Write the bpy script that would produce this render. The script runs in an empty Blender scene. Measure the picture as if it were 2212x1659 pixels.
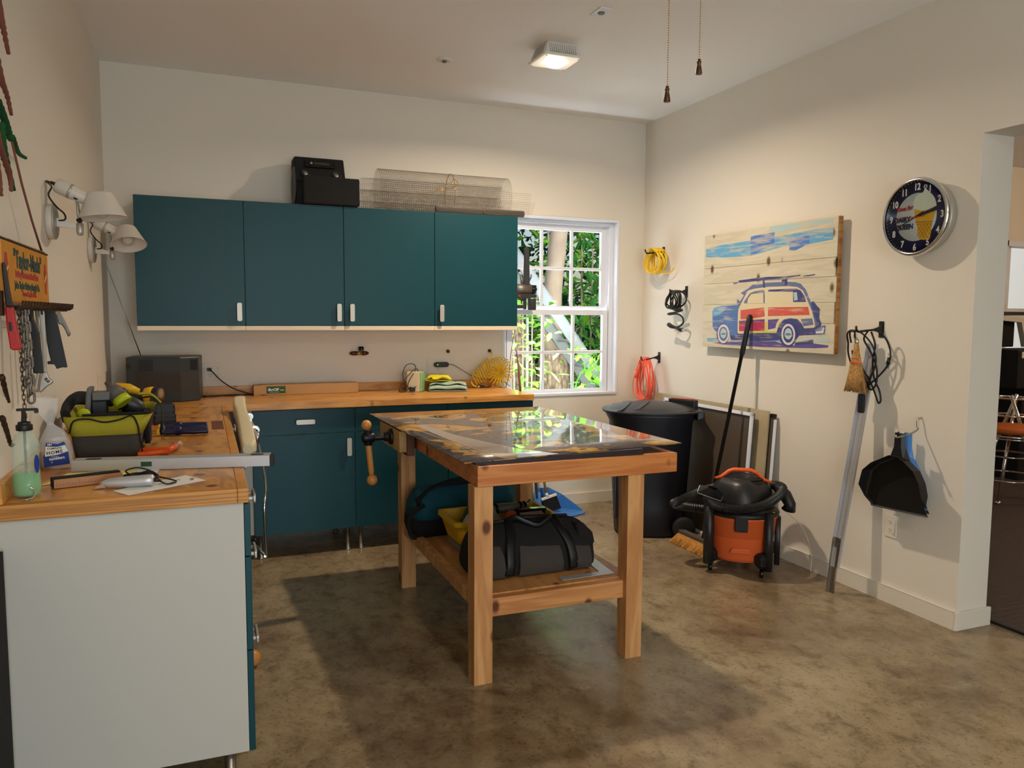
import bpy, bmesh, math, random
from mathutils import Matrix, Vector, noise
from math import sin, cos, pi, radians as R
random.seed(7)
SC = bpy.context.scene
COL = SC.collection

# ------------------------------------------------------------------ camera, light, exposure
cam = bpy.data.cameras.new('camera'); co = bpy.data.objects.new('camera', cam); COL.objects.link(co)
rt, up, fw = Vector((0.92447032, -0.3812125, 0.00562643)), Vector((0.02772729, 0.08194484, 0.99625109)), Vector((0.38024443, 0.92084856, -0.08632556))
co.matrix_world = Matrix(((rt.x, up.x, -fw.x, 0.4669), (rt.y, up.y, -fw.y, -5.3528), (rt.z, up.z, -fw.z, 1.4645), (0, 0, 0, 1)))
cam.sensor_width = 36; cam.lens = 1673.26 / 2212 * 36; cam.clip_start = 0.02
SC.camera = co
SC.view_settings.view_transform = 'Standard'; SC.view_settings.look = 'None'
SC.view_settings.gamma = 1; SC.view_settings.use_curve_mapping = False
SC.view_settings.exposure = 0.0

world = bpy.data.worlds.new('sky'); SC.world = world; world.use_nodes = True
wn = world.node_tree; wbg = wn.nodes['Background']
sky = wn.nodes.new('ShaderNodeTexSky'); sky.sky_type = 'NISHITA'; sky.sun_disc = False
sky.sun_elevation = R(52); sky.sun_rotation = R(200); sky.air_density = 1.2; sky.dust_density = 2.0
wn.links.new(sky.outputs[0], wbg.inputs[0]); wbg.inputs[1].default_value = 0.12

def lamp(name, kind, loc, energy, color=(1, 1, 1), rot=(0, 0, 0), **kw):
    l = bpy.data.lights.new(name, kind); l.energy = energy; l.color = color
    for k, v in kw.items(): setattr(l, k, v)
    o = bpy.data.objects.new(name, l); COL.objects.link(o); o.location = loc; o.rotation_euler = rot
    return o
sun = lamp('sun', 'SUN', (0, -5, 8), 2.0, (1.0, 0.95, 0.86), angle=R(1.0))
sun.rotation_euler = Vector((-0.25, 0.50, -0.80)).to_track_quat('-Z', 'Y').to_euler()
# daylight through the open garage door behind the photographer; added unseen area lamps outside the two windows
lamp('daylight_garage_door', 'AREA', (1.4, -8.95, 1.25), 120, (0.74, 0.88, 1.0), (R(115), 0, 0), shape='RECTANGLE', size=2.6, size_y=2.1)
lamp('added_sky_panel_window', 'AREA', (3.4, 2.2, 4.3), 40, (0.84, 0.93, 1.0), (R(-40), 0, 0), shape='RECTANGLE', size=3.0, size_y=2.0)  # added area lamp standing in for open sky, out of view above the window
lamp('added_ground_bounce_lamp', 'AREA', (3.1, 0.48, 0.30), 480, (0.78, 0.89, 1.0), (R(-152), 0, 0), shape='RECTANGLE', size=1.2, size_y=0.4, spread=R(110))  # added area lamp hidden below the sill, imitates light bounced off the ground
lamp('added_sky_panel_next_room', 'AREA', (9.4, 2.2, 4.3), 150, (0.92, 0.96, 1.0), (R(-40), 0, 0), shape='RECTANGLE', size=3.0, size_y=2.0)  # added area lamp in place of sky light over the next-room window

# ------------------------------------------------------------------ materials
def c(r, g, b):
    f = lambda v: (v/255/12.92) if v/255 <= 0.04045 else ((v/255+0.055)/1.055)**2.4
    return (f(r), f(g), f(b), 1)
MATS = {}
def mat(name, col=(0.5, 0.5, 0.5, 1), rough=0.5, metal=0.0, spec=0.5, coat=0.0, trans=0.0, alpha=1.0, ior=1.45, bump=0.0, bscale=80, var=0.0, vscale=6, emis=None, estr=0, aniso=None):
    m = bpy.data.materials.new(name); m.use_nodes = True; MATS[name] = m
    nt = m.node_tree; b = nt.nodes['Principled BSDF']
    b.inputs['Base Color'].default_value = col; b.inputs['Roughness'].default_value = rough
    b.inputs['Metallic'].default_value = metal; b.inputs['Specular IOR Level'].default_value = spec
    b.inputs['Coat Weight'].default_value = coat; b.inputs['Transmission Weight'].default_value = trans
    b.inputs['Alpha'].default_value = alpha; b.inputs['IOR'].default_value = ior
    if emis: b.inputs['Emission Color'].default_value = emis; b.inputs['Emission Strength'].default_value = estr
    tc = nt.nodes.new('ShaderNodeTexCoord')
    if bump:
        n = nt.nodes.new('ShaderNodeTexNoise'); n.inputs['Scale'].default_value = bscale; n.inputs['Detail'].default_value = 4
        bp = nt.nodes.new('ShaderNodeBump'); bp.inputs['Strength'].default_value = bump; bp.inputs['Distance'].default_value = 0.004
        nt.links.new(tc.outputs['Object'], n.inputs['Vector']); nt.links.new(n.outputs['Fac'], bp.inputs['Height']); nt.links.new(bp.outputs[0], b.inputs['Normal'])
    if var:
        n = nt.nodes.new('ShaderNodeTexNoise'); n.inputs['Scale'].default_value = vscale; n.inputs['Detail'].default_value = 5
        r = nt.nodes.new('ShaderNodeValToRGB')
        r.color_ramp.elements[0].position = 0.3; r.color_ramp.elements[1].position = 0.7
        r.color_ramp.elements[0].color = tuple(v*(1-var) for v in col[:3]) + (1,); r.color_ramp.elements[1].color = tuple(min(1, v*(1+var)) for v in col[:3]) + (1,)
        nt.links.new(tc.outputs['Object'], n.inputs['Vector']); nt.links.new(n.outputs['Fac'], r.inputs[0]); nt.links.new(r.outputs[0], b.inputs['Base Color'])
    return m
def wood(name, c1, c2, stretch=(1, 12, 12), scale=2.5, rough=0.45, rings=5.0, knots=True, coat=0.0):
    m = mat(name, c1, rough, coat=coat); nt = m.node_tree; b = nt.nodes['Principled BSDF']; N = nt.nodes.new; L = nt.links.new
    tc = N('ShaderNodeTexCoord'); mp = N('ShaderNodeMapping'); mp.inputs['Scale'].default_value = stretch
    n1 = N('ShaderNodeTexNoise'); n1.inputs['Scale'].default_value = scale; n1.inputs['Detail'].default_value = 2; n1.inputs['Distortion'].default_value = 0.4
    mu = N('ShaderNodeMath'); mu.operation = 'MULTIPLY'; mu.inputs[1].default_value = rings*6.283
    sn = N('ShaderNodeMath'); sn.operation = 'SINE'
    n2 = N('ShaderNodeTexNoise'); n2.inputs['Scale'].default_value = scale*14; n2.inputs['Detail'].default_value = 3
    ma = N('ShaderNodeMath'); ma.operation = 'MULTIPLY_ADD'; ma.inputs[1].default_value = 0.30; 
    ad = N('ShaderNodeMath'); ad.operation = 'MULTIPLY_ADD'; ad.inputs[1].default_value = 0.55
    r = N('ShaderNodeValToRGB'); r.color_ramp.elements[0].position = 0.15; r.color_ramp.elements[1].position = 0.95
    r.color_ramp.elements[0].color = c1; r.color_ramp.elements[1].color = c2
    L(tc.outputs['Object'], mp.inputs[0]); L(mp.outputs[0], n1.inputs['Vector']); L(mp.outputs[0], n2.inputs['Vector'])
    L(n1.outputs['Fac'], mu.inputs[0]); L(mu.outputs[0], sn.inputs[0]); L(n2.outputs['Fac'], ad.inputs[0])
    L(sn.outputs[0], ma.inputs[0]); ma.inputs[2].default_value = 0.22; L(ma.outputs[0], ad.inputs[2]); L(ad.outputs[0], r.inputs[0]); 
    last = r.outputs[0]
    if knots:
        v = N('ShaderNodeTexVoronoi'); v.inputs['Scale'].default_value = 1.0; mp2 = N('ShaderNodeMapping'); mp2.inputs['Scale'].default_value = (8, 8, 5)
        L(tc.outputs['Object'], mp2.inputs[0]); L(mp2.outputs[0], v.inputs['Vector'])
        kr = N('ShaderNodeValToRGB'); kr.color_ramp.elements[0].position = 0.10; kr.color_ramp.elements[1].position = 0.19
        kr.color_ramp.elements[0].color = (0.22, 0.12, 0.07, 1); kr.color_ramp.elements[1].color = (1, 1, 1, 1)
        L(v.outputs['Distance'], kr.inputs[0])
        mx = N('ShaderNodeMix'); mx.data_type = 'RGBA'; mx.blend_type = 'MULTIPLY'; mx.inputs[0].default_value = 1
        L(last, mx.inputs[6]); L(kr.outputs[0], mx.inputs[7]); last = mx.outputs[2]
    L(last, b.inputs['Base Color'])
    return m
M = mat
M('wall', c(225, 217, 202), 0.85, bump=0.08, bscale=160); M('ceil', c(240, 237, 233), 0.9, bump=0.06, bscale=140)
M('trim', c(224, 216, 200), 0.45); M('sash', c(228, 230, 236), 0.4)
M('teal', c(11, 62, 70), 0.36, spec=0.3, bump=0.10, bscale=500); M('melamine', c(186, 184, 176), 0.45); M('lightrail', c(226, 208, 176), 0.4)
M('steel', c(170, 166, 158), 0.34, 1.0); M('chrome', c(220, 220, 220), 0.12, 1.0); M('alu', c(196, 197, 200), 0.42, 0.55, bump=0.03)
M('satin', c(184, 178, 166), 0.42, 0.6); M('black', c(18, 18, 19), 0.45); M('blackmatte', c(13, 13, 13), 0.85, bump=0.2, bscale=700)
M('blackgloss', c(10, 10, 11), 0.15); M('blackfab', c(22, 21, 20), 0.92, bump=0.5, bscale=500); M('greyfab', c(62, 57, 52), 0.92, bump=0.5, bscale=500)
M('darkgrey', c(46, 46, 47), 0.5); M('midgrey', c(104, 102, 99), 0.55); M('slate_plastic', c(50, 54, 54), 0.4)
M('tealfab', c(10, 74, 88), 0.85, bump=0.4, bscale=400); M('limefab', c(158, 150, 34), 0.85, bump=0.4, bscale=400); M('lime', c(176, 186, 20), 0.45)
M('white', c(226, 224, 216), 0.5); M('offwhite', c(196, 190, 176), 0.55); M('cream', c(206, 194, 160), 0.55, bump=0.1, bscale=200)
M('lampwhite', c(206, 198, 184), 0.4); M('yellow', c(222, 170, 12), 0.42); M('yelbin', c(206, 160, 18), 0.45); M('yelcloth', c(226, 206, 24), 0.9, bump=0.3, bscale=300)
M('yelhose', c(240, 196, 16), 0.3); M('orange', c(214, 84, 20), 0.4); M('orangecord', c(236, 92, 62), 0.5); M('red', c(168, 24, 26), 0.4); M('redcord', c(116, 66, 54), 0.8)
M('blue', c(62, 120, 188), 0.4); M('navy', c(24, 26, 66), 0.4); M('bottleblue', c(20, 54, 130), 0.5); M('green', c(28, 76, 40), 0.6)
M('towel', c(168, 190, 172), 0.95, bump=0.6, bscale=260); M('cardboard', c(176, 134, 88), 0.85, var=0.06); M('cardboard_pale', c(172, 156, 124), 0.85, var=0.08)
M('brownboard', c(84, 72, 60), 0.6, var=0.08, vscale=3); M('brass', c(176, 136, 70), 0.35, 1.0); M('bronze', c(90, 62, 42), 0.4, 0.8)
M('rust', c(70, 52, 36), 0.6, 0.7, var=0.3, vscale=60); M('galv', c(126, 120, 112), 0.5, 0.9); M('wire', c(128, 118, 104), 0.45, 0.8)
M('rubber', c(24, 24, 25), 0.7); M('paper', c(228, 226, 222), 0.8); M('yelpaper', c(224, 212, 130), 0.85); M('ink', c(50, 52, 96), 0.7)
M('straw', c(176, 132, 74), 0.9, bump=0.6, bscale=200, var=0.35, vscale=60); M('bristle', c(190, 134, 62), 0.9, bump=0.8, bscale=150, var=0.35, vscale=80)
M('glass', (1, 1, 1, 1), 0.0, spec=0.5, trans=1.0, ior=1.02); M('bagplastic', (0.9, 0.9, 0.9, 1), 0.18, alpha=0.30); M('clearplastic', (0.85, 0.87, 0.86, 1), 0.1, alpha=0.35)
M('bin_clear', c(150, 146, 138), 0.3, alpha=0.6); M('soapplastic', c(190, 214, 196), 0.08, alpha=0.32); M('soap', c(96, 190, 96), 0.1, alpha=0.75)
M('signyellow', c(206, 138, 16), 0.5, var=0.10, vscale=20); M('signred', c(170, 50, 40), 0.6); M('signgreen', c(36, 66, 60), 0.6)
M('vise_iron', c(22, 22, 24), 0.4, 0.4); M('vise_handle', c(192, 128, 62), 0.4); M('rail', c(90, 84, 80), 0.6)
M('rulewood', c(172, 122, 80), .5); M('caneseat', c(190, 96, 34), 0.5); M('jambfloor', c(60, 50, 46), 0.9); M('tanwall', c(206, 150, 104), 0.85); M('leafA', c(104, 160, 48), 0.85, spec=.2, trans=0.0, var=0.25, vscale=12)
M('leafB', c(56, 116, 44), 0.85, spec=.2, var=0.3, vscale=10); M('leafC', c(38, 84, 48), 0.9, spec=.15, var=0.35, vscale=6); M('leafY', c(176, 190, 60), 0.5, var=0.2)
M('ground', c(104, 96, 76), 0.95, var=0.3, vscale=3); M('fence', c(150, 156, 156), 0.6); M('vac_orange', c(210, 94, 44), 0.42, bump=0.05, bscale=300)
M('bone', c(206, 200, 186), 0.5); M('cord_grey', c(58, 50, 46), 0.6); M('lensglow', c(255, 244, 226), 0.3, emis=c(255, 240, 214), estr=14)
M('lensdim', c(240, 232, 220), 0.3, emis=c(255, 236, 206), estr=0.4); M('led', c(120, 255, 60), 0.3, emis=c(120, 255, 40), estr=2)
M('board_dark', c(34, 26, 30), 0.5); M('cane_tan', c(150, 120, 80), 0.8)
wood('oak', c(216, 154, 74), c(176, 114, 46), (1.2, 9, 9), 1.6, 0.36, 4.0, coat=0.15)
wood('oak_swirl', c(208, 148, 70), c(164, 108, 44), (5, 1.6, 5), 1.5, 0.36, 5.0, coat=0.15)
wood('oak_edge', c(202, 142, 66), c(146, 94, 40), (0.6, 0.6, 40), 2.2, 0.45, 3.0, knots=False)
wood('fir', c(206, 134, 70), c(178, 102, 50), (0.9, 8, 14), 1.8, 0.42, 3.0)
wood('pine_leg', c(208, 156, 100), c(176, 118, 66), (9, 9, 0.9), 1.7, 0.6, 3.0)
wood('pine_rail', c(204, 146, 88), c(172, 108, 56), (0.9, 9, 12), 1.7, 0.55, 3.0)
wood('ply', c(196, 142, 84), c(172, 116, 62), (6, 1.0, 6), 1.6, 0.6, 3.0)
wood('maple', c(200, 158, 98), c(176, 130, 72), (9, 1.0, 9), 1.6, 0.5, 2.0, knots=False)
wood('plankwood', c(176, 120, 60), c(128, 80, 36), (1, 9, 9), 3, 0.7, 3)
wood('stick', c(120, 70, 46), c(90, 48, 30), (9, 9, 1), 3, 0.5, 3, knots=False)

def floor_material():
    m = mat('concrete', c(140, 122, 96), 0.3, spec=0.55); nt = m.node_tree; b = nt.nodes['Principled BSDF']; N = nt.nodes.new; L = nt.links.new
    tc = N('ShaderNodeTexCoord')
    def nz(s, d, dist=0.0, sc=(1, 1, 1)):
        mp = N('ShaderNodeMapping'); mp.inputs['Scale'].default_value = sc; n = N('ShaderNodeTexNoise')
        n.inputs['Scale'].default_value = s; n.inputs['Detail'].default_value = d; n.inputs['Distortion'].default_value = dist; n.inputs['Roughness'].default_value = 0.62
        L(tc.outputs['Object'], mp.inputs[0]); L(mp.outputs[0], n.inputs['Vector']); return n.outputs['Fac']
    def ramp(src, stops):
        r = N('ShaderNodeValToRGB'); cr = r.color_ramp
        while len(cr.elements) < len(stops): cr.elements.new(0.5)
        for e, (p, col) in zip(cr.elements, stops): e.position = p; e.color = col
        L(src, r.inputs[0]); return r.outputs[0]
    def mixc(a, bb, f, mode='MIX'):
        mx = N('ShaderNodeMix'); mx.data_type = 'RGBA'; mx.blend_type = mode
        if isinstance(f, float): mx.inputs[0].default_value = f
        else: L(f, mx.inputs[0])
        for s, i in ((a, 6), (bb, 7)):
            if isinstance(s, tuple): mx.inputs[i].default_value = s
            else: L(s, mx.inputs[i])
        return mx.outputs[2]
    base = ramp(nz(1.3, 6, 0.6), [(0.30, c(104, 84, 60)), (0.46, c(140, 122, 95)), (0.60, c(158, 142, 112)), (0.8, c(166, 154, 128))])
    fine = ramp(nz(14, 8, 0.4, (1, 0.7, 1)), [(0.32, (0.42, 0.37, 0.32, 1)), (0.44, (0.80, 0.77, 0.72, 1)), (0.56, (1, 1, 1, 1)), (0.8, (1.12, 1.1, 1.06, 1))])
    col = mixc(base, fine, 0.75, 'MULTIPLY')
    speck = ramp(nz(70, 5, 0.5), [(0.33, (0.50, 0.46, 0.42, 1)), (0.45, (1, 1, 1, 1)), (0.70, (1, 1, 1, 1)), (0.78, (1.25, 1.22, 1.15, 1))])
    col = mixc(col, speck, 0.8, 'MULTIPLY')
    # darker, browner stained patches (blobs at fixed places on the slab)
    sep = N('ShaderNodeSeparateXYZ'); L(tc.outputs['Object'], sep.inputs[0])
    def blob(x, y, rx, ry, soft=0.5):
        mp = N('ShaderNodeMapping'); mp.vector_type = 'TEXTURE'; mp.inputs['Location'].default_value = (x, y, 0); mp.inputs['Scale'].default_value = (rx, ry, 1)
        nzz = N('ShaderNodeTexNoise'); nzz.inputs['Scale'].default_value = 2.6; nzz.inputs['Detail'].default_value = 6
        L(tc.outputs['Object'], nzz.inputs['Vector']); L(tc.outputs['Object'], mp.inputs[0])
        g = N('ShaderNodeVectorMath'); g.operation = 'LENGTH'; L(mp.outputs[0], g.inputs[0])
        s = N('ShaderNodeMath'); s.operation = 'MULTIPLY_ADD'; s.inputs[1].default_value = 1.3; L(nzz.outputs['Fac'], s.inputs[0]); L(g.outputs['Value'], s.inputs[2])
        mr = N('ShaderNodeMapRange'); mr.inputs[1].default_value = 1.15; mr.inputs[2].default_value = 1.15+soft; mr.inputs[3].default_value = 1; mr.inputs[4].default_value = 0
        L(s.outputs[0], mr.inputs[0]); return mr.outputs[0]
    for (x, y, rx, ry, colr, k) in [(1.35, -3.05, 1.15, .62, c(92, 64, 38), .72), (1.75, -3.45, .9, .4, c(84, 58, 34), .6), (1.3, -2.75, .62, .40, c(52, 38, 26), .70), (.95, -3.2, .4, .3, c(56, 40, 26), .6), (2.0, -3.35, .8, .28, c(78, 60, 42), .5), (2.7, -2.75, .5, .25, c(88, 80, 62), .55),
                                  (3.55, -2.35, .2, .08, c(176, 106, 30), .9), (3.72, -2.28, .12, .06, c(150, 70, 24), .9), (3.72, -2.0, .10, .25, c(124, 76, 36), .8), (3.9, -3.1, .3, .16, c(82, 60, 40), .6),
                                  (1.7, -3.7, .9, .3, c(72, 56, 38), .45), (3.0, -3.05, .28, .14, c(94, 84, 64), .6)]:
        f = N('ShaderNodeMath'); f.operation = 'MULTIPLY'; f.inputs[1].default_value = k; L(blob(x, y, rx, ry), f.inputs[0])
        col = mixc(col, colr, f.outputs[0])
    # saw-cut and scratch lines
    def line(x0, y0, x1, y1, w):
        d = Vector((x1-x0, y1-y0)); ln = d.length; d /= ln
        a = N('ShaderNodeVectorMath'); a.operation = 'DOT_PRODUCT'; a.inputs[1].default_value = (-d.y, d.x, 0); L(tc.outputs['Object'], a.inputs[0])
        b2 = N('ShaderNodeVectorMath'); b2.operation = 'DOT_PRODUCT'; b2.inputs[1].default_value = (d.x, d.y, 0); L(tc.outputs['Object'], b2.inputs[0])
        def near(src, c0, hw):
            s1 = N('ShaderNodeMath'); s1.operation = 'COMPARE'; s1.inputs[1].default_value = c0; s1.inputs[2].default_value = hw; L(src, s1.inputs[0]); return s1.outputs[0]
        p = near(a.outputs['Value'], -d.y*x0+d.x*y0, w); q = near(b2.outputs['Value'], d.x*(x0+x1)/2+d.y*(y0+y1)/2, ln/2)
        mm = N('ShaderNodeMath'); mm.operation = 'MULTIPLY'; L(p, mm.inputs[0]); L(q, mm.inputs[1]); m2 = N('ShaderNodeMath'); m2.operation = 'MULTIPLY'; m2.inputs[1].default_value = 0.5; L(mm.outputs[0], m2.inputs[0]); return m2.outputs[0]
    for l in [(2.62, -2.42, 2.95, -2.78, .004), (2.72, -2.42, 3.35, -2.28, .004), (3.3, -2.55, 3.9, -3.35, .003)]:
        col = mixc(col, c(196, 176, 140), line(*l))
    L(col, b.inputs['Base Color'])
    rr = N('ShaderNodeMapRange'); rr.inputs[1].default_value = 0.3; rr.inputs[2].default_value = 0.7; rr.inputs[3].default_value = 0.13; rr.inputs[4].default_value = 0.34
    L(nz(2.2, 5), rr.inputs[0]); L(rr.outputs[0], b.inputs['Roughness'])
    bp = N('ShaderNodeBump'); bp.inputs['Strength'].default_value = 0.10; bp.inputs['Distance'].default_value = 0.004; L(nz(9, 6), bp.inputs['Height']); L(bp.outputs[0], b.inputs['Normal'])
floor_material()

# ------------------------------------------------------------------ mesh helpers
I4 = Matrix.Identity(4)
WM = {}
def frame(o, x, y):
    x = Vector(x).normalized(); y = Vector(y).normalized(); z = x.cross(y).normalized(); y = z.cross(x)
    m = Matrix((x, y, z)).transposed().to_4x4(); m.translation = Vector(o); return m
class B:
    def __init__(s): s.bm = bmesh.new(); s.mi = 0
    def _f(s, vs, smooth=False):
        try: f = s.bm.faces.new(vs)
        except ValueError: return None
        f.material_index = s.mi; f.smooth = smooth; return f
    def box(s, x0, x1, y0, y1, z0, z1, xf=I4):
        v = [s.bm.verts.new(xf @ Vector(p)) for p in ((x0, y0, z0), (x1, y0, z0), (x1, y1, z0), (x0, y1, z0), (x0, y0, z1), (x1, y0, z1), (x1, y1, z1), (x0, y1, z1))]
        for q in ((0, 3, 2, 1), (4, 5, 6, 7), (0, 1, 5, 4), (1, 2, 6, 5), (2, 3, 7, 6), (3, 0, 4, 7)): s._f([v[i] for i in q])
        return s
    def prism(s, pts, z0, z1, xf=I4, smooth=False):
        if sum(a[0]*b[1]-b[0]*a[1] for a, b in zip(pts, pts[1:]+pts[:1])) < 0: pts = pts[::-1]
        a = [s.bm.verts.new(xf @ Vector((p[0], p[1], z0))) for p in pts]; b = [s.bm.verts.new(xf @ Vector((p[0], p[1], z1))) for p in pts]
        n = len(pts); s._f(a[::-1]); s._f(b)
        for i in range(n): s._f([a[i], a[(i+1) % n], b[(i+1) % n], b[i]], smooth)
        return s
    def loft(s, rings, cap=True, smooth=True, closed=False):
        V = [[s.bm.verts.new(Vector(p)) for p in r] for r in rings]; n = len(rings[0])
        prs = list(zip(V, V[1:])) + ([(V[-1], V[0])] if closed else [])
        for a, b in prs:
            for i in range(n): s._f([a[i], a[(i+1) % n], b[(i+1) % n], b[i]], smooth)
        if cap and not closed: s._f(V[0][::-1]); s._f(V[-1])
        return s
    def tube(s, pts, r, n=8, cap=True, closed=False, smooth=True, flat=1.0, up=None):
        P = [Vector(p) for p in pts]; m = len(P); rad = r if isinstance(r, (list, tuple)) else [r]*m
        rings = []; prev = None
        for i, p in enumerate(P):
            if closed: t = P[(i+1) % m]-P[i-1]
            else: t = P[min(i+1, m-1)]-P[max(i-1, 0)]
            t = t.normalized() if t.length > 1e-9 else Vector((0, 0, 1))
            if prev is None:
                a = Vector(up) if up else (Vector((0, 0, 1)) if abs(t.z) < 0.9 else Vector((1, 0, 0)))
                u = (a - t*a.dot(t)).normalized()
            else: u = (prev - t*prev.dot(t)).normalized() if (prev - t*prev.dot(t)).length > 1e-6 else prev
            prev = u; w = t.cross(u)
            rings.append([p + u*cos(2*pi*k/n)*rad[i] + w*sin(2*pi*k/n)*rad[i]*flat for k in range(n)])
        return s.loft(rings, cap, smooth, closed)
    def cyl(s, p0, p1, r0, r1=None, n=20, cap=True): return s.tube([p0, p1], [r0, r0 if r1 is None else r1], n, cap)
    def lathe(s, prof, o=(0, 0, 0), axis=(0, 0, 1), n=28, smooth=True, cap=True, sx=1, sy=1):
        z = Vector(axis).normalized(); a = Vector((1, 0, 0)) if abs(z.x) < 0.9 else Vector((0, 1, 0)); x = (a-z*a.dot(z)).normalized(); y = z.cross(x); o = Vector(o)
        return s.loft([[o + z*h + x*cos(2*pi*k/n)*r*sx + y*sin(2*pi*k/n)*r*sy for k in range(n)] for r, h in prof], cap, smooth)
    def ball(s, o, r, n=16, sc=(1, 1, 1)):
        o = Vector(o); m = n//2
        return s.loft([[o+Vector((r*sc[0]*sin(pi*j/m)*cos(2*pi*k/n), r*sc[1]*sin(pi*j/m)*sin(2*pi*k/n), -r*sc[2]*cos(pi*j/m))) for k in range(n)] for j in [0.08]+list(range(1, m))+[m-0.08]])
    def torus(s, o, x, y, R0, r, n=20, k=8, a0=0, a1=360, sy=1.0):
        o, x, y = Vector(o), Vector(x), Vector(y); full = abs(a1-a0) >= 360
        m = n if full else n+1
        return s.tube([o + x*cos(R(a0+(a1-a0)*i/n))*R0 + y*sin(R(a0+(a1-a0)*i/n))*R0*sy for i in range(m)], r, k, closed=full, cap=not full)
    def quad(s, *pts):
        s._f([s.bm.verts.new(Vector(p)) for p in pts]); return s
    def xf(s, m): s.bm.transform(m); return s
def rr(w, d, r, n=4, x=0, y=0):
    o = []
    for cx, cy, a in ((w/2-r, d/2-r, 0), (-w/2+r, d/2-r, 90), (-w/2+r, -d/2+r, 180), (w/2-r, -d/2+r, 270)):
        for i in range(n+1): t = R(a+90*i/n); o.append((x+cx+r*cos(t), y+cy+r*sin(t)))
    return o
def props(o, label=None, cat=None, group=None, kind=None):
    for k, v in (('label', label), ('category', cat), ('group', group), ('kind', kind)):
        if v: o[k] = v
    return o
def thing(name, label, cat, loc=(0, 0, 0), group=None, rotz=0.0, kind=None):
    o = bpy.data.objects.new(name, None); COL.objects.link(o); o.empty_display_size = 0.05
    o.location = loc; o.rotation_euler = (0, 0, rotz); WM[o] = Matrix.Translation(loc) @ Matrix.Rotation(rotz, 4, 'Z')
    return props(o, label, cat, group, kind)
def obj(name, b, m, parent=None, bev=0.0, seg=2, smooth=False, label=None, cat=None, group=None, kind=None, sub=0, solid=0.0, local=False):
    """link a bmesh as ONE object; coordinates are room coordinates (or the thing's own when local)"""
    bm = b.bm if isinstance(b, B) else b
    bmesh.ops.remove_doubles(bm, verts=bm.verts, dist=1e-6) if len(bm.verts) < 60000 and not isinstance(b, str) else None
    bmesh.ops.recalc_face_normals(bm, faces=bm.faces)
    if parent is not None:
        if not local: bm.transform(WM[parent].inverted())
        org = Vector((0, 0, 0))
    else:
        xs = [v.co.x for v in bm.verts]; ys = [v.co.y for v in bm.verts]; zs = [v.co.z for v in bm.verts]
        org = Vector(((min(xs)+max(xs))/2, (min(ys)+max(ys))/2, min(zs))); bm.transform(Matrix.Translation(-org))
    me = bpy.data.meshes.new(name); bm.to_mesh(me); bm.free()
    for k in (m if isinstance(m, (list, tuple)) else [m]): me.materials.append(MATS[k])
    o = bpy.data.objects.new(name, me); COL.objects.link(o); o.location = org
    WM[o] = (WM[parent] if parent is not None else I4) @ Matrix.Translation(org)
    if parent is not None: o.parent = parent
    if smooth:
        for p in me.polygons: p.use_smooth = True
    if solid: s = o.modifiers.new('s', 'SOLIDIFY'); s.thickness = solid; s.offset = 0
    if bev: w = o.modifiers.new('b', 'BEVEL'); w.width = bev; w.segments = seg; w.limit_method = 'ANGLE'; w.angle_limit = R(40)
    if sub: s = o.modifiers.new('u', 'SUBSURF'); s.levels = sub; s.render_levels = sub
    return props(o, label, cat, group, kind)
def struct(name, b, m, parent=None, **k):
    return obj(name, b, m, parent, kind=None if parent is not None else 'structure', **k)
def text(s, fr, size, m, parent, name='lettering', ext=0.0006, bold=0.0, sx=1.0, shear=0.0, align='LEFT', sp=1.0, label=None):
    cu = bpy.data.curves.new(name, 'FONT'); cu.body = s; cu.size = size; cu.extrude = ext; cu.offset = bold; cu.shear = shear; cu.align_x = align; cu.space_character = sp; cu.resolution_u = 3
    t = bpy.data.objects.new('t', cu); COL.objects.link(t)
    me = bpy.data.meshes.new_from_object(t.evaluated_get(bpy.context.evaluated_depsgraph_get())); bpy.data.objects.remove(t); bpy.data.curves.remove(cu)
    me.transform(fr @ Matrix.Diagonal((sx, 1, 1, 1)))
    if parent is not None: me.transform(WM[parent].inverted())
    me.materials.clear(); me.materials.append(MATS[m])
    o = bpy.data.objects.new(name, me); COL.objects.link(o)
    if parent is not None: o.parent = parent
    WM[o] = WM[parent] if parent is not None else I4
    if label: o['label'] = label
    return o
def bez(pts, n=8):
    """smooth path through the points (Catmull-Rom)"""
    P = [Vector(p) for p in pts]; P = [P[0]*2-P[1]] + P + [P[-1]*2-P[-2]]; o = []
    for i in range(1, len(P)-2):
        for k in range(n):
            t = k/n; a, b_, c_, d = P[i-1], P[i], P[i+1], P[i+2]
            o.append(0.5*((2*b_) + (c_-a)*t + (2*a-5*b_+4*c_-d)*t*t + (3*b_-a-3*c_+d)*t**3))
    o.append(P[-2]); return o
def copy_thing(root, loc, label=None):
    r = root.copy(); COL.objects.link(r); r.location = loc
    for ch in [x for x in bpy.data.objects if x.parent == root]:
        d = ch.copy(); COL.objects.link(d); d.parent = r
        for g in [x for x in bpy.data.objects if x.parent == ch]:
            e = g.copy(); COL.objects.link(e); e.parent = d
    if label: r['label'] = label
    return r
# wall frames: x along the wall as seen from the room, y up, z out into the room
LA, RA = R(0.7746), R(0.6565)
RF = frame((3.8011, 0, 0), (-sin(RA), -cos(RA), 0), (0, 0, 1))     # x = distance from the back corner
LF = frame((0, 0, 0), (sin(LA), cos(LA), 0), (0, 0, 1))            # x = negative distance from the back corner
BF = frame((0, 0, 0), (1, 0, 0), (0, 0, 1))
LROT = Matrix.Rotation(-LA, 4, 'Z')
def on(fr, x, y, z=0.0): return fr @ Matrix.Translation((x, y, z))
H = 2.975

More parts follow.
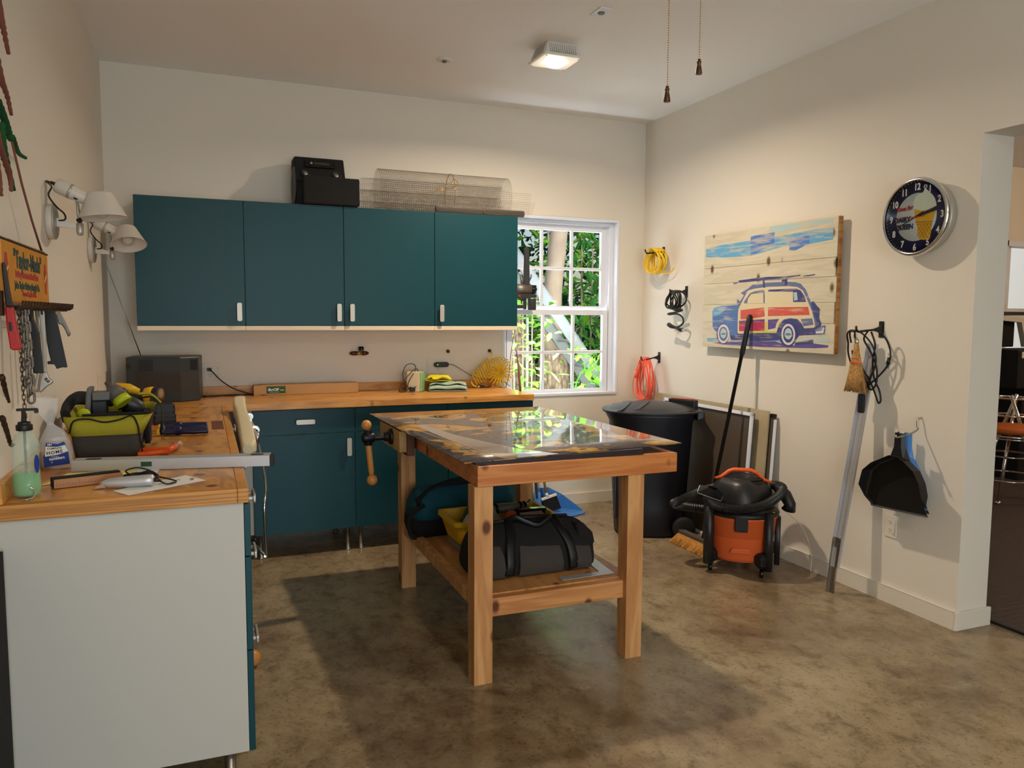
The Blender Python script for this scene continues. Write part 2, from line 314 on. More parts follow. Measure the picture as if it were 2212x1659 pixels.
CAR=[
('sky',[(0.904,1.935),(1.087,1.948),(1.537,1.952),(2.054,1.966),(2.058,1.897),(1.847,1.885),(1.758,1.86),(1.709,1.896),(1.373,1.855),(1.106,1.864),(0.906,1.878)]),
('pale',[(1.534,2.02),(2.051,2.011),(2.053,1.988),(1.56,1.979)]),
('mid',[(1.719,1.928),(1.877,1.939),(1.879,1.89),(1.758,1.856),(1.717,1.863)]),
('mid',[(1.367,1.977),(1.585,1.981),(1.589,1.91),(1.373,1.855)]),
('sky',[(0.936,1.326),(1.055,1.332),(1.056,1.307),(0.952,1.304)]),
('sky',[(1.198,1.329),(1.649,1.354),(1.674,1.329),(1.199,1.307)]),
('pale',[(1.808,1.35),(2.058,1.361),(2.059,1.335),(1.804,1.323)]),
('navy',[(1.793,1.323),(1.847,1.334),(1.939,1.346),(1.942,1.297),(1.795,1.295)]),
('purple',[(1.012,1.297),(1.192,1.309),(1.393,1.314),(1.621,1.327),(1.68,1.315),(1.794,1.307),(1.938,1.324),(2.055,1.317),(2.051,1.305),(1.939,1.297),(1.739,1.293),(1.502,1.288),(1.172,1.289)]),
('navy',[(1.181,1.386),(1.278,1.379),(1.636,1.39),(1.656,1.334),(1.406,1.316),(1.198,1.325)]),
('navy',[(1.628,1.378),(1.657,1.427),(1.696,1.459),(1.747,1.469),(1.802,1.463),(1.836,1.44),(1.865,1.408),(1.943,1.415),(1.993,1.445),(1.995,1.408),(1.966,1.375),(1.824,1.366),(1.808,1.347),(1.68,1.327),(1.644,1.346)]),
('slate',[(1.286,1.626),(1.357,1.651),(1.401,1.675),(1.501,1.675),(1.513,1.682),(1.69,1.681),(1.775,1.676),(1.824,1.664),(1.864,1.63),(1.913,1.551),(1.95,1.483),(1.974,1.426),(1.948,1.426),(1.912,1.505),(1.833,1.598),(1.607,1.611),(1.359,1.609),(1.309,1.559),(1.27,1.525),(1.256,1.543),(1.32,1.61)]),
('cream',[(1.268,1.37),(1.264,1.517),(1.289,1.551),(1.333,1.61),(1.358,1.639),(1.421,1.649),(1.545,1.656),(1.72,1.654),(1.798,1.647),(1.843,1.625),(1.883,1.566),(1.923,1.502),(1.948,1.434),(1.943,1.413),(1.865,1.408),(1.842,1.436),(1.808,1.461),(1.747,1.466),(1.685,1.457),(1.651,1.43),(1.636,1.382),(1.278,1.364)]),
('blue',[(0.995,1.509),(1.016,1.532),(1.089,1.545),(1.256,1.549),(1.277,1.548),(1.266,1.504),(1.265,1.431),(1.268,1.357),(1.19,1.351),(1.181,1.382),(1.152,1.416),(1.108,1.427),(1.073,1.406),(1.057,1.37),(1.038,1.374),(1.002,1.401)]),
('sky',[(0.999,1.509),(1.016,1.531),(1.089,1.542),(1.146,1.54),(1.119,1.509),(1.077,1.487),(1.004,1.473)]),
('slate',[(1.322,1.559),(1.325,1.572),(1.378,1.621),(1.422,1.633),(1.503,1.639),(1.516,1.63),(1.521,1.554)]),
('cream',[(1.355,1.559),(1.36,1.588),(1.391,1.615),(1.491,1.622),(1.504,1.614),(1.508,1.556)]),
('navy',[(1.545,1.627),(1.552,1.639),(1.788,1.638),(1.826,1.625),(1.86,1.59),(1.872,1.559),(1.767,1.56),(1.764,1.621)]),
('pale',[(1.768,1.615),(1.794,1.618),(1.805,1.572),(1.775,1.568)]),
('red',[(1.291,1.517),(1.515,1.531),(1.525,1.476),(1.386,1.461),(1.294,1.457)]),
('red',[(1.551,1.532),(1.89,1.531),(1.904,1.485),(1.554,1.478)]),
('crimson',[(1.28,1.439),(1.524,1.456),(1.528,1.388),(1.283,1.381)]),
('purple',[(1.28,1.448),(1.524,1.459),(1.525,1.446),(1.28,1.436)]),
('purple',[(1.555,1.456),(1.653,1.462),(1.631,1.434),(1.623,1.406),(1.558,1.395)]),
('lime',[(1.528,1.441),(1.546,1.442),(1.552,1.388),(1.636,1.386),(1.633,1.378),(1.397,1.37),(1.399,1.381),(1.534,1.386)]),
('slate',[(1.835,1.461),(1.925,1.466),(1.937,1.43),(1.859,1.42)]),
('navy',[(1.91,1.558),(1.93,1.562),(1.958,1.535),(1.979,1.52),(1.977,1.475),(1.991,1.438),(1.962,1.445),(1.928,1.502)]),
('blue',[(1.949,1.398),(1.964,1.407),(2.0,1.406),(2.002,1.425),(2.027,1.427),(2.028,1.408),(2.022,1.379),(1.956,1.375)]),
('white',[(1.957,1.392),(2.001,1.397),(2.012,1.416),(2.02,1.416),(2.016,1.384),(1.961,1.381)]),
('navy',[(1.262,1.706),(1.399,1.713),(1.542,1.717),(1.689,1.712),(1.816,1.717),(1.816,1.711),(1.689,1.701),(1.494,1.701),(1.381,1.696),(1.269,1.693)]),
('navy',[(1.838,1.709),(1.932,1.714),(1.933,1.71),(1.881,1.706),(1.854,1.706)]),
('slate',[(1.208,1.692),(1.249,1.696),(1.259,1.691),(1.215,1.684)]),
('navy',[(1.494,1.702),(1.509,1.704),(1.511,1.671),(1.521,1.652),(1.502,1.653)]),
('navy',[(1.661,1.685),(1.683,1.704),(1.709,1.701),(1.711,1.656),(1.694,1.655),(1.69,1.682)]),
('slate',[(1.254,1.586),(1.289,1.568),(1.278,1.547),(1.255,1.56)]),
('navy',[(1.807,1.372),(1.805,1.35),(1.795,1.33),(1.779,1.314),(1.759,1.303),(1.736,1.299),(1.712,1.302),(1.69,1.311),(1.672,1.326),(1.659,1.346),(1.654,1.368),(1.657,1.391),(1.667,1.411),(1.684,1.427),(1.705,1.437),(1.728,1.441),(1.752,1.438),(1.773,1.428),(1.791,1.413),(1.802,1.393)]),
('white',[(1.795,1.372),(1.793,1.352),(1.786,1.335),(1.774,1.32),(1.759,1.311),(1.741,1.307),(1.723,1.31),(1.706,1.318),(1.692,1.332),(1.683,1.349),(1.679,1.369),(1.681,1.389),(1.688,1.407),(1.701,1.421),(1.716,1.43),(1.734,1.433),(1.752,1.43),(1.769,1.422),(1.782,1.408),(1.791,1.391)]),
('navy',[(1.781,1.371),(1.78,1.356),(1.774,1.342),(1.765,1.331),(1.754,1.324),(1.74,1.321),(1.726,1.323),(1.714,1.33),(1.703,1.34),(1.696,1.354),(1.693,1.369),(1.695,1.385),(1.7,1.399),(1.71,1.41),(1.722,1.417),(1.735,1.42),(1.749,1.417),(1.761,1.41),(1.771,1.4),(1.778,1.386)]),
('pale',[(1.768,1.375),(1.767,1.365),(1.763,1.355),(1.757,1.348),(1.749,1.343),(1.739,1.341),(1.729,1.342),(1.72,1.347),(1.713,1.354),(1.708,1.363),(1.706,1.373),(1.707,1.384),(1.711,1.393),(1.718,1.401),(1.726,1.406),(1.736,1.408),(1.745,1.406),(1.754,1.402),(1.761,1.394),(1.766,1.385)]),
('blue',[(1.763,1.371),(1.762,1.368),(1.758,1.366),(1.753,1.364),(1.746,1.363),(1.738,1.362),(1.73,1.363),(1.723,1.363),(1.717,1.365),(1.713,1.367),(1.712,1.37),(1.713,1.372),(1.717,1.374),(1.722,1.376),(1.729,1.378),(1.737,1.378),(1.745,1.378),(1.752,1.377),(1.758,1.375),(1.761,1.373)]),
('purple',[(1.18,1.362),(1.178,1.341),(1.17,1.321),(1.156,1.306),(1.138,1.295),(1.118,1.291),(1.098,1.294),(1.079,1.303),(1.063,1.318),(1.053,1.337),(1.049,1.359),(1.051,1.38),(1.06,1.4),(1.074,1.416),(1.092,1.426),(1.112,1.429),(1.132,1.426),(1.151,1.416),(1.166,1.402),(1.176,1.383)]),
('white',[(1.184,1.362),(1.182,1.343),(1.175,1.325),(1.162,1.311),(1.145,1.301),(1.127,1.298),(1.108,1.3),(1.09,1.308),(1.075,1.322),(1.066,1.34),(1.062,1.359),(1.064,1.379),(1.072,1.397),(1.085,1.411),(1.102,1.42),(1.121,1.423),(1.14,1.421),(1.157,1.412),(1.171,1.398),(1.181,1.381)]),
('slate',[(1.17,1.362),(1.169,1.347),(1.163,1.333),(1.153,1.323),(1.14,1.315),(1.126,1.313),(1.111,1.314),(1.098,1.321),(1.087,1.331),(1.079,1.345),(1.076,1.359),(1.078,1.374),(1.084,1.388),(1.094,1.399),(1.107,1.406),(1.121,1.408),(1.136,1.406),(1.149,1.4),(1.16,1.389),(1.167,1.376)]),
('pale',[(1.155,1.364),(1.154,1.354),(1.15,1.345),(1.144,1.337),(1.135,1.332),(1.125,1.33),(1.115,1.332),(1.106,1.336),(1.098,1.343),(1.093,1.353),(1.091,1.363),(1.092,1.373),(1.097,1.383),(1.103,1.39),(1.112,1.395),(1.122,1.397),(1.132,1.395),(1.141,1.391),(1.148,1.384),(1.153,1.375)]),
('blue',[(1.151,1.361),(1.149,1.359),(1.146,1.357),(1.14,1.356),(1.132,1.355),(1.124,1.354),(1.116,1.354),(1.108,1.355),(1.102,1.356),(1.098,1.358),(1.097,1.36),(1.098,1.362),(1.102,1.364),(1.108,1.365),(1.115,1.366),(1.123,1.367),(1.132,1.367),(1.139,1.366),(1.145,1.365),(1.149,1.363)]),
]

# ------------------------------------------------------------------ the room
struct('floor', B().box(-0.6, 12.2, -9.4, 0.0, -0.12, 0.0), 'concrete')
struct('ceiling', B().box(-0.6, 12.2, -9.4, 0.0, H, H+0.12), 'ceil')
struct('wall_left', B().box(-9.3, 0.0, 0, H, -0.2, 0.0, LF), 'wall')
w = B(); WX0, WX1, WZ0, WZ1 = 2.598, 3.583, 0.862, 2.223
w.box(-0.3, WX0, 0, 0.16, 0, H); w.box(WX0, WX1, 0, 0.16, 0, WZ0); w.box(WX0, WX1, 0, 0.16, WZ1, H); w.box(WX1, 8.0, 0, 0.16, 0, H)
w.box(8.0, 9.5, 0, 0.16, 0, WZ0); w.box(8.0, 9.5, 0, 0.16, 2.257, H); w.box(9.5, 12.2, 0, 0.16, 0, H)
struct('wall_back', w, 'wall')
w = B(); w.box(0.0, 2.8728, 0, H, -0.2, 0, RF); w.box(2.8728, 5.6, 2.297, H, -0.2, 0, RF); w.box(5.6, 9.3, 0, H, -0.2, 0, RF)
struct('wall_right', w, 'wall')
w = B(); w.box(-0.6, 0.1, -9.2, -9.0, 0, H); w.box(0.1, 2.7, -9.2, -9.0, 2.35, H); w.box(2.7, 12.2, -9.2, -9.0, 0, H)
struct('wall_front', w, 'wall')
struct('wall_far_right', B().box(12.0, 12.2, -9.2, 0.0, 0, H), 'tanwall')
BB = 0.0885
w = B(); w.box(0.0, 2.8728, 0, BB, 0.0005, 0.015, RF); w.box(2.8728, 2.8728+0.015, 0, BB, -0.215, 0.015, RF); w.box(5.6, 9.0, 0, BB, 0.0005, 0.015, RF)
struct('baseboard_right', w, 'trim', bev=0.002)
struct('baseboard_back', B().box(2.62, 3.78, 0, BB, 0.0005, 0.015, BF), 'trim', bev=0.002)
struct('baseboard_left', B().box(-8.9, -2.97, 0, BB, 0.0005, 0.015, LF), 'trim', bev=0.002)
struct('baseboard_next_room', B().box(4.1, 11.9, 0, BB, 0.0005, 0.015, BF), 'trim', bev=0.002)
# narrow raised strip below the painting
struct('trim_1', B().box(1.372, 1.388, 0.0, 1.26, 0.0003, 0.002, RF), 'trim')

# window_1 : six-over-six double hung sash in a deep white reveal
wi = thing('window_1', None, None, (3.09, 0.08, WZ0), kind='structure')
w = B(); w.box(WX0+.0003, WX0+0.02, 0.001, 0.15, WZ0+.0003, WZ1-.0003); w.box(WX1-0.02, WX1-.0003, 0.001, 0.15, WZ0+.0003, WZ1-.0003); w.box(WX0+.0203, WX1-.0203, 0.0012, 0.15, WZ1-0.02, WZ1-.0002); w.box(WX0+.0203, WX1-.0203, -0.012, 0.15, WZ0+0.0002, WZ0+0.02)
obj('window_reveal', w, 'sash', wi, bev=0.002)
w = B()
for a, b_, c_, d in ((WX0+0.02, WX0+0.055, WZ0+0.02, WZ1-0.02), (WX1-0.055, WX1-0.02, WZ0+0.02, WZ1-0.02), (WX0+0.0553, WX1-0.0553, WZ1-0.05, WZ1-0.0203)): w.box(a, b_, 0.06, 0.145, c_, d)
w.box(WX0+0.055, WX0+0.062, 0.085, 0.1, WZ0+.02, WZ1-.05); w.box(WX1-0.062, WX1-0.055, 0.085, 0.1, WZ0+.02, WZ1-.05)
obj('window_frame', w, 'sash', wi, bev=0.002)
def sash(y0, y1, z0, z1, gz0, gz1):
    b = B(); x0, x1 = WX0+0.062, WX1-0.062; gx0, gx1 = 2.705, 3.476
    b.box(x0, gx0, y0, y1, z0, z1); b.box(gx1, x1, y0, y1, z0, z1); b.box(gx0, gx1, y0, y1, z0, gz0); b.box(gx0, gx1, y0, y1, gz1, z1)
    o = obj('sash', b, 'sash', wi, bev=0.002)
    mb = B(); zm = (gz0+gz1)/2; ym = (y0+y1)/2
    for xm in (2.962, 3.219): mb.box(xm-0.011, xm+0.011, ym-0.014, ym+0.012, gz0, gz1)
    mb.box(gx0, gx1, ym-0.0135, ym+0.0115, zm-0.011, zm+0.011)
    obj('muntins', mb, 'sash', o, bev=0.003)
    obj('pane', B().box(gx0-0.005, gx1+0.005, ym+0.001, ym+0.004, gz0-0.005, gz1+0.005), 'glass', o)
sash(0.062, 0.094, WZ0+0.021, 1.520, 0.905, 1.482)
sash(0.100, 0.132, 1.505, WZ1-0.051, 1.551, 2.130)
# window_2 in the next room
wi = thing('window_2', None, None, (8.75, 0.08, 0.862), kind='structure')
w = B(); w.box(8.0, 8.05, 0.001, 0.15, .862, 2.257); w.box(9.45, 9.5, 0.001, 0.15, .862, 2.257); w.box(8, 9.5, 0.001, 0.15, 2.20, 2.257); w.box(8, 9.5, -0.012, 0.15, .862, .90)
for x in (8.12, 8.74, 9.4): w.box(x, x+0.05, 0.06, 0.1, .9, 2.2)
w.box(8.05, 9.45, 0.062, 0.098, 1.53, 1.58)
obj('window_frame', w, 'sash', wi, bev=0.002)
obj('pane', B().box(8.05, 9.45, 0.078, 0.082, .9, 2.2), 'glass', wi)

# ------------------------------------------------------------------ outside the window
mat('laddergrey', c(128, 130, 130), .55)
g = B().box(-6, 22, 0.16, 16, -0.5, -0.3); struct('ground', g, 'ground')
def leafmesh(n, box, size, dens=None, seed=1, asp=0.38, droop=0.4):
    rnd = random.Random(seed); b = B()
    for i in range(n):
        if dens: p = dens(rnd)
        else: p = Vector([rnd.uniform(*box[k]) for k in range(3)])
        L_ = size*rnd.uniform(.6, 1.3); d = Vector((rnd.gauss(0, 1), rnd.gauss(0, 1), rnd.gauss(0, .6)-droop)).normalized()
        s_ = d.cross(Vector((rnd.gauss(0, .5), rnd.gauss(0, .5), 1))).normalized(); nrm = d.cross(s_)
        a = p; m1 = p+d*L_*.45+s_*L_*asp*.5-nrm*L_*.06; m2 = p+d*L_*.45-s_*L_*asp*.5-nrm*L_*.06; q1 = p+d*L_*.8+s_*L_*asp*.3; q2 = p+d*L_*.8-s_*L_*asp*.3; t = p+d*L_-Vector((0, 0, L_*.08)); mid = p+d*L_*.5+nrm*L_*.05
        v = [b.bm.verts.new(x) for x in (a, m1, q1, t, q2, m2, mid)]
        for tri in ((0, 1, 6), (1, 2, 6), (2, 3, 6), (3, 4, 6), (4, 5, 6), (5, 0, 6)): b._f([v[k] for k in tri])
    return b
def bark_material():
    m = mat('bark', c(150, 130, 112), 0.9, bump=0.0); nt = m.node_tree; b = nt.nodes['Principled BSDF']; N = nt.nodes.new; L = nt.links.new
    tc = N('ShaderNodeTexCoord'); mp = N('ShaderNodeMapping'); mp.inputs['Scale'].default_value = (14, 14, 6); v = N('ShaderNodeTexVoronoi'); v.inputs['Scale'].default_value = 2.2
    r = N('ShaderNodeValToRGB'); r.color_ramp.elements[0].color = c(196, 172, 148); r.color_ramp.elements[1].color = c(104, 82, 66); r.color_ramp.elements[1].position = .8
    bp = N('ShaderNodeBump'); bp.inputs['Strength'].default_value = .8; bp.inputs['Distance'].default_value = .02; bp.invert = True
    L(tc.outputs['Object'], mp.inputs[0]); L(mp.outputs[0], v.inputs['Vector']); L(v.outputs['Distance'], r.inputs[0]); L(r.outputs[0], b.inputs['Base Color']); L(v.outputs['Distance'], bp.inputs['Height']); L(bp.outputs[0], b.inputs['Normal'])
bark_material(); mat('barksmooth', c(178, 158, 138), 0.85, bump=0.3, bscale=40, var=0.12, vscale=7)
tr = thing('tree', 'thick brown tree trunk with rough lower bark outside the window', 'tree', (3.8, 1.55, -0.3))
obj('trunk', B().tube([(3.80, 1.6, -.35), (3.79, 1.6, .6), (3.78, 1.6, .95), (3.765, 1.6, 1.15)], [.20, .165, .155, .125], 18), 'bark', tr)
obj('upper_trunk', B().tube([(3.765, 1.6, 1.12), (3.745, 1.6, 1.4), (3.775, 1.6, 1.8), (3.83, 1.6, 2.3), (3.95, 1.6, 3.2)], [.12, .095, .09, .085, .07], 16), 'barksmooth', tr, label='smooth pale upper trunk')
t2 = thing('tree', 'second rough tree trunk at the lower left of the window view', 'tree', (3.72, 2.2, -0.3))
obj('trunk', B().tube([(3.74, 2.3, -.35), (3.72, 2.3, .9), (3.62, 2.4, 1.5)], [.20, .17, .13], 16), 'bark', t2)
t2 = thing('shrub', 'dark green leafy hedge filling the back of the window view', 'shrub', (6.6, 5.2, -0.3))
obj('foliage', leafmesh(11000, ((1.5, 10.5), (4.4, 6.6), (-.3, 5.2)), .20, seed=3), 'leafC', t2, kind='stuff')
t3 = thing('shrub', 'bright sunlit broad-leaved plant at the right of the window', 'shrub', (4.9, 2.6, -0.3))
obj('foliage', leafmesh(620, ((4.1, 5.7), (2.5, 3.4), (-.2, 3.2)), .20, seed=5), 'leafA', t3)
b = B()
for i in range(9): b.tube([(4.3+i*.12, 2.8, -.3), (4.3+i*.13, 2.75, 1.4), (4.2+i*.15, 2.7, 2.9)], .012, 5)
obj('stem', b, 'barksmooth', t3)
t3 = thing('shrub', 'mid-green long-leaved plant beside the tree trunk outside', 'shrub', (4.35, 2.5, -0.3))
obj('foliage', leafmesh(420, ((4.02, 5.2), (1.95, 2.3), (-.2, 2.9)), .19, seed=8, asp=.3, droop=.9), 'leafB', t3)
t3 = thing('shrub', 'yellow-green low plant at the lower left of the window', 'shrub', (3.15, .75, -0.3))
obj('foliage', leafmesh(260, ((2.75, 3.30), (.55, .88), (.3, 1.65)), .10, seed=11, asp=.5, droop=-.1), 'leafA', t3)
b = B()
for i in range(6): b.tube([(2.9+i*.06, .75, -.3), (2.85+i*.08, .75, .7), (2.82+i*.09, .77, 1.6)], .007, 5)
obj('stem', b, 'barksmooth', t3)
t3 = thing('vine', 'small climbing plant with broad leaves in front of the ladder', 'plant', (3.72, 0.7, -0.3))
def vd(r_): t = r_.random(); return Vector((3.55+t*.35+r_.gauss(0, .05), .75+r_.gauss(0, .05), .75+r_.random()*.45))
obj('foliage', leafmesh(60, None, .10, vd, 13, .6, .3), 'leafA', t3)
obj('stem', B().tube(bez([(3.7, .72, -.3), (3.66, .74, .4), (3.6, .76, .85), (3.8, .76, 1.15)]), .006, 5), 'leafB', t3)
ld = thing('ladder', 'grey metal ladder leaning diagonally across the window view', 'ladder', (4.3, 0.95, -0.3))
p0, p1 = Vector((4.72, .95, -.1)), Vector((2.62, .95, 2.62))
dd = (p1-p0).normalized(); sd = Vector((dd.z, 0, -dd.x))
for off in (0.0, 0.34):
    q0, q1 = p0+Vector((0, off, 0)), p1+Vector((0, off, 0))
    b = B().loft([[q+sd*a+Vector((0, bb, 0)) for a, bb in ((-.045, -.012), (.045, -.012), (.045, .012), (-.045, .012))] for q in (q0, q1)], smooth=False)
    b.loft([[q+sd*a+Vector((0, bb, 0)) for a, bb in ((.046, -.022), (.050, -.022), (.050, .022), (.046, .022))] for q in (q0, q1)], smooth=False)
    obj('side_rail', b, 'laddergrey', ld)
for k in range(11):
    q = p0+dd*(.2+k*.30); obj('rung', B().cyl(q, q+Vector((0, .34, 0)), .016, n=10), 'alu', ld)
obj('post', B().cyl((3.235, 1.0, -.3), (3.235, 1.0, 1.55), .013, n=10), 'white', label='thin white pole standing outside the window', cat='pole')
obj('fence', B().box(1.0, 9.0, 3.9, 3.95, -.3, .5), 'fence', label='grey fence behind the garden plants outside', cat='fence')

obj('added_pale_wall', B().box(8.2, 18.0, 3.0, 3.15, -.3, 3.4), 'white', label='pale outdoor wall added to brighten the next room window view', cat='wall')  # added so the view through the next-room window is bright

# ------------------------------------------------------------------ ceiling things
def led_fixture(x, y, label, on_=True):
    t = thing('ceiling_light', label, 'light', (x, y, H), group=None)
    z0, z1 = H-0.078, H-0.001
    b = B(); b.loft([[(x+px, y+py, z) for px, py in rr(s, s, .012)] for s, z in ((.235, z0), (.235, z0+.010), (.208, z0+.016), (.170, z1))], smooth=False)
    obj('housing', b, 'white', t)
    b = B()
    for i in range(13):
        u = -.078+i*.013
        for sx, sy in ((0, 1), (0, -1), (1, 0), (-1, 0)):
            f = frame((x, y, 0), (cos(pi/2*(i*0)), 0, 0), (0, 1, 0))
            pts = [((u, .102), z0+.016), ((u, .113), z0+.016), ((u, .090), z1-.008), ((u, .084), z1-.008)]
            def mp(p, z, du):
                a, r_ = p[0]+du, p[1]
                return (x+a, y+r_*sy, z) if sy else (x+r_*sx, y+a, z)
            b.loft([[mp(p, z, du) for p, z in pts] for du in (-.0025, .0025)], smooth=False)
    obj('cooling_fins', b, 'lampwhite', t)
    obj('cover_plate', B().prism(rr(.215, .215, .02, x=x, y=y), z0-.004, z0-.0005), 'lensdim', t)
    obj('lens', B().lathe([(.001, -.030), (.03, -.028), (.052, -.018), (.06, -.004)], (x, y, z0)), 'lensglow', t)
    for sx in (-1, 1):
        for sy in (-1, 1): obj('screw', B().cyl((x+sx*.098, y+sy*.098, z0-.008), (x+sx*.098, y+sy*.098, z0-.003), .004, n=8), 'steel', t)
    return t
led_fixture(2.400, -1.280, 'square white ceiling light, lit, above the workbench')
lamp('ceiling_light_bulb', 'AREA', (2.400, -1.280, H-0.115), 42, (1.0, 0.82, 0.63), shape='DISK', size=0.09, spread=R(165))
led_fixture(1.5, -6.0, 'square white ceiling light behind the photographer')
lamp('rear_ceiling_light_bulb', 'AREA', (1.5, -6.0, H-0.115), 40, (1.0, 0.81, 0.60), shape='DISK', size=0.09)
# next room has its own warm lamp
lamp('next_room_bulb', 'POINT', (7.9, -2.6, 2.6), 75, (1.0, 0.74, 0.48), shadow_soft_size=0.12)

sd_ = thing('smoke_detector', 'small round white sprinkler fitting on the ceiling', 'ceiling fitting', (1.888, -.839, H))
obj('ring', B().lathe([(.030, -.001), (.046, -.001), (.044, -.007), (.030, -.009)], (1.888, -.839, H)), 'white', sd_)
obj('center', B().lathe([(.002, -.020), (.012, -.018), (.016, -.008), (.029, -.003)], (1.888, -.839, H)), 'midgrey', sd_)
cp = thing('ceiling_outlet', 'white rectangular ceiling socket plate behind the ceiling light', 'outlet', (2.387, -1.835, H))
obj('plate', B().box(-.035, .035, -.058, .058, 0, .006, Matrix.Translation((2.387, -1.835, H-.0065))), 'sash', cp, bev=.002)
obj('socket', B().lathe([(.001, -.012), (.016, -.012), (.018, -.006)], (2.387, -1.835, H)), 'midgrey', cp)

# ceiling fan with two pull chains hanging in view (fan itself above the frame)
fan = thing('ceiling_fan', 'two brass pull chains with dark knobs hanging from a ceiling fan', 'ceiling fan', (1.94, -3.25, H))
def chain_to(x, y, zb, zt, kz):
    b = B(); z = zt
    n = int((zt-zb)/.0075)
    for i in range(n): b.ball((x, y, zb+i*.0075), .0023, 6)
    ch = obj('pull_chain', b, 'brass', fan)
    obj('knob', B().lathe([(.0105, 0), (.011, .002), (.0085, .02), (.0055, .034), (.0075, .036), (.0075, .040), (.004, .043), (.006, .046), (.002, .050)], (x, y, kz), n=14), 'bronze', ch)
chain_to(1.883, -3.20, 2.195, 2.80, 2.148)
chain_to(2.030, -3.16, 2.310, 2.80, 2.262)
obj('motor', B().lathe([(.02, .20), (.06, .18), (.11, .14), (.12, .08), (.09, .03), (.03, .0)], (1.957, -3.18, H-.22)), 'white', fan)
for k in range(4):
    a = R(20+90*k); f = frame((1.957, -3.18, 2.80), (cos(a), sin(a), 0), (-sin(a), cos(a), .12)); b = B()
    b.prism([(.16, -.05), (.55, -.07), (.60, -.04), (.60, .04), (.55, .07), (.16, .05)], 0, .008, f); obj('blade', b, 'white', fan)

# ------------------------------------------------------------------ wall cabinets
def handle(fr, w_, h_, parent, name='handle'):
    """flat rounded bar handle on two posts; frame z points out of the door"""
    b = B(); b.prism(rr(w_, h_, min(w_, h_)*.3), .022, .030, fr)
    lng = max(w_, h_)*.33
    for s in (-1, 1):
        q = (0, s*lng) if h_ > w_ else (s*lng, 0)
        b.prism(rr(.014, .014, .004, x=q[0], y=q[1]), 0, .0225, fr)
    return obj(name, b, 'satin', parent, bev=.0015)
ux, uw, uy, uz0, uz1 = .1749, .5982, -.3602, 1.4006, 2.1522
hpos = [.562, .561, .045, .042]
ulab = ['teal wall cabinet door unit at the far left beside the desk lamps', 'second teal wall cabinet from the left, under the left half of the black stereo box',
        'third teal wall cabinet from the left, under the right edge of the stereo box', 'rightmost teal wall cabinet next to the window']
for i in range(4):
    x0 = ux+i*uw; x1 = x0+uw-.0015
    t = thing('wall_cabinet', ulab[i], 'cabinet', ((x0+x1)/2, -.18, uz0-.02), 'teal wall cabinets above the worktop')
    b = B(); b.box(x0, x1, uy+.020, -.001, uz0, uz0+.018); b.box(x0, x1, uy+.020, -.001, uz1-.018, uz1); b.box(x0, x0+.018, uy+.02, -.001, uz0, uz1); b.box(x1-.018, x1, uy+.02, -.001, uz0, uz1); b.box(x0, x1, -.01, -.001, uz0, uz1)
    obj('body', b, 'melamine', t)
    d = obj('door', B().box(x0+.001, x1-.001, uy, uy+.018, uz0+.001, uz1-.001), 'teal', t, bev=.0015)
    handle(frame((x0+hpos[i], uy, 1.485), (1, 0, 0), (0, 0, 1)), .030, .112, d)
    obj('light_rail', B().box(x0, x1, uy+.001, uy+.019, uz0-.027, uz0-.0005), 'lightrail', t, bev=.001)

# ------------------------------------------------------------------ base cabinets, back run
bx, bw, by = .7805, .6034, -.592
blab = ['teal base cabinet at the left of the back wall run, by the stool', 'middle teal base cabinet partly behind the workbench vise', 'rightmost teal base cabinet below the window end of the worktop']
for i in range(3):
    x0 = bx+i*bw; x1 = x0+bw-.0015
    t = thing('base_cabinet', blab[i], 'cabinet', ((x0+x1)/2, -.3, 0), 'teal base cabinets under the back worktop')
    obj('body', B().box(x0, x1, by+.020, -.03, .152, .906), 'melamine', t)
    d = obj('door', B().box(x0+.001, x1-.0012, by, by+.018, .151, .750), 'teal', t, bev=.0015)
    handle(frame((x0+(.563 if i != 1 else .563), by, .662), (1, 0, 0), (0, 0, 1)), .030, .112, d)
    d = obj('drawer_front', B().box(x0+.001, x1-.0012, by, by+.018, .7535, .902), 'teal', t, bev=.0015)
    handle(frame((x0+.303, by, .828), (1, 0, 0), (0, 0, 1)), .112, .030, d)
    for lx_, ly_ in ((x0+.035, by+.045), (x1-.045, by+.045), (x0+.035, -.10), (x1-.045, -.10)):
        obj('leg', B().lathe([(.022, 0), (.022, .006), (.0135, .010), (.0135, .152)], (lx_, ly_, 0), n=16), 'steel', t)
obj('filler_panel', B().box(.715, .779, by+.03, by+.048, .152, .905), 'offwhite', label='narrow grey filler panel in the corner beside the leftmost base cabinet', cat='panel')

# ------------------------------------------------------------------ base cabinets, left run (front faces the room, seen end-on)
LD = .6355
def left_cab(y0, y1, label, end=False):
    t = thing('base_cabinet', label, 'cabinet', (LD/2, (y0+y1)/2, 0), 'teal base cabinets under the left worktop')
    obj('body', B().box(.0, LD, y0, y1, .124, .9045, LROT), 'melamine', t, bev=.001, label='pale grey side panel' if end else None)
    z = [.124, .445, .738, .902] if end else [.124, .738, .902]
    for k in range(len(z)-1):
        d = obj('drawer_front' if (end or k) else 'door', B().box(LD+.001, LD+.019, y0, y1-.003, z[k]+.001, z[k+1]-.002, LROT), 'teal', t, bev=.0015)
        handle(LROT @ frame((LD+.019, (y0+y1)/2 if (k == len(z)-2 or end) else y0+.05, z[k+1]-(.045 if k == len(z)-2 else .07)), (0, 1, 0), (0, 0, 1)), .112, .03, d)
    for lx_, ly_ in ((LD-.055, y0+.06), (LD-.055, y1-.06), (.06, y0+.06), (.06, y1-.06)):
        p = LROT @ Vector((lx_, ly_, 0)); obj('leg', B().lathe([(.028, 0), (.028, .006), (.0165, .010), (.0165, .124)], p, n=16), 'steel', t)
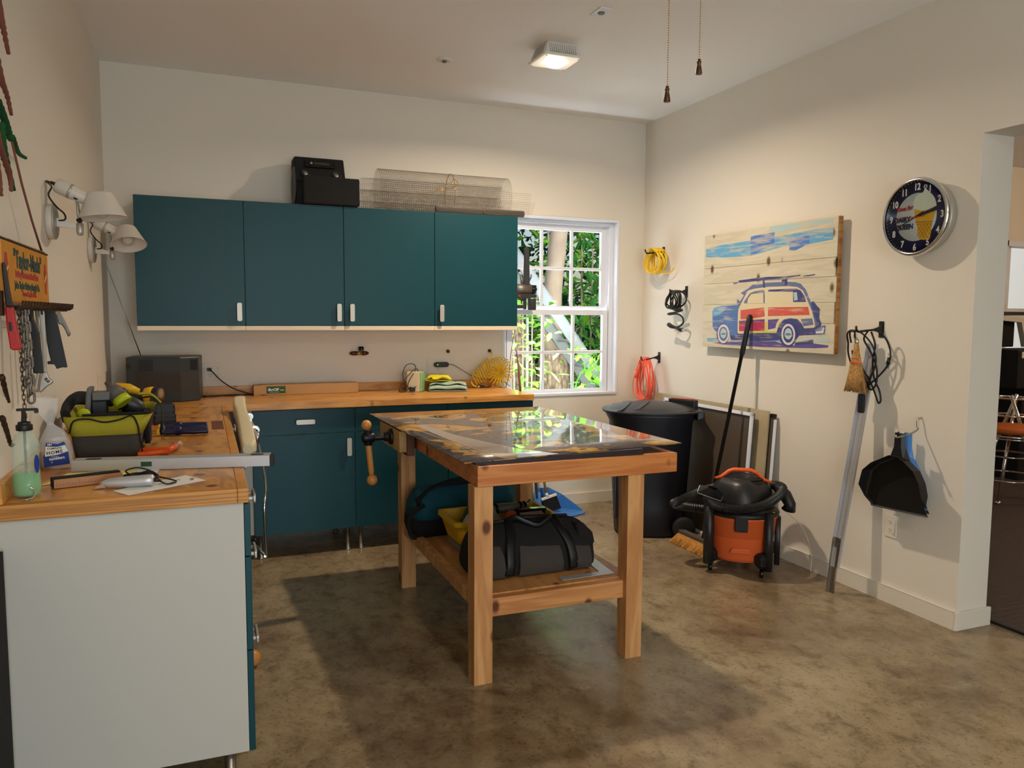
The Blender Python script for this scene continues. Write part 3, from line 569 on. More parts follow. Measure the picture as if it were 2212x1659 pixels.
left_cab(-2.925, -2.325, 'base cabinet with pale grey end panel at the near end of the left worktop', True)
left_cab(-2.320, -1.720, 'base cabinet of the left run behind the grey end cabinet')
left_cab(-1.20, -.66, 'base cabinet of the left run nearest the corner')

# worktop : one continuous L
t = thing('worktop', 'L-shaped golden oak worktop along the left and back walls', 'worktop', (.6, -.6, .9))
obj('back_slab', B().box(.0, 2.5765, -.6352, -.001, .9088, .9502), 'oak', t, bev=.003)
b = B(); b.box(.0, .618, -2.905, -.6365, .9062, .9502, LROT); obj('left_slab', b, 'oak_swirl', t, bev=.002)
obj('left_front_edge', B().box(.6185, .6505, -2.9382, -.640, .9058, .9503, LROT), 'oak_edge', t, bev=.003)
obj('left_end_edge', B().box(.0, .6183, -2.9382, -2.9055, .9058, .9503, LROT), 'oak_edge', t, bev=.003)
obj('backsplash', B().box(.02, 2.552, -.021, -.001, .9505, 1.006), 'oak', t, bev=.002)
obj('side_backsplash', B().box(.001, .021, -2.93, -.022, .9505, 1.006, LROT), 'oak', t, bev=.002)
obj('inlay_patch', B().box(.56, .612, -1.63, -1.32, .9500, .9506, LROT), 'stick', t, label='darker wood patch')

# dark board seen as a sliver at the very left
obj('board', B().box(.002, .022, -3.75, -2.955, .002, .83, LROT), 'blackmatte', label='black board standing against the left wall at the left frame edge', cat='board')

# ------------------------------------------------------------------ workbench
TX = Matrix.Translation((1.4753, -2.5682, 0)) @ Matrix.Rotation(-R(.586), 4, 'Z')
wb = thing('workbench', 'wooden workbench with pine legs, lower shelf and side vise', 'workbench', (1.93, -1.9, 0))
L_ = 1.33      # depth of the bench
b = B(); b.box(0, .9099, 0, .038, .8037, .8862, TX); obj('front_apron', b, 'fir', wb, bev=.003)
obj('left_apron', B().box(0, .038, .0385, L_, .8037, .8862, TX), 'pine_side' if 'pine_side' in MATS else 'fir', wb, bev=.003)
obj('right_apron', B().box(.872, .9099, .0385, L_, .8037, .8862, TX), 'fir', wb, bev=.003)
obj('back_apron', B().box(.0385, .8715, L_-.038, L_, .8037, .8862, TX), 'fir', wb, bev=.003)
obj('bench_top', B().box(.0385, .8715, .0385, L_-.0385, .862, .8835, TX), 'board_dark', wb)
b = B()
for u in (.03, .27, .33, .52, .60, .76, .88):
    for z in (.822, .868): b.prism([(u+.002*cos(q), z+.002*sin(q)) for q in (0, 1, 2, 3, 4, 5)], 0, .0008, TX @ frame((0, 0, 0), (1, 0, 0), (0, 0, 1)))
obj('nail', b, 'cardboard_pale', wb)
lw = .078; X0, X1, Y0, Y1 = -.0105, .7535, .0085, 1.2
for k, (lx_, ly_) in enumerate(((X0, Y0), (X1-lw, Y0), (X0, Y1), (X1-lw, Y1))):
    obj('leg', B().box(lx_, lx_+lw, ly_, ly_+lw, 0, .8035, TX), 'pine_leg', wb, bev=.002)
obj('front_rail', B().box(X0+lw+.0005, X1-lw+.03, Y0+.030, Y0+.068, .262, .338, TX), 'pine_rail', wb, bev=.002)
obj('back_rail', B().box(X0+lw+.0005, X1-lw-.0005, Y1+.01, Y1+.048, .262, .338, TX), 'pine_rail', wb, bev=.002)
obj('left_rail', B().box(X0+.012, X0+.050, Y0+lw+.0005, Y1-.0005, .300, .352, TX), 'pine_side' if 'pine_side' in MATS else 'pine_leg', wb, bev=.002)
obj('right_rail', B().box(X1-.050, X1-.012, Y0+lw+.0005, Y1-.0005, .300, .338, TX), 'pine_leg', wb, bev=.002)
obj('shelf', B().box(X0+.052, X1-.052, Y0+.069, Y1+.009, .326, .344, TX), 'ply', wb)
# vise at the far left end
v = thing('bench_vise', 'black iron screw vise with wooden jaw and round-ended wooden handle on the workbench', 'vise', (1.40, -1.42, .80))
obj('jaw', B().box(1.395, 1.432, -1.66, -1.235, .795, .900), 'maple', v, bev=.003)
obj('rear_jaw', B().box(1.4335, 1.472, -1.66, -1.235, .775, .895), 'stick', v, bev=.003)
b = B(); b.cyl((1.394, -1.50, .853), (1.30, -1.50, .853), .017); b.lathe([(.042, 0), (.040, .012), (.026, .020), (.022, .040)], (1.3945, -1.50, .853), (-1, 0, 0)); b.cyl((1.394, -1.44, .853), (1.375, -1.44, .853), .012)
b.lathe([(.024, 0), (.027, .01), (.027, .055), (.020, .062)], (1.305, -1.50, .853), (-1, 0, 0))
b.cyl((1.275, -1.50, .815), (1.275, -1.50, .893), .021, n=8)
obj('screw', b, 'vise_iron', v, bev=.001)
ha = Vector((1.266, -1.50, .918)); hb = Vector((1.292, -1.50, .636)); d = (hb-ha).normalized()
b = B(); b.ball(ha, .026); b.ball(hb, .028); b.tube([ha+d*.02, ha+d*.05, ha+d*.10, hb-d*.05, hb-d*.018], [.010, .012, .016, .015, .012], 14)
obj('handle', b, 'vise_handle', v)

# glossy printed metal sheet resting on a dark tray
def glossy_print():
    m = mat('print_gloss', c(92, 82, 78), 0.35, spec=.2, coat=1.0); nt = m.node_tree; b = nt.nodes['Principled BSDF']; b.inputs['Coat Roughness'].default_value = .02; b.inputs['Coat IOR'].default_value = 1.5; N = nt.nodes.new; L = nt.links.new
    tc = N('ShaderNodeTexCoord'); mp = N('ShaderNodeMapping'); mp.inputs['Scale'].default_value = (2.6, 4.2, 1); mp.inputs['Rotation'].default_value = (0, 0, .12)
    n = N('ShaderNodeTexNoise'); n.inputs['Scale'].default_value = 1.5; n.inputs['Detail'].default_value = 5; n.inputs['Roughness'].default_value = .55; n.inputs['Distortion'].default_value = .8
    L(tc.outputs['Object'], mp.inputs[0]); L(mp.outputs[0], n.inputs['Vector'])
    r = N('ShaderNodeValToRGB'); r.color_ramp.interpolation = 'CONSTANT'; cr = r.color_ramp
    for _ in range(4): cr.elements.new(.5)
    for e, (p, k) in zip(cr.elements, [(0, c(70, 62, 62)), (.36, c(104, 92, 88)), (.47, c(88, 76, 72)), (.535, c(196, 146, 66)), (.60, c(206, 164, 86)), (.66, c(98, 84, 76))]): e.position = p; e.color = k
    L(n.outputs['Fac'], r.inputs[0]); 
    mp2 = N('ShaderNodeMapping'); mp2.inputs['Scale'].default_value = (2.0, 26, 1); n2 = N('ShaderNodeTexNoise'); n2.inputs['Scale'].default_value = 1.5; n2.inputs['Detail'].default_value = 2
    L(tc.outputs['Object'], mp2.inputs[0]); L(mp2.outputs[0], n2.inputs['Vector'])
    r2 = N('ShaderNodeValToRGB'); r2.color_ramp.interpolation = 'CONSTANT'; r2.color_ramp.elements[0].color = (.78, .76, .76, 1); r2.color_ramp.elements[1].position = .52; r2.color_ramp.elements[1].color = (1, 1, 1, 1)
    L(n2.outputs['Fac'], r2.inputs[0]); mx = N('ShaderNodeMix'); mx.data_type = 'RGBA'; mx.blend_type = 'MULTIPLY'; mx.inputs[0].default_value = 1
    L(r.outputs[0], mx.inputs[6]); L(r2.outputs[0], mx.inputs[7]); L(mx.outputs[2], b.inputs['Base Color'])
    n3 = N('ShaderNodeTexNoise'); n3.inputs['Scale'].default_value = 2.2; n3.inputs['Detail'].default_value = 1; bp = N('ShaderNodeBump'); bp.inputs['Strength'].default_value = .25; bp.inputs['Distance'].default_value = .003
    L(tc.outputs['Object'], n3.inputs['Vector']); L(n3.outputs['Fac'], bp.inputs['Height']); L(bp.outputs[0], b.inputs['Coat Normal']); L(bp.outputs[0], b.inputs['Normal'])
glossy_print(); mat('print_band', c(166, 158, 150), .06, coat=1.0)
gp = thing('metal_print', 'large glossy printed metal sheet lying on top of the workbench', 'metal print', (1.91, -1.81, .9))
q = [Vector((1.372, -1.076, .919)), Vector((1.425, -2.556, .899)), Vector((2.442, -2.527, .915)), Vector((2.403, -1.087, .919))]
def gpt(u, w_): return (q[0]*(1-u)+q[3]*u)*(1-w_)+(q[1]*(1-u)+q[2]*u)*w_
b = B(); n = 8
V = [[[b.bm.verts.new(gpt(i/n, j/n)+Vector((0, 0, dz))) for i in range(n+1)] for j in range(n+1)] for dz in (0, .0028)]
for j in range(n):
    for i in range(n):
        b._f([V[0][j][i], V[0][j+1][i], V[0][j+1][i+1], V[0][j][i+1]], True); b._f([V[1][j][i], V[1][j][i+1], V[1][j+1][i+1], V[1][j+1][i]], True)
for i in range(n):
    for j, k in ((0, 0), (n, 0)): b._f([V[0][j][i], V[0][j][i+1], V[1][j][i+1], V[1][j][i]])
    for j in (0, n): b._f([V[0][i][j], V[0][i+1][j], V[1][i+1][j], V[1][i][j]])
obj('sheet', b, 'print_gloss', gp)
# curved pale road shape printed at the near left
def zs(x, y):
    u = (x-1.40)/1.03; w_ = (-1.08-y)/1.46
    return gpt(max(0, min(1, u)), max(0, min(1, w_))).z+.0030
b = B(); P1 = [(1.50, -1.62), (1.52, -1.95), (1.54, -2.2), (1.56, -2.40), (1.60, -2.545)]; P2 = [(1.545, -1.62), (1.60, -1.95), (1.66, -2.15), (1.74, -2.38), (1.84, -2.538)]
for (a0, a1), (b0, b1) in zip(zip(P1, P1[1:]), zip(P2, P2[1:])): b.quad(*[(x, y, zs(x, y)) for x, y in (a0, a1, b1, b0)])
obj('printed_road', b, 'print_band', gp, label='pale curved band printed near the corner')
b = B(); tp = [(1.478, -2.535), (1.62, -2.545), (2.225, -2.560), (2.225, -1.3), (1.478, -1.3)]
lo_ = [b.bm.verts.new((x, y, .8868)) for x, y in tp]; hi_ = [b.bm.verts.new((x, y, zs(x, y)-.0048)) for x, y in tp]
b._f(lo_[::-1]); b._f(hi_)
for i in range(5): b._f([lo_[i], lo_[(i+1) % 5], hi_[(i+1) % 5], hi_[i]])
obj('tray', b, 'board_dark', label='thin dark tray between the workbench top and the metal sheet', cat='tray')

# ------------------------------------------------------------------ things on the workbench shelf
def bag_rings(w_, prof, cx, cy, n=5, wob=.006, seed=1, rot=0):
    """w_: length; prof: (depth, z, length factor)"""
    rnd = random.Random(seed); out = []
    for d_, z, f in prof:
        out.append([((cx+(x*cos(rot)-y*sin(rot))+rnd.uniform(-wob, wob)), cy+(x*sin(rot)+y*cos(rot))+rnd.uniform(-wob, wob), z+rnd.uniform(-wob, wob)*.6) for x, y in rr(w_*f, d_, min(d_, w_*f)*.28, n)])
    return out
sz = .345
t = thing('tool_bag', 'large black canvas tool bag at the front of the workbench shelf', 'tool bag', (1.83, -2.21, sz))
b = B().loft(bag_rings(.60, [(.25, sz+.003, .93), (.27, sz+.02, .99), (.28, sz+.05, 1.0), (.265, sz+.09, .985), (.235, sz+.13, .955), (.18, sz+.17, .90), (.11, sz+.20, .82), (.05, sz+.218, .72)], 1.832, -2.235, 6, .007, 3, -.03))
obj('body', b, 'blackfab', t, sub=1)
for x0, x1 in ((1.60, 1.675), (1.735, 1.945), (1.995, 2.085)):
    obj('front_pocket', B().loft([[(xa, y, z) for xa in (x0+e, x1-e)]+[(xa, y-.014*k, z) for xa in (x1-e, x0+e)] for e, k, y, z in ((.0, .6, -2.366, sz+.012), (.002, 1, -2.374, sz+.05), (.006, .9, -2.360, sz+.10), (.016, .3, -2.336, sz+.142))], smooth=True), 'greyfab', t, bev=.003)
b = B()
for x in (1.70, 1.98):
    s_ = 1 if x > 1.8 else -1; b.tube(bez([(x+s_*.012, -2.382, sz+.02), (x+s_*.008, -2.386, sz+.07), (x, -2.362, sz+.13), (x-s_*.02, -2.315, sz+.185), (x-s_*.035, -2.25, sz+.226)], 4), .021, 6, flat=.14, up=(1, 0, 0))
b.tube(bez([(1.735, -2.25, sz+.222), (1.76, -2.275, sz+.243), (1.80, -2.29, sz+.225), (1.86, -2.30, sz+.205), (1.92, -2.285, sz+.232), (1.945, -2.25, sz+.222)]), .012, 6, flat=.3)
b.tube([(1.63, -2.235, sz+.213), (1.82, -2.235, sz+.226), (2.03, -2.23, sz+.213)], .012, 6, flat=.5)
obj('strap', b, 'black', t)
b = B(); b.prism([(2.04, sz+.10), (2.095, sz+.085), (2.118, sz+.115), (2.105, sz+.16), (2.06, sz+.205), (2.02, sz+.21), (2.03, sz+.15)], -.03, .05, frame((0, -2.30, 0), (1, 0, 0), (0, 0, 1)))
obj('end_pocket', b, 'blackfab', t, bev=.012)
obj('zip_pull', B().tube([(2.10, -2.33, sz+.11), (2.108, -2.335, sz+.085), (2.106, -2.335, sz+.065)], [.004, .007, .003], 6), 'black', t)
# yellow bin with clear tote under it
t = thing('storage_bin', 'yellow plastic bin full of supplies on the workbench shelf', 'bin', (1.80, -1.80, sz+.115))
YB = Matrix.Translation((1.822, -1.885, 0))
def tray_mesh(w0, d0, w1, d1, z0, z1, th, xf, lip=.012):
    b = B(); R_ = lambda w_, d_, z: [xf @ Vector((x, y, z)) for x, y in rr(w_, d_, .03)]
    b.loft([R_(w0-2*th, d0-2*th, z0+th), R_(w1-2*th, d1-2*th, z1), R_(w1+lip*2, d1+lip*2, z1), R_(w1+lip*2, d1+lip*2, z1-.022), R_(w1, d1, z1-.022), R_(w0, d0, z0)], cap=True, smooth=False)
    return b
obj('bin', tray_mesh(.45, .225, .500, .275, .402, .516, .006, YB), 'yelbin', t, bev=.002)
t = thing('storage_tote', 'clear grey plastic tote underneath the yellow bin', 'tote', (1.80, -1.83, sz))
obj('tub', tray_mesh(.42, .20, .44, .215, sz+.002, .398, .005, YB, .003), 'bin_clear', t)
def inbin(name, label, cat, b, m, group='supplies in the yellow bin', **k): return obj(name, b, m, label=label, cat=cat, group=None, **k)
zt = .498
def Q(x, y, z): return YB @ Vector((x, y, z))
inbin('bottle', 'clear bottle standing in the near left of the yellow bin', 'bottle', B().lathe([(.030, 0), (.034, .01), (.034, .09), (.014, .13), (.013, .16)], Q(-.20, -.08, zt-.06), (.5, .1, .75)), 'clearplastic')
inbin('bottle', 'white-tipped caulk tube leaning in the yellow bin', 'tube', B().tube([Q(-.13, -.10, zt-.05), Q(-.09, 0, zt+.07), Q(-.085, .02, zt+.11)], [.024, .024, .004], 14), 'offwhite')
inbin('box', 'small green and white packet in the yellow bin', 'packet', B().box(-.05, .05, -.012, .012, 0, .11, YB @ Matrix.Translation((-.13, .04, zt-.05)) @ Matrix.Rotation(.5, 4, 'Y')), 'green', bev=.003)
inbin('jar', 'clear ridged plastic cup in the yellow bin near the leg', 'cup', B().lathe([(.020, 0), (.026, .09), (.029, .09)], Q(-.01, -.02, zt-.02), (-.5, -.2, .7)), 'clearplastic')
t = thing('torch', 'black and grey double-ended torch lying in the yellow bin', 'torch', Q(.08, .03, zt))
b = B().tube([Q(.00, .06, zt+.012), Q(.17, .07, zt+.012)], .022, 16); obj('barrel', b, 'midgrey', t)
for u in (-.01, .012, .145, .168): obj('ring', B().tube([Q(u, .061, zt+.012), Q(u+.012, .061, zt+.012)], .029, 16), 'blackgloss', t)
inbin('box', 'yellow roll of tape lying in the yellow bin', 'tape', B().lathe([(.018, -.012), (.028, -.012), (.028, .012), (.018, .012)], Q(.06, -.04, zt-.004), (.1, .9, .2)), 'orange')
inbin('box', 'dark green box lying in the yellow bin', 'box', B().box(-.08, .08, -.03, .03, -.015, .015, YB @ Matrix.Translation((.07, -.09, zt-.012)) @ Matrix.Rotation(.15, 4, 'Z')), 'green', bev=.003)
inbin('stapler', 'black stapler-like tool lying across the yellow bin', 'tool', B().loft([[Q(x, -.03+y*w_, zt+.012+z*h_) for y, z in ((-1, -1), (1, -1), (1, 1), (-1, 1))] for x, w_, h_ in ((.10, .02, .014), (.16, .02, .016), (.25, .014, .012))], smooth=False), 'blackgloss', bev=.003)
inbin('packet', 'pink and white card packet in the yellow bin behind the black bag', 'packet', B().box(-.06, .06, -.04, .04, -.004, .004, YB @ Matrix.Translation((.16, -.085, zt-.003)) @ Matrix.Rotation(.35, 4, 'X')), 'cardboard_pale', bev=.001)
inbin('screwdriver', 'screwdriver with tan handle at the far right of the yellow bin', 'screwdriver', B().tube([Q(.16, .09, zt-.02), Q(.21, .10, zt+.02), Q(.225, .105, zt+.03)], [.004, .004, .010], 8), 'steel')
# teal bag
t = thing('tool_bag', 'teal and black tool bag at the back of the workbench shelf', 'tool bag', (1.76, -1.50, sz))
b = B(); b.loft(bag_rings(.58, [(.24, sz+.003, .98), (.26, sz+.04, 1.0), (.26, sz+.09, 1.0)], 1.765, -1.50, 5, .004, 5, .05)); obj('base', b, 'blackfab', t)
b = B(); b.loft(bag_rings(.575, [(.255, sz+.09, 1.0), (.22, sz+.16, .97), (.12, sz+.215, .90), (.06, sz+.235, .86)], 1.765, -1.50, 5, .005, 6, .05)); obj('top', b, 'tealfab', t)
b = B(); b.tube(bez([(1.50, -1.60, sz+.17), (1.62, -1.53, sz+.22), (1.78, -1.475, sz+.240), (1.92, -1.45, sz+.235), (2.02, -1.44, sz+.17)]), .030, 6, flat=.3)
b.tube(bez([(1.53, -1.63, sz+.17), (1.462, -1.64, sz+.13), (1.445, -1.65, sz+.07), (1.458, -1.65, sz+.02), (1.50, -1.63, sz+.008), (1.56, -1.62, sz+.02)]), .012, 6, flat=.35)
b.box(1.66, 1.72, -1.602, -1.59, sz+.13, sz+.165)
obj('strap', b, 'blackfab', t)
# framing square
b = B(); f = Matrix.Translation((2.150, -2.462, sz+.0012)) @ Matrix.Rotation(R(0), 4, 'Z')
b.prism([(0, 0), (-.25, -.0), (-.25, .042), (-.052, .042), (-.052+.05, .52), (.048, .52)], 0, .0022, f)
obj('framing_square', b, 'alu', label='silver L-shaped framing square on the right of the workbench shelf', cat='square')

# ------------------------------------------------------------------ on top of the wall cabinets
zc = uz1
t = thing('stereo_box', 'black carpeted stereo box with car radio on top of the wall cabinets', 'stereo box', (1.27, -.2, zc))
yx = frame((0, 0, 0), (0, 1, 0), (0, 0, 1))   # prism in the y-z plane, extruded along x
b = B(); b.prism([(-.345, zc+.002), (-.05, zc+.002), (-.05, zc+.318), (-.20, zc+.318), (-.29, zc+.14), (-.345, zc+.14)], 1.095, 1.405, yx)
obj('upper_body', b, 'blackfab', t, bev=.008)
obj('lower_body', B().box(1.125, 1.472, -.385, -.300, zc+.002, zc+.172), 'blackfab', t, bev=.01)
sf = frame((1.25, -.245, zc+.245), (1, 0, 0), (0, .45, .9))
sf.translation = Vector((1.25, -.2405, zc+.242))
b = B(); b.prism(rr(.185, .052, .004, y=.030), 0, .010, sf); r_ = obj('car_radio', b, 'blackgloss', t, bev=.001)
obj('display', B().prism(rr(.10, .020, .002, x=.012, y=.032), .0102, .012, sf), 'darkgrey', r_)
obj('dial', B().lathe([(.010, 0), (.009, .008), (.001, .009)], sf @ Vector((-.055, .030, .010)), sf.col[2].to_3d(), 14), 'steel', r_)
for x in (-.095, .098):
    k = obj('tweeter', B().lathe([(.030, 0), (.030, .004), (.024, .006), (.020, .001)], sf @ Vector((x, -.042, 0)), sf.col[2].to_3d(), 20), 'black', t)
    obj('grille', B().lathe([(.018, .002), (.012, .006), (.001, .007)], sf @ Vector((x, -.042, 0)), sf.col[2].to_3d(), 14), 'steel', k)
obj('side_speaker', B().lathe([(.125, 0), (.120, .006), (.10, .006), (.06, .001)], (1.0945, -.195, zc+.13), (-1, 0, 0), 30), 'black', t)
b = B()
def mesh_roll(b, x0, x1, cy, cz, ry, rz, pitch=.0125, turns=1.15, th=.0008, skew=0.0, seg=40):
    def P(x, a): k = 1-.06*max(0, a-2*pi)/1.0; return Vector((x, cy+ry*k*cos(a), cz+rz*k*sin(a)+skew*(x-x0)))
    n = int((x1-x0)/pitch); A = turns*2*pi; sN = int(seg*turns)
    for i in range(n+1):
        x = x0+i*pitch; b.tube([P(x, A*j/sN) for j in range(sN+1)], th, 3, cap=False, smooth=False)
    for j in range(sN+1): b.tube([P(x0, A*j/sN), P(x1, A*j/sN)], th, 3, cap=False, smooth=False)
b = B(); mesh_roll(b, 1.64, 2.575, -.13, zc+.152, .115, .140, turns=1.0, seg=64)
t = thing('wire_mesh_roll', 'big loose roll of galvanized wire mesh tied with yellow string on the cabinets', 'wire mesh', (2.1, -.13, zc))
obj('mesh', b, 'wire', t)
b = B(); b.tube([(2.15, -.13+.118*cos(2*pi*k/24), zc+.152+.143*sin(2*pi*k/24)) for k in range(24)], .0022, 5, closed=True)
b.tube(bez([(2.15, -.245, zc+.19), (2.08, -.26, zc+.17), (2.00, -.262, zc+.150), (2.10, -.265, zc+.20), (2.14, -.25, zc+.24), (2.17, -.245, zc+.21), (2.12, -.26, zc+.18)]), .0022, 5)
obj('string', b, 'brass', t)
b = B()
for i in range(98):
    x = 1.50+i*.0125; b.tube([(x, -.235-.05*sin(a*1.2), zc+.012+a*.17+.012*sin(x*9)) if a < 1 else (x, -.235, zc+.18) for a in (0, .25, .5, .75, 1)] if x < 2.45 else [(x, -.26, zc+.03), (x+.03, -.25, zc+.12)], .0008, 3, cap=False)
for j in range(15):
    a = j/14; b.tube([(1.50+k*.1, -.235-.05*sin(a*1.2), zc+.012+a*.17+.012*sin((1.5+k*.1)*9)) for k in range(13)], .0008, 3, cap=False)
obj('wire_mesh_roll', b, 'wire', label='flattened sheet of wire mesh lying in front of the big mesh roll', cat='wire mesh')
b = B(); mesh_roll(b, 1.52, 2.50, -.13, zc+.078, .085, .070, pitch=.014, turns=1.0, seg=26); obj('wire_mesh_roll', b, 'galv', label='flatter grey wire mesh roll inside the big mesh roll', cat='wire mesh')
b = B()
for k in range(4): mesh_roll(b, 1.985, 2.62, -.335, zc+.023, .021-.004*k, .021-.004*k, pitch=.0062, turns=1.0, th=.0009, seg=16)
t = thing('wire_mesh_roll', 'small tight dark roll of wire mesh at the front edge of the cabinets', 'wire mesh', (2.3, -.335, zc))
obj('mesh', b, 'galv', t); obj('string', B().torus((2.32, -.335, zc+.023), (0, 1, 0), (0, 0, 1), .0235, .003), 'brass', t)

# ------------------------------------------------------------------ back wall fittings
def duplex(fr, x, y, b, s=1.0):
    for dy in (.020, -.020):
        for dx, w_ in ((-.006, .0016), (.006, .0016)): b.box(x+dx-w_/2, x+dx+w_/2, y+dy+.001, y+dy+.009, .0060, .0068, fr)
        b.lathe([(.0024, .0060), (.0024, .0068)], fr @ Vector((x, y+dy-.006, 0)), fr.col[2].to_3d(), 8)
def outlet(fr, gangs, label, kinds, m='trim'):
    wd = .070+.046*(gangs-1)
    t = thing('wall_outlet', label, 'outlet', fr.translation)
    obj('plate', B().prism(rr(wd, .115, .004), .0005, .005, fr), m, t, bev=.0015)
    for g, k in enumerate(kinds):
        x = (g-(gangs-1)/2)*.046
        if k == 'd':
            d = obj('socket', B().prism(rr(.034, .067, .003, x=x), .005, .0062, fr), m, t)
            b = B(); duplex(fr, x, 0, b); obj('slot', b, 'black', d)
        elif k == 's': obj('switch', B().prism(rr(.034, .067, .003, x=x), .005, .0072, fr), m, t)
    return t
outlet(on(BF, .5925, 1.099), 2, 'double socket plate on the back wall beside the black radio', 'dd', 'wall')
outlet(on(BF, 2.075, 1.103), 2, 'switch and socket plate on the back wall above the folded towels', 'sd', 'wall')
outlet(on(RF, 2.48, .400), 1, 'white wall socket low on the right wall below the dustpans', 'd')
outlet(on(LF, -.62, 1.10), 1, 'pale wall socket on the left wall behind the tool bag', 'd', 'wall')
# radio / speaker
RT = Matrix.Translation((.315, -.22, .9505)) @ Matrix.Rotation(R(-6), 4, 'Z')
t = thing('radio', 'large old black radio with raised antenna in the back left corner', 'radio', (.315, -.22, .9505))
b = B(); b.prism([(-.197, -.135), (.10, -.155), (.197, -.09), (.197, .10), (-.197, .10)], 0, .268, RT); obj('case', b, 'slate_plastic', t, bev=.008)
b = B(); b.prism([(-.150, -.1395), (.10, -.1566), (.192, -.0945), (.192, -.09), (.10, -.15), (-.15, -.132)], .062, .175, RT); obj('speaker_grille', b, 'greyfab', t)
b = B(); b.box(-.125, -.05, -.1475, -.14, .185, .250, RT); b.box(-.195, -.17, -.138, -.134, .20, .23, RT); b.prism([(.155, -.122), (.190, -.099), (.185, -.09), (.15, -.115)], .19, .25, RT); obj('dark_panel', b, 'black', t)
b = B(); b.tube([RT @ Vector((-.145, .06, .265)), RT @ Vector((-.305, .02, .80))], [.003, .0012], 6); obj('antenna', b, 'steel', t)
# plug and cable
obj('plug', B().box(.552, .578, -.034, -.0075, 1.108, 1.126), 'black', t, bev=.003)
b = B(); b.tube(bez([(.566, -.034, 1.116), (.585, -.05, 1.10), (.63, -.08, 1.05), (.70, -.11, 1.00), (.78, -.135, .970), (.84, -.15, .957), (.90, -.15, .956), (.80, -.13, .956), (.68, -.10, .956), (.58, -.17, .956), (.52, -.13, .956)]), .0038, 6)
b.tube(bez([(.52, -.20, .956), (.60, -.13, .957), (.70, -.15, .956), (.80, -.12, .960), (.88, -.14, .956)]), .0036, 6)
obj('power_cord', b, 'black', t)
# long cardboard box with green label
t = thing('cardboard_box', 'long flat cardboard box with green label on the back worktop', 'box', (1.155, -.09, .9505))
obj('carton', B().box(.822, 1.493, -.155, -.075, .9508, 1.016), 'cardboard', t, bev=.003)
obj('flap', B().box(.86, 1.493, -.150, -.080, 1.0165, 1.0195), 'cardboard', t, bev=.001)
lf = frame((.902, -.1552, .9625), (1, 0, 0), (0, 0, 1)); lb = obj('label', B().prism([(0, 0), (.118, 0), (.118, .046), (0, .046)], .0002, .0008, lf), 'green', t, label='dark green label')
text('BugOff', on(lf, .008, .017, .0009), .024, 'white', t, bold=.0006, sx=.95, shear=.25, ext=.0002)
text('SCREEN', on(lf, .082, .017, .0009), .0095, 'yelpaper', t, bold=.0002, sx=.8, ext=.0002)
text('The Instant Screen Door', on(lf, .016, .006, .0009), .0068, 'white', t, sx=.9, ext=.0002)
# air line fittings on the wall
t = thing('air_valve', 'brass air line tee with black gauge on the back wall', 'air fitting', (1.53, 0, 1.21))
b = B(); b.lathe([(.004, 0), (.013, .012), (.015, .03), (.015, .045)], (1.461, -.035, 1.210), (1, 0, 0), 8); b.lathe([(.004, 0), (.013, .012), (.015, .03), (.015, .045)], (1.592, -.035, 1.210), (-1, 0, 0), 8)
obj('fitting', b, 'bronze', t)
b = B(); b.cyl((1.505, -.035, 1.21), (1.548, -.035, 1.21), .011); b.cyl((1.527, -.035, 1.21), (1.527, -.001, 1.21), .009); b.cyl((1.535, -.035, 1.215), (1.535, -.035, 1.232), .007)
for x in (1.508, 1.516, 1.543): b.cyl((x-.002, -.035, 1.21), (x+.002, -.035, 1.21), .015, n=6)
obj('tee', b, 'brass', t)
obj('gauge', B().lathe([(.018, 0), (.019, .003), (.019, .024), (.015, .026)], (1.540, -.035, 1.230), (0, 0, 1), 20), 'blackgloss', t)
for x, lab in ((2.173, 'small brass air nipple on the back wall above the switch plate'), (2.494, 'small brass air nipple on the back wall holding the yellow hose')):
    b = B(); b.lathe([(.013, 0), (.013, .012), (.009, .014), (.009, .024), (.007, .028), (.007, .034)], (x, -.001, 1.215), (0, -1, -.1), 8); obj('air_nipple', b, 'bronze', label=lab, cat='air fitting')
# heater-like white and green box with cord
t = thing('charger_box', 'small cream and green electrical box with grey cord on the back worktop', 'charger', (1.87, -.17, .9505))
CB = Matrix.Translation((1.872, -.165, .9508)) @ Matrix.Rotation(R(-28), 4, 'Z')
obj('case', B().box(-.030, .060, -.075, .06, 0, .138, CB), 'cream', t, bev=.005)
obj('green_side', B().box(.0605, .072, -.073, .058, .002, .134, CB), 'leafA' if False else 'mint', t, bev=.003) if 'mint' in MATS else None
mat('mint', c(140, 184, 128), .5); obj('green_side', B().box(.0605, .072, -.073, .058, .002, .134, CB), 'mint', t, bev=.003, label='pale green side')
b = B()
for k in range(12): b.box(-.0312, -.030, -.06, .03, .03+k*.008, .033+k*.008, CB)
obj('vent_slots', b, 'midgrey', t)
b = B(); b.tube(bez([(1.85, -.21, .962), (1.80, -.24, 1.0), (1.775, -.25, 1.07), (1.80, -.25, 1.135), (1.855, -.24, 1.14), (1.868, -.235, 1.10), (1.82, -.25, 1.03), (1.81, -.255, .98), (1.84, -.25, .966), (1.875, -.245, 1.0), (1.892, -.24, 1.06), (1.87, -.235, 1.11), (1.80, -.25, 1.05), (1.76, -.25, .99), (1.755, -.245, .956), (1.80, -.245, .957), (1.83, -.25, .99)]), .0030, 6)
obj('cord', b, 'cord_grey', t)
obj('plug', B().box(1.825, 1.86, -.262, -.238, .9575, .985), 'black', t, bev=.003)
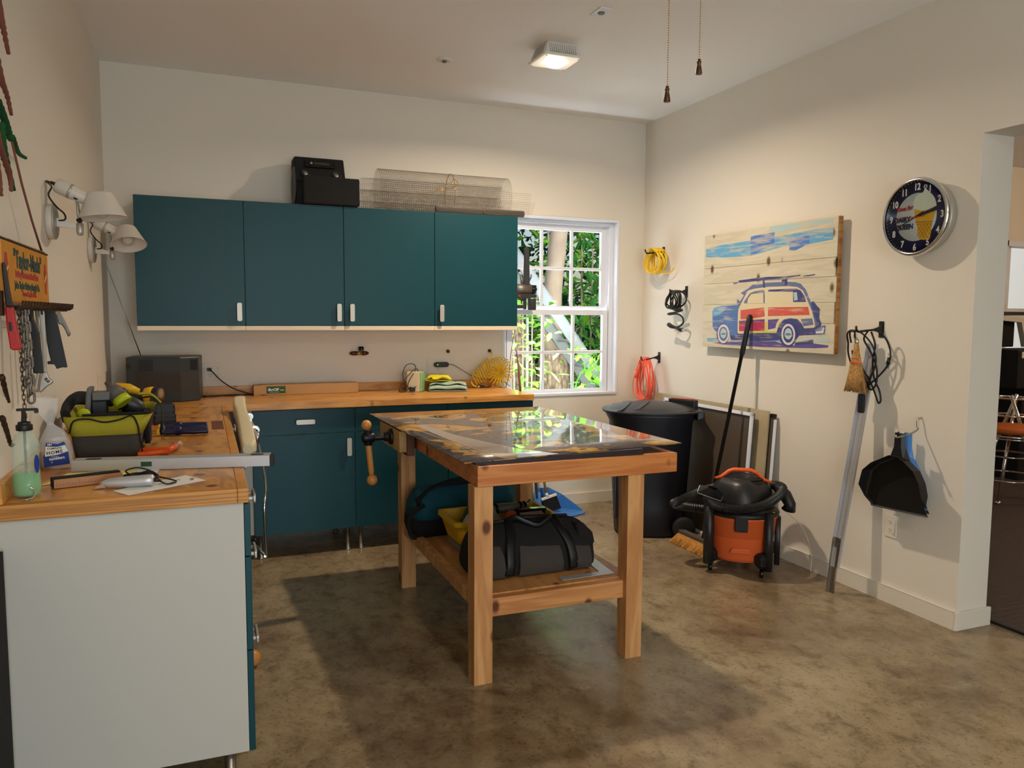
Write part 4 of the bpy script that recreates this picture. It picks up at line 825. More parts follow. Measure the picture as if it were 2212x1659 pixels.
# towels: a sheet folded back and forth, swept sideways
def folded(name, cx, cy, z0, w_, d_, layers, gap, th, rot, seed, m, label, cat, crumple=.003, taper=0.0):
    rnd = random.Random(seed); path = []
    for k in range(layers):
        ys = [-1+2*j/7 for j in range(8)]; ys = ys if k % 2 == 0 else ys[::-1]
        for yy in ys: path.append((yy*d_/2*(1-.05*k), th/2+k*gap+gap*.18*(1-yy*yy)))
        if k < layers-1:
            e = ys[-1]*d_/2*(1-.05*k); path.append((e+(.42*gap if e > 0 else -.42*gap), th/2+k*gap+gap*.25)); path.append((e+(.42*gap if e > 0 else -.42*gap), th/2+k*gap+gap*.8))
    ca, sa = cos(rot), sin(rot); b = B(); V = []; n = 14; ph = rnd.uniform(0, 6)
    for i in range(n+1):
        u = -1+2*i/n; row = []
        for j, (y, z) in enumerate(path):
            x = u*w_/2*(1-taper*z/(layers*gap)); amp = crumple*(z/(gap+th))
            zz = z*(1-.22*abs(u)**3)+amp*sin(5*u+ph+y*40)*.8+rnd.uniform(-1, 1)*crumple*.25; yy = y+crumple*1.6*sin(4*u+j*.7+ph)
            row.append(b.bm.verts.new((cx+x*ca-yy*sa, cy+x*sa+yy*ca, z0+max(th*.5, zz))))
        V.append(row)
    for i in range(n):
        for j in range(len(path)-1): b._f([V[i][j], V[i+1][j], V[i+1][j+1], V[i][j+1]], True)
    return obj(name, b, m, label=label, cat=cat, solid=th, sub=1)
folded('towel', 2.105, -.215, .9512, .27, .17, 4, .0165, .007, R(-16), 4, 'towel', 'folded pale green towel on the back worktop', 'towel', .0045, .06)
folded('cloth', 2.045, -.190, 1.0200, .18, .10, 3, .014, .004, R(10), 9, 'yelcloth', 'crumpled yellow cloth lying on the folded green towel', 'cloth', .006, .25)
obj('paper_slip', B().box(1.67, 1.83, -.06, -.035, .9508, .9520), 'paper', label='thin white strip of paper on the worktop behind the charger', cat='paper')
# black charger in the socket with its wire
t = thing('power_adapter', 'dark power adapter with green light plugged in above the towels', 'adapter', (2.10, -.02, 1.12))
b = B(); b.prism(rr(.108, .036, .017, 6), .0080, .034, on(BF, 2.118, 1.120)); obj('case', b, 'darkgrey', t, bev=.003)
obj('light', B().lathe([(.0035, 0), (.001, .0015)], (2.088, -.034, 1.120), (0, -1, 0), 10), 'led', t)
b = B(); b.tube(bez([(2.172, -.02, 1.122), (2.21, -.03, 1.115), (2.28, -.06, 1.07), (2.36, -.09, 1.025), (2.46, -.12, 1.01), (2.55, -.13, .995), (2.61, -.13, .958)]), .0022, 5); obj('wire', b, 'black', t)
# yellow coiled air hose
t = thing('air_hose', 'coiled yellow air hose hanging from the nipple onto the back worktop', 'hose', (2.48, -.10, .9505))
pts = [Vector((2.494, -.036, 1.212)), Vector((2.497, -.055, 1.19)), Vector((2.485, -.07, 1.165))]
ctr = lambda s: Vector((2.36+.19*s, -.10-.03*s, 1.03+.02*s))
N_ = 30
for i in range(N_*16+1):
    s = i/(N_*16); a = 2*pi*i/16
    if s < .28:
        q_ = s/.28; cpt = Vector((2.335+.14*q_, -.095, 1.015+.085*q_)); ax = Vector((.92, 0, .40)); v = Vector((-.40, 0, .92))
        pts.append(cpt + Vector((0, 1, 0))*cos(a)*.030 + v*sin(a)*(.046+.034*q_) + ax*.01*cos(a))
    else:
        q_ = (s-.28)/.72; ph = R(165-345*q_); rdl = Vector((cos(ph), 0, sin(ph))); hub = Vector((2.535, -.105, 1.065))
        pts.append(hub + rdl*(.062+.046*sin(a)) + Vector((0, 1, 0))*cos(a)*.034 + Vector((-sin(ph), 0, cos(ph)))*.006*cos(a))
pts = [p if p.z > .9562 else Vector((p.x, p.y, .9562)) for p in pts]
obj('coil', B().tube(pts, .0036, 6), 'yelhose', t)
obj('tail', B().tube(bez([pts[3], (2.315, -.11, 1.00), (2.325, -.13, .972), (2.36, -.13, .962), (2.345, -.14, .957)]), .0040, 6), 'yelhose', t)
t = thing('air_gun', 'small metal air tool with dark grip lying beside the yellow hose', 'air tool', (2.385, -.13, .9505))
b = B().tube([(2.372, -.145, .965), (2.43, -.155, .966), (2.45, -.158, .966)], [.010, .010, .004], 10); obj('grip', b, 'bronze', t)
b = B().tube([(2.345, -.14, .962), (2.372, -.145, .965)], [.006, .008], 8); b.tube([(2.45, -.158, .966), (2.475, -.162, .966)], [.004, .0025], 8); b.tube([(2.372, -.145, .974), (2.41, -.153, .981)], .003, 6); obj('nozzle', b, 'steel', t)
# red-brown stick leaning and wires at the cabinet end
obj('stick', B().tube([(2.548, -.045, .951), (2.605, -.012, 1.35)][::1], [.011, .005], 6) if False else B().tube([(2.690-.02, -.20, .9515-.0), (2.655, -.05, 1.25)], [.010, .007], 6), 'stick', label='thin red-brown wooden stick leaning beside the window', cat='stick') if False else None
obj('stick', B().tube([(2.567, -.42, .9515), (2.590, -.345, 1.04), (2.606, -.285, 1.12), (2.628, -.20, 1.22)], [.009, .009, .007, .004], 6), 'stick', label='thin red-brown stick leaning at the right end of the worktop', cat='stick')
obj('wire', B().tube(bez([(2.575, -.30, 1.40), (2.569, -.28, 1.30), (2.565, -.24, 1.18), (2.572, -.20, 1.06), (2.560, -.16, .957), (2.52, -.14, .955)]), .0022, 5), 'black', label='thin dark wire hanging from the wall cabinet down to the worktop end', cat='wire')

# handheld vacuum hanging beside the window
t = thing('handheld_vacuum', 'dark grey handheld vacuum with upright nozzle hanging between cabinet and window', 'vacuum cleaner', (2.70, -.12, 1.45))
V0 = lambda x, y, z: Vector((x+.028, y-.01, z))
b = B(); b.loft([[V0(2.705+x, -.12+y, z) for x, y in rr(w_, d_, .006)] for w_, d_, z in ((.040, .045, 1.700), (.034, .034, 1.85), (.034, .022, 1.955), (.012, .020, 1.975))], smooth=False); obj('nozzle', b, 'darkgrey', t)
b = B(); b.cyl(V0(2.60, -.12, 1.665), V0(2.735, -.12, 1.665), .040); b.tube([V0(2.70, -.12, 1.675), V0(2.705, -.12, 1.72)], [.022, .018], 12); b.tube([V0(2.672, -.12, 1.69), V0(2.662, -.12, 1.76)], .010, 8); b.tube([V0(2.728, -.12, 1.73), V0(2.742, -.12, 1.755), V0(2.742, -.12, 1.775)], .006, 8); obj('motor_body', b, 'galv', t)
b = B()
for k in range(6): a = 2*pi*k/6; b.cyl(V0(2.735, -.12+.024*cos(a), 1.665+.024*sin(a)), V0(2.775, -.12+.024*cos(a), 1.665+.024*sin(a)), .012, n=10)
b.cyl(V0(2.735, -.12, 1.665), V0(2.768, -.12, 1.665), .028); obj('cyclones', b, 'blackgloss', t)
b = B(); b.loft([[V0(x, -.12+y, z) for y, z in ((-.03, z0), (.03, z0), (.03, z1), (-.03, z1))] for x, z0, z1 in ((2.5425, 1.600, 1.632), (2.70, 1.598, 1.632), (2.775, 1.605, 1.628))], smooth=False); obj('bracket', b, 'darkgrey', t, bev=.004)
b = B(); b.loft([[V0(2.750+x, -.12+y, z) for x, y in rr(.050, .055, .01)] for z in (1.515, 1.60)]); b.box(2.60, 2.725, -.15, -.11, 1.525, 1.552); b.box(2.715, 2.727, -.15, -.11, 1.52, 1.60); obj('grip', b, 'darkgrey', t, bev=.003)
obj('button', B().ball(V0(2.635, -.155, 1.613), .010, 10), 'red', t)

# ------------------------------------------------------------------ left wall
def desk_lamp(y, z, label, tilt):
    """articulated clip lamp on a round wall plate; built in the frame of the left wall"""
    p = lambda s, h, o: LROT @ Vector((o, y+s, z+h))      # s along wall, h up, o off the wall
    t = thing('wall_lamp', label, 'lamp', LROT @ Vector((0, y, z)))
    n = (LROT @ Vector((1, 0, 0)))
    obj('wall_plate', B().lathe([(.066, .0005), (.067, .006), (.067, .020), (.066, .022)], LROT @ Vector((0, y, z)), n, 32), 'lampwhite', t); obj('chrome_cap', B().lathe([(.067, .0222), (.066, .026), (.058, .030), (.02, .031)], LROT @ Vector((0, y, z)), n, 32), 'satin', t)
    b = B(); b.loft([[p(-.006, .018, .020), p(.006, .018, .020), p(.006, -.018, .020), p(-.006, -.018, .020)], [p(-.005, .010, .045), p(.005, .010, .045), p(.005, -.020, .045), p(-.005, -.020, .045)], [p(-.004, -.006, .095), p(.004, -.006, .095), p(.004, -.022, .095), p(-.004, -.022, .095)]], smooth=False)
    obj('bracket', b, 'lampwhite', t, bev=.001)
    obj('joint', B().lathe([(.004, -.045), (.011, -.042), (.013, -.030), (.013, .0), (.007, .004)], p(0, -.004, .107), (0, 0, 1), 16), 'satin', t)
    hd = p(0, .095, .100); kn = p(0, .008, .107)
    b = B(); b.tube([kn, p(0, .03, .103), hd], [.006, .006, .005], 8); b.tube([kn+Vector((0, .010, 0)), hd+Vector((0, .010, 0))], .004, 8); obj('arm', b, 'satin', t)
    b = B()
    for q_ in (kn, hd): b.lathe([(.010, -.016), (.010, -.012), (.010, .0)], q_, (0, 1, 0), 14)
    obj('knob', b, 'blackgloss', t)
    ax = (LROT @ Vector((.88, 0, -.42))).normalized()
    s0 = hd + Vector((0, .004, .012)) - ax*.075
    obj('socket', B().lathe([(.006, -.004), (.024, 0), (.028, .006), (.028, .062), (.025, .07), (.024, .105), (.017, .118)], s0, ax, 20), 'lampwhite', t)
    b = B(); b.lathe([(.0285, .047), (.0292, .050), (.0292, .054), (.0285, .057)], s0, ax, 20); obj('switch_ring', b, 'satin', t)
    # conical shade pointing down, open at the bottom, tilted toward the viewer when tilt > 0
    sa = (Vector((.10, -sin(tilt), -cos(tilt)))).normalized(); top = s0+ax*.122+Vector((.035, 0, .030))
    b = B(); b.lathe([(.001, 0), (.043, 0), (.045, .003), (.047, .006), (.086, .094), (.088, .096), (.0865, .097), (.084, .094), (.045, .008), (.001, .006)], top, sa, 36, cap=False); sh = obj('shade', b, 'lampwhite', t)
    obj('bulb', B().ball(top+sa*.065, .030, 16), 'offwhite', t)
    obj('neck', B().tube([s0+ax*.11, top+Vector((-.012, 0, -.028))+sa*.01], [.012, .018], 12), 'lampwhite', t)
    b = B(); b.tube(bez([s0-ax*.004, s0-ax*.03+Vector((-.01, 0, 0)), p(-.08, .120, .03), p(-.10, .085, .022), p(-.07, .050, .040), p(-.03, .028, .060), p(-.01, .008, .058), p(0, .004, .025)]), .0032, 8)
    b.lathe([(.005, -.02), (.008, 0)], s0, ax, 10); obj('cable', b, 'black', t)
desk_lamp(-1.93, 1.815, 'larger-looking metal wall lamp on the left wall, nearer the viewer', .05)
desk_lamp(-.80, 1.797, 'metal wall lamp on the left wall nearest the corner and cabinet', .40)

# yellow tin sign box with hanging tools
t = thing('tin_box', 'old yellow tin display box with lettering, hung on the left wall', 'tin box', LROT @ Vector((0, -2.55, 1.50)))
BX0, BX1 = -3.06, -2.13     # along the wall
def pw(s, h, o): return LROT @ Vector((o, s, h))
SX = LROT @ Matrix.Translation((.060, 0, 0))
SF = frame(pw(-2.99, 1.496, .060), (sin(LA), cos(LA), 0), (0, 0, 1))    # sign face: x 0..0.64 to the right, y 0..0.163 up
obj('box_body', B().box(0, .64, 0, .163, -.058, 0, SF), 'signyellow', t, bev=.003)
obj('box_rim', B().box(-.004, .644, .1632, .168, -.060, .002, SF), 'rust', t, bev=.001)
b = B(); b.box(-.42, -.006, -.035, .150, -.058, -.004, SF); obj('side_section', b, 'signyellow', t, bev=.003)
obj('side_base', B().box(-.42, -.006, -.036, .028, -.0035, .002, SF), 'rust', t)
text('"Taylor-Made"', on(SF, .135, .098, .0006), .068, 'signgreen', t, bold=.002, sx=.98)
text('Battery Guaranteed in all Cars', on(SF, .150, .072, .0006), .026, 'signred', t, bold=.0012, sx=.98)
text('John Taylor Battery Supply Co.', on(SF, .135, .040, .0006), .028, 'signgreen', t, bold=.0012, sx=.98)
text('Kansas City, Mo. U.S.A.', on(SF, .230, .020, .0006), .021, 'signred', t, bold=.0004, sx=.98)
for x in (.045, .585):
    b = B(); f = on(SF, x, .085, .0)
    b.prism([(-.012, .045), (.012, .045), (.014, .030), (.022, .018), (.018, -.012), (.008, -.052), (-.008, -.052), (-.018, -.012), (-.022, .018), (-.014, .030)], .0002, .0010, f)
    p = obj('bottle_picture', b, 'signred', t)
    obj('sash_picture', B().prism([(-.018, -.018), (.018, .006), (.018, .014), (-.018, -.008)], .0011, .0015, f), 'yelpaper', t)
# comb-shaped rack below it
t = thing('tool_rack', 'dark toothed metal rack under the tin box holding tools', 'rack', pw(-2.6, 1.48, .08))
RKF = frame(pw(-2.97, 1.474, .062), (sin(LA)*1.0+.028, cos(LA), 0), (0, 0, 1))
obj('bar', B().box(0, .72, 0, .014, .002, .016, RKF), 'rust', t, bev=.001)
b = B()
for k in range(21):
    x = .012+k*.0345; b.tube([on(RKF, x, .007, .016).translation, on(RKF, x, .007, .026).translation, on(RKF, x, .012, .034).translation, on(RKF, x, .026, .036).translation], .0035, 6)
obj('tooth', b, 'rust', t)
def flat(name, s, pts, th, m, parent=None, bev=.002, off=0.0, **k):
    """flat tool hanging at right angles to the left wall: points are (x, z) in the plane y = s"""
    b = B(); b.prism(pts, -th/2-off, th/2-off, frame((0, s, 0), (1, 0, 0), (0, 0, 1))); return obj(name, b, m, parent, bev=bev, **k)
t = thing('hand_saw', 'red-handled folding saw with black blade hanging left of the chain', 'saw', (.035, -3.0, 1.372))
flat('handle', -3.0, [(.024, 1.484), (.043, 1.482), (.047, 1.44), (.057, 1.378), (.053, 1.371), (.035, 1.371), (.031, 1.376), (.026, 1.43)], .018, 'red', t, .004)
flat('blade', -3.0, [(.021, 1.594), (.025, 1.598), (.0295, 1.594), (.036, 1.53), (.0415, 1.483), (.026, 1.483), (.023, 1.54)], .012, 'black', t, .003)
flat('grip_inset', -3.0, [(.031, 1.444), (.038, 1.444), (.040, 1.425), (.036, 1.418), (.031, 1.424)], .020, 'black', t)
def links(b, pts, L_, W_, r):
    P = bez(pts, 10); d = [0]
    for a, q_ in zip(P, P[1:]): d.append(d[-1]+(q_-a).length)
    n = int(d[-1]/(L_*.72))
    for k in range(n):
        s = (k+.5)*L_*.72; i = max(j for j in range(len(d)) if d[j] <= s); i = min(i, len(P)-2); f = (s-d[i])/max(1e-6, d[i+1]-d[i]); p = P[i].lerp(P[i+1], f); tn = (P[i+1]-P[i]).normalized()
        u = (Vector((1, 0, 0)) if k % 2 == 0 else Vector((0, 1, 0))); u = (u-tn*u.dot(tn)).normalized()
        if k % 2 == 0: u = (u+Vector((0, .5, 0))); u = (u-tn*u.dot(tn)).normalized()
        pt = [p+tn*((L_/2-W_/2)*(1 if sin(a) > 0 else -1)+W_/2*sin(a))+u*W_/2*cos(a) for a in [2*pi*(j+.5)/10 for j in range(10)]]
        b.tube(pt, r, 6, closed=True)
t = thing('chain', 'heavy galvanized steel chain hanging from the rack', 'chain', (.045, -2.85, 1.19))
b = B(); links(b, [(.042, -2.85, 1.49), (.046, -2.85, 1.36), (.047, -2.85, 1.20)], .034, .017, .0034); links(b, [(.036, -2.86, 1.485), (.041, -2.86, 1.34), (.043, -2.86, 1.235)], .034, .017, .0034); obj('links', b, 'galv', t)
t = thing('chain', 'thin rusty chain hanging just left of the heavy chain', 'chain', (.031, -2.86, 1.17))
b = B(); links(b, [(.030, -2.87, 1.475), (.031, -2.87, 1.33), (.034, -2.87, 1.17)], .018, .008, .0011); obj('links', b, 'rust', t)
t = thing('tool_sheath', 'long black tapered sheath hanging between the chain and the wrench', 'sheath', (.04, -2.70, 1.289))
flat('body', -2.70, [(.0255, 1.499), (.0365, 1.499), (.038, 1.452), (.050, 1.41), (.0565, 1.292), (.052, 1.289), (.046, 1.291), (.040, 1.289), (.030, 1.291), (.031, 1.38), (.026, 1.445)], .016, 'black', t, .003)
t = thing('wrench', 'chrome adjustable wrench hanging jaw down from the rack', 'wrench', (.045, -2.60, 1.225))
flat('handle', -2.60, [(.035, 1.480), (.050, 1.480), (.051, 1.462), (.0505, 1.376), (.049, 1.285), (.039, 1.285), (.0405, 1.376), (.037, 1.458)], .009, 'steel', t, .002)
flat('jaw', -2.60, [(.039, 1.288), (.049, 1.288), (.056, 1.266), (.066, 1.259), (.064, 1.252), (.050, 1.243), (.036, 1.228), (.029, 1.223), (.027, 1.232), (.031, 1.262)], .014, 'steel', t, .003)
flat('hole', -2.60, [(.041, 1.478), (.047, 1.478), (.0475, 1.465), (.044, 1.461), (.041, 1.465)], .0095, 'black', t, .0)
b = B(); b.cyl((.046, -2.609, 1.268), (.056, -2.609, 1.256), .0045, n=10); obj('adjusting_screw', b, 'galv', t)
t = thing('socket_wrench', 'steel tube wrench hanging behind the adjustable wrench', 'wrench', (.018, -2.55, 1.22))
obj('shaft', B().tube([(.022, -2.55, 1.479), (.026, -2.55, 1.41), (.022, -2.55, 1.29), (.012, -2.55, 1.235), (.009, -2.55, 1.222)], [.005, .006, .006, .008, .008], 12), 'satin', t)
t = thing('pruning_saw', 'wide black scabbard with curved grey hook, rightmost tool on the rack', 'saw', (.055, -2.45, 1.286))
flat('scabbard', -2.45, [(.029, 1.480), (.057, 1.477), (.065, 1.426), (.0855, 1.293), (.083, 1.290), (.078, 1.292), (.068, 1.291), (.060, 1.288), (.056, 1.287), (.054, 1.293), (.050, 1.302), (.031, 1.303), (.031, 1.312), (.041, 1.313), (.036, 1.34), (.031, 1.38)], .02, 'black', t, .003)
flat('hook', -2.42, [(.052, 1.477), (.063, 1.478), (.071, 1.468), (.080, 1.446), (.0955, 1.404), (.094, 1.394), (.088, 1.390), (.080, 1.414), (.072, 1.430), (.062, 1.433)], .012, 'galv', t, .004)
flat('yellow_tab', -2.425, [(.052, 1.478), (.060, 1.479), (.060, 1.464), (.056, 1.468)], .015, 'yellow', t, 0)
for s, h, lab in ((-2.44, 1.6665, 'a'),):
    obj('stick', B().tube([pw(-2.83, 1.668, .045), pw(-2.35, 1.668, .050)], .004, 6), 'cane_tan', label='thin bamboo stick lying on top of the yellow tin box', cat='stick')
# hanging braided wall ornament (dried vine with dangling cords)
t = thing('hanging_vine', 'dried reddish green vine hanging at the top left edge of the frame', 'dried plant', pw(-2.75, 1.80, .03))
def rope(pts, r): 
    P = bez([pw(s, h, .028) for s, h in pts], 6); rd = [r*(.8+.5*abs(sin(i*1.7)))*(1-.55*i/len(P)) for i in range(len(P))]; return P, rd
for pts, r, m in (([(-2.76, 2.40), (-2.70, 2.31), (-2.66, 2.27), (-2.618, 2.225)], .010, 'redcord'), ([(-2.78, 2.17), (-2.72, 2.12), (-2.66, 2.09), (-2.62, 2.05)], .009, 'redcord'), ([(-2.80, 2.05), (-2.72, 2.02), (-2.67, 1.99), (-2.65, 1.975), (-2.62, 1.985), (-2.57, 1.962), (-2.53, 1.953), (-2.445, 1.958)], .010, 'leafC'),
                  ([(-2.85, 1.98), (-2.79, 1.93), (-2.74, 1.90), (-2.68, 1.86), (-2.67, 1.82)], .010, 'redcord'), ([(-2.75, 2.00), (-2.74, 1.95), (-2.70, 1.90), (-2.63, 1.83)], .008, 'leafC'), ([(-2.86, 1.90), (-2.82, 1.84), (-2.80, 1.79)], .010, 'redcord'), ([(-2.90, 1.30), (-2.86, 1.25), (-2.83, 1.22)], .007, 'rust'), ([(-2.92, 1.19), (-2.87, 1.14), (-2.835, 1.10), (-2.80, 1.095)], .007, 'rust')):
    P, rd = rope(pts, r); obj('strand', B().tube(P, rd, 7), m, t)
obj('cord', B().tube([pw(-2.65, 1.975, .03), pw(-2.56, 1.86, .035), pw(-2.46, 1.76, .04), pw(-2.385, 1.672, .05)], .0035, 6), 'redcord', t)

# ------------------------------------------------------------------ left worktop items
Z0 = .9508
# soap bottle
t = thing('soap_bottle', 'clear pump bottle with green liquid soap at the near left of the worktop', 'bottle', (.022, -2.84, Z0))
c0 = (.024, -2.835, Z0)
obj('bottle', B().lathe([(.030, .001), (.034, .006), (.036, .03), (.0335, .08), (.033, .11), (.036, .14), (.034, .158), (.024, .176), (.016, .184), (.0155, .190)], c0, n=30, sx=1.0, sy=.8), 'soapplastic', t)
obj('liquid', B().lathe([(.028, .004), (.0325, .010), (.0345, .03), (.033, .068)], c0, n=30, sx=1, sy=.8), 'soap', t)
b = B(); b.lathe([(.020, .188), (.021, .190), (.021, .204), (.016, .206), (.016, .212), (.007, .214), (.0055, .238), (.0055, .244)], c0, n=20)
b.loft([[(c0[0]+x, c0[1]+y, c0[2]+z) for x, y in ((-.017, -.006), (.034, -.006), (.034, .006), (-.017, .006))] for z in (.243, .250)], smooth=False); b.box(c0[0]+.026, c0[0]+.036, c0[1]-.005, c0[1]+.005, c0[2]+.236, c0[2]+.247)
obj('pump', b, 'black', t, bev=.001); obj('pump_tube', B().cyl((c0[0], c0[1], Z0+.02), (c0[0], c0[1], Z0+.19), .0035, n=8), 'midgrey', t)
lf = frame((c0[0]+.030, c0[1]-.0235, Z0+.095), (.80, .60, 0), (0, 0, 1)); obj('label', B().prism([(.007*cos(a), .026*sin(a)) for a in [2*pi*k/18 for k in range(18)]], 0, .0012, lf), 'bottleblue', t, label='small blue oval label')
obj('hook', B().tube(bez([(.012, -2.885, .9545), (.032, -2.905, .955), (.046, -2.89, .958), (.050, -2.875, .967), (.046, -2.868, .976), (.036, -2.868, .982)]), .0022, 6), 'chrome', label='small bent chrome hook lying at the foot of the soap bottle', cat='hook')
obj('wood_block', B().box(.0235, .060, -.045, .045, 0, .03, LROT @ Matrix.Translation((-.022+.0, -2.89, Z0))), 'oak', label='short wooden block beside the soap bottle', cat='block') if False else None
# bag of plastic cups
t = thing('cup_bag', 'knotted clear plastic bag of tumblers with blue printed label', 'bag of cups', (.035, -2.40, Z0))
bx_, by_ = .036, -2.385
rnd = random.Random(5); rings = []
for z, rx, ry in ((.002, .044, .040), (.02, .052, .045), (.06, .051, .045), (.10, .042, .040), (.125, .030, .030), (.142, .014, .014), (.150, .009, .009), (.160, .016, .014), (.185, .030, .022), (.215, .040, .026), (.235, .044, .028)):
    rings.append([(bx_-(.004 if z < .14 else .016+(z-.15)*.20)+rx*cos(a)*(1+rnd.uniform(-.10, .10)), by_+ry*sin(a)*(1+rnd.uniform(-.12, .12)), Z0+z+rnd.uniform(-.003, .003)*(z > .01)) for a in [2*pi*k/22 for k in range(22)]])
obj('bag', B().loft(rings, cap=False), 'bagplastic', t, sub=1)
b = B()
for k in range(9): b.lathe([(.026, 0), (.034, .006), (.032, .0055)], (bx_, by_, Z0+.012+k*.010), (0, 0, 1), 20)
b.lathe([(.018, 0), (.030, .06), (.033, .06)], (bx_, by_, Z0+.030), n=20); obj('cup', b, 'clearplastic', t)
lf = frame((bx_+.002, by_-.0415, Z0+.004), (.98, .12, 0), (0, -.10, 1))
def curved(pts2, m, name, zoff, parent=t):
    b = B(); b.prism(pts2, zoff, zoff+.0005, lf); return obj(name, b, m, parent)
curved([(-.034, .006), (.040, .012), (.036, .056), (.026, .090), (.008, .082), (-.026, .088), (-.030, .050), (-.036, .045)], 'bottleblue', 'label', .0)
curved([(-.031, .042), (.006, .046), (.036, .056), (.028, .078), (.006, .073), (-.028, .076)], 'white', 'label_panel', .0006)
text('COMPLETE', on(lf, -.024, .0655, .0012), .0085, 'rust', t, bold=.0003, ext=.0001); text('HOME', on(lf, -.026, .0480, .0012) @ Matrix.Rotation(.10, 4, 'Z'), .0150, 'black', t, bold=.0004, ext=.0001, sp=1.2)
text('18+', on(lf, -.024, .0785, .0012), .0095, 'white', t, bold=.0004, ext=.0001); text('PREMIUM', on(lf, -.014, .038, .0008), .005, 'white', t, ext=.0001); text('tumblers', on(lf, -.019, .028, .0008) @ Matrix.Rotation(.10, 4, 'Z'), .0125, 'white', t, bold=.0005, ext=.0001)
# big tool bag, lime and grey
t = thing('tool_bag', 'open lime green and dark grey tool bag full of power tools', 'tool bag', (.17, -2.05, Z0))
def ring_(z, x0, x1, y0, y1, r, wob=.0): return [((x0+x1)/2+x, (y0+y1)/2+y, Z0+z) for x, y in rr(x1-x0, y1-y0, r, 5)]
b = B(); b.loft([ring_(.002, .072, .275, -2.27, -1.82, .03), ring_(.03, .068, .280, -2.275, -1.82, .035), ring_(.085, .060, .290, -2.275, -1.82, .04)]); obj('lower_body', b, 'greyfab', t)
b = B(); b.loft([ring_(.085, .060, .290, -2.276, -1.82, .04), ring_(.13, .040, .312, -2.27, -1.80, .05), ring_(.152, .034, .322, -2.26, -1.79, .05)], cap=False); obj('upper_body', b, 'limefab', t, solid=.004)
b = B(); b.loft([ring_(.118, .060, .305, -2.25, -1.81, .05), ring_(.121, .080, .290, -2.22, -1.84, .05)]); obj('lining', b, 'blackfab', t)
b = B(); b.tube(bez([(.046, -2.23, Z0+.150), (.034, -2.14, Z0+.168), (.05, -2.02, Z0+.195), (.09, -1.92, Z0+.185), (.16, -1.82, Z0+.165)]), .026, 8, flat=.6); b.tube(bez([(.10, -2.262, Z0+.158), (.19, -2.266, Z0+.159), (.30, -2.262, Z0+.160), (.326, -2.2, Z0+.160), (.33, -2.0, Z0+.160)]), .0045, 6)
obj('rim', b, 'blackfab', t)
b = B(); b.tube(bez([(.058, -2.262, Z0+.095), (.075, -2.278, Z0+.140), (.12, -2.277, Z0+.146), (.17, -2.279, Z0+.133), (.22, -2.278, Z0+.140), (.258, -2.276, Z0+.152), (.276, -2.276, Z0+.120), (.283, -2.278, Z0+.070), (.290, -2.274, Z0+.006)]), .0032, 6); obj('piping', b, 'blackfab', t)
b = B(); b.loft([[(.297+x, -2.03+y, Z0+z) for x, y in rr(.020, .17*k, .01)] for k, z in ((.7, .02), (1, .045), (1, .12), (.7, .146))]); obj('side_pocket', b, 'blackfab', t)
# contents
t2 = thing('cordless_drill', 'grey and black cordless tool battery sticking up at the left of the lime bag', 'power tool', (.12, -2.08, Z0+.12))
b = B(); b.loft([[(x, -2.08+y, Z0+z) for x, y in ((.088+dx, -.03), (.108+dx, -.03), (.108+dx, .03), (.088+dx, .03))] for z, dx in ((.125, 0), (.215, .008), (.245, .014))], smooth=False); obj('disc', b, 'midgrey', t2, bev=.006)
b = B(); b.box(.118, .175, -2.12, -2.05, Z0+.195, Z0+.226); obj('battery', b, 'midgrey', t2, bev=.004); obj('body', B().box(.112, .165, -2.11, -2.05, Z0+.12, Z0+.195), 'black', t2, bev=.006)
t2 = thing('cordless_sander', 'grey and lime cordless tool lying in the middle of the tool bag', 'power tool', (.19, -2.10, Z0+.12))
ax = Vector((.42, -.2, -.55)).normalized(); o_ = Vector((.178, -2.06, Z0+.235))
obj('body', B().lathe([(.008, -.03), (.012, -.006), (.022, 0), (.030, .012), (.032, .045)], o_, ax, 20), 'rail', t2); obj('lime_band', B().lathe([(.0322, .046), (.034, .075)], o_, ax, 20), 'lime', t2)
t2 = thing('jigsaw', 'black and dark teal power tool in the right half of the tool bag', 'power tool', (.24, -2.0, Z0+.12))
obj('body', B().loft([[Vector((.200+.085*u, -1.98+y*k, Z0+.185-.035*u+z*k)) for y, z in ((-.030, -.04), (.030, -.04), (.034, .0), (.02, .03), (-.02, .03), (-.034, .0))] for u, k in ((-.1, .6), (.15, .95), (.5, 1.0), (.85, .9), (1.05, .5))]), 'slate_plastic', t2, sub=1)
b = B(); b.ball((.207, -2.01, Z0+.205), .026, 12, (1, 1, 1.1)); b.tube([(.19, -2.0, Z0+.22), (.215, -2.0, Z0+.15)], .022, 10); obj('head', b, 'black', t2); JIG = t2
t2 = thing('drill', 'yellow and black drill lying behind the tools in the tool bag', 'power tool', (.20, -1.88, Z0+.12))
obj('body', B().tube([(.150, -1.86, Z0+.205), (.185, -1.86, Z0+.222), (.225, -1.86, Z0+.215), (.262, -1.86, Z0+.200)], [.006, .018, .020, .012], 12), 'yellow', t2); obj('grip', B().tube([(.20, -1.86, Z0+.21), (.21, -1.86, Z0+.12)], .014, 10), 'black', t2)
obj('lime_ball', B().ball((.093, -2.16, Z0+.150), .022, 16, (1.1, 1, 1)), 'lime', label='lime green rounded tool end poking over the left rim of the bag', cat='power tool')
t2 = JIG
b = B(); b.tube(bez([(.26, -1.86, Z0+.175), (.31, -1.88, Z0+.178), (.345, -1.98, Z0+.150), (.352, -2.10, Z0+.10)]), .0035, 6); obj('cable', b, 'black', t2)
b = B(); b.tube(bez([(.25, -1.84, Z0+.19), (.30, -1.82, Z0+.185), (.338, -1.84, Z0+.150)]), .006, 6); obj('sleeve', b, 'limefab', t2)
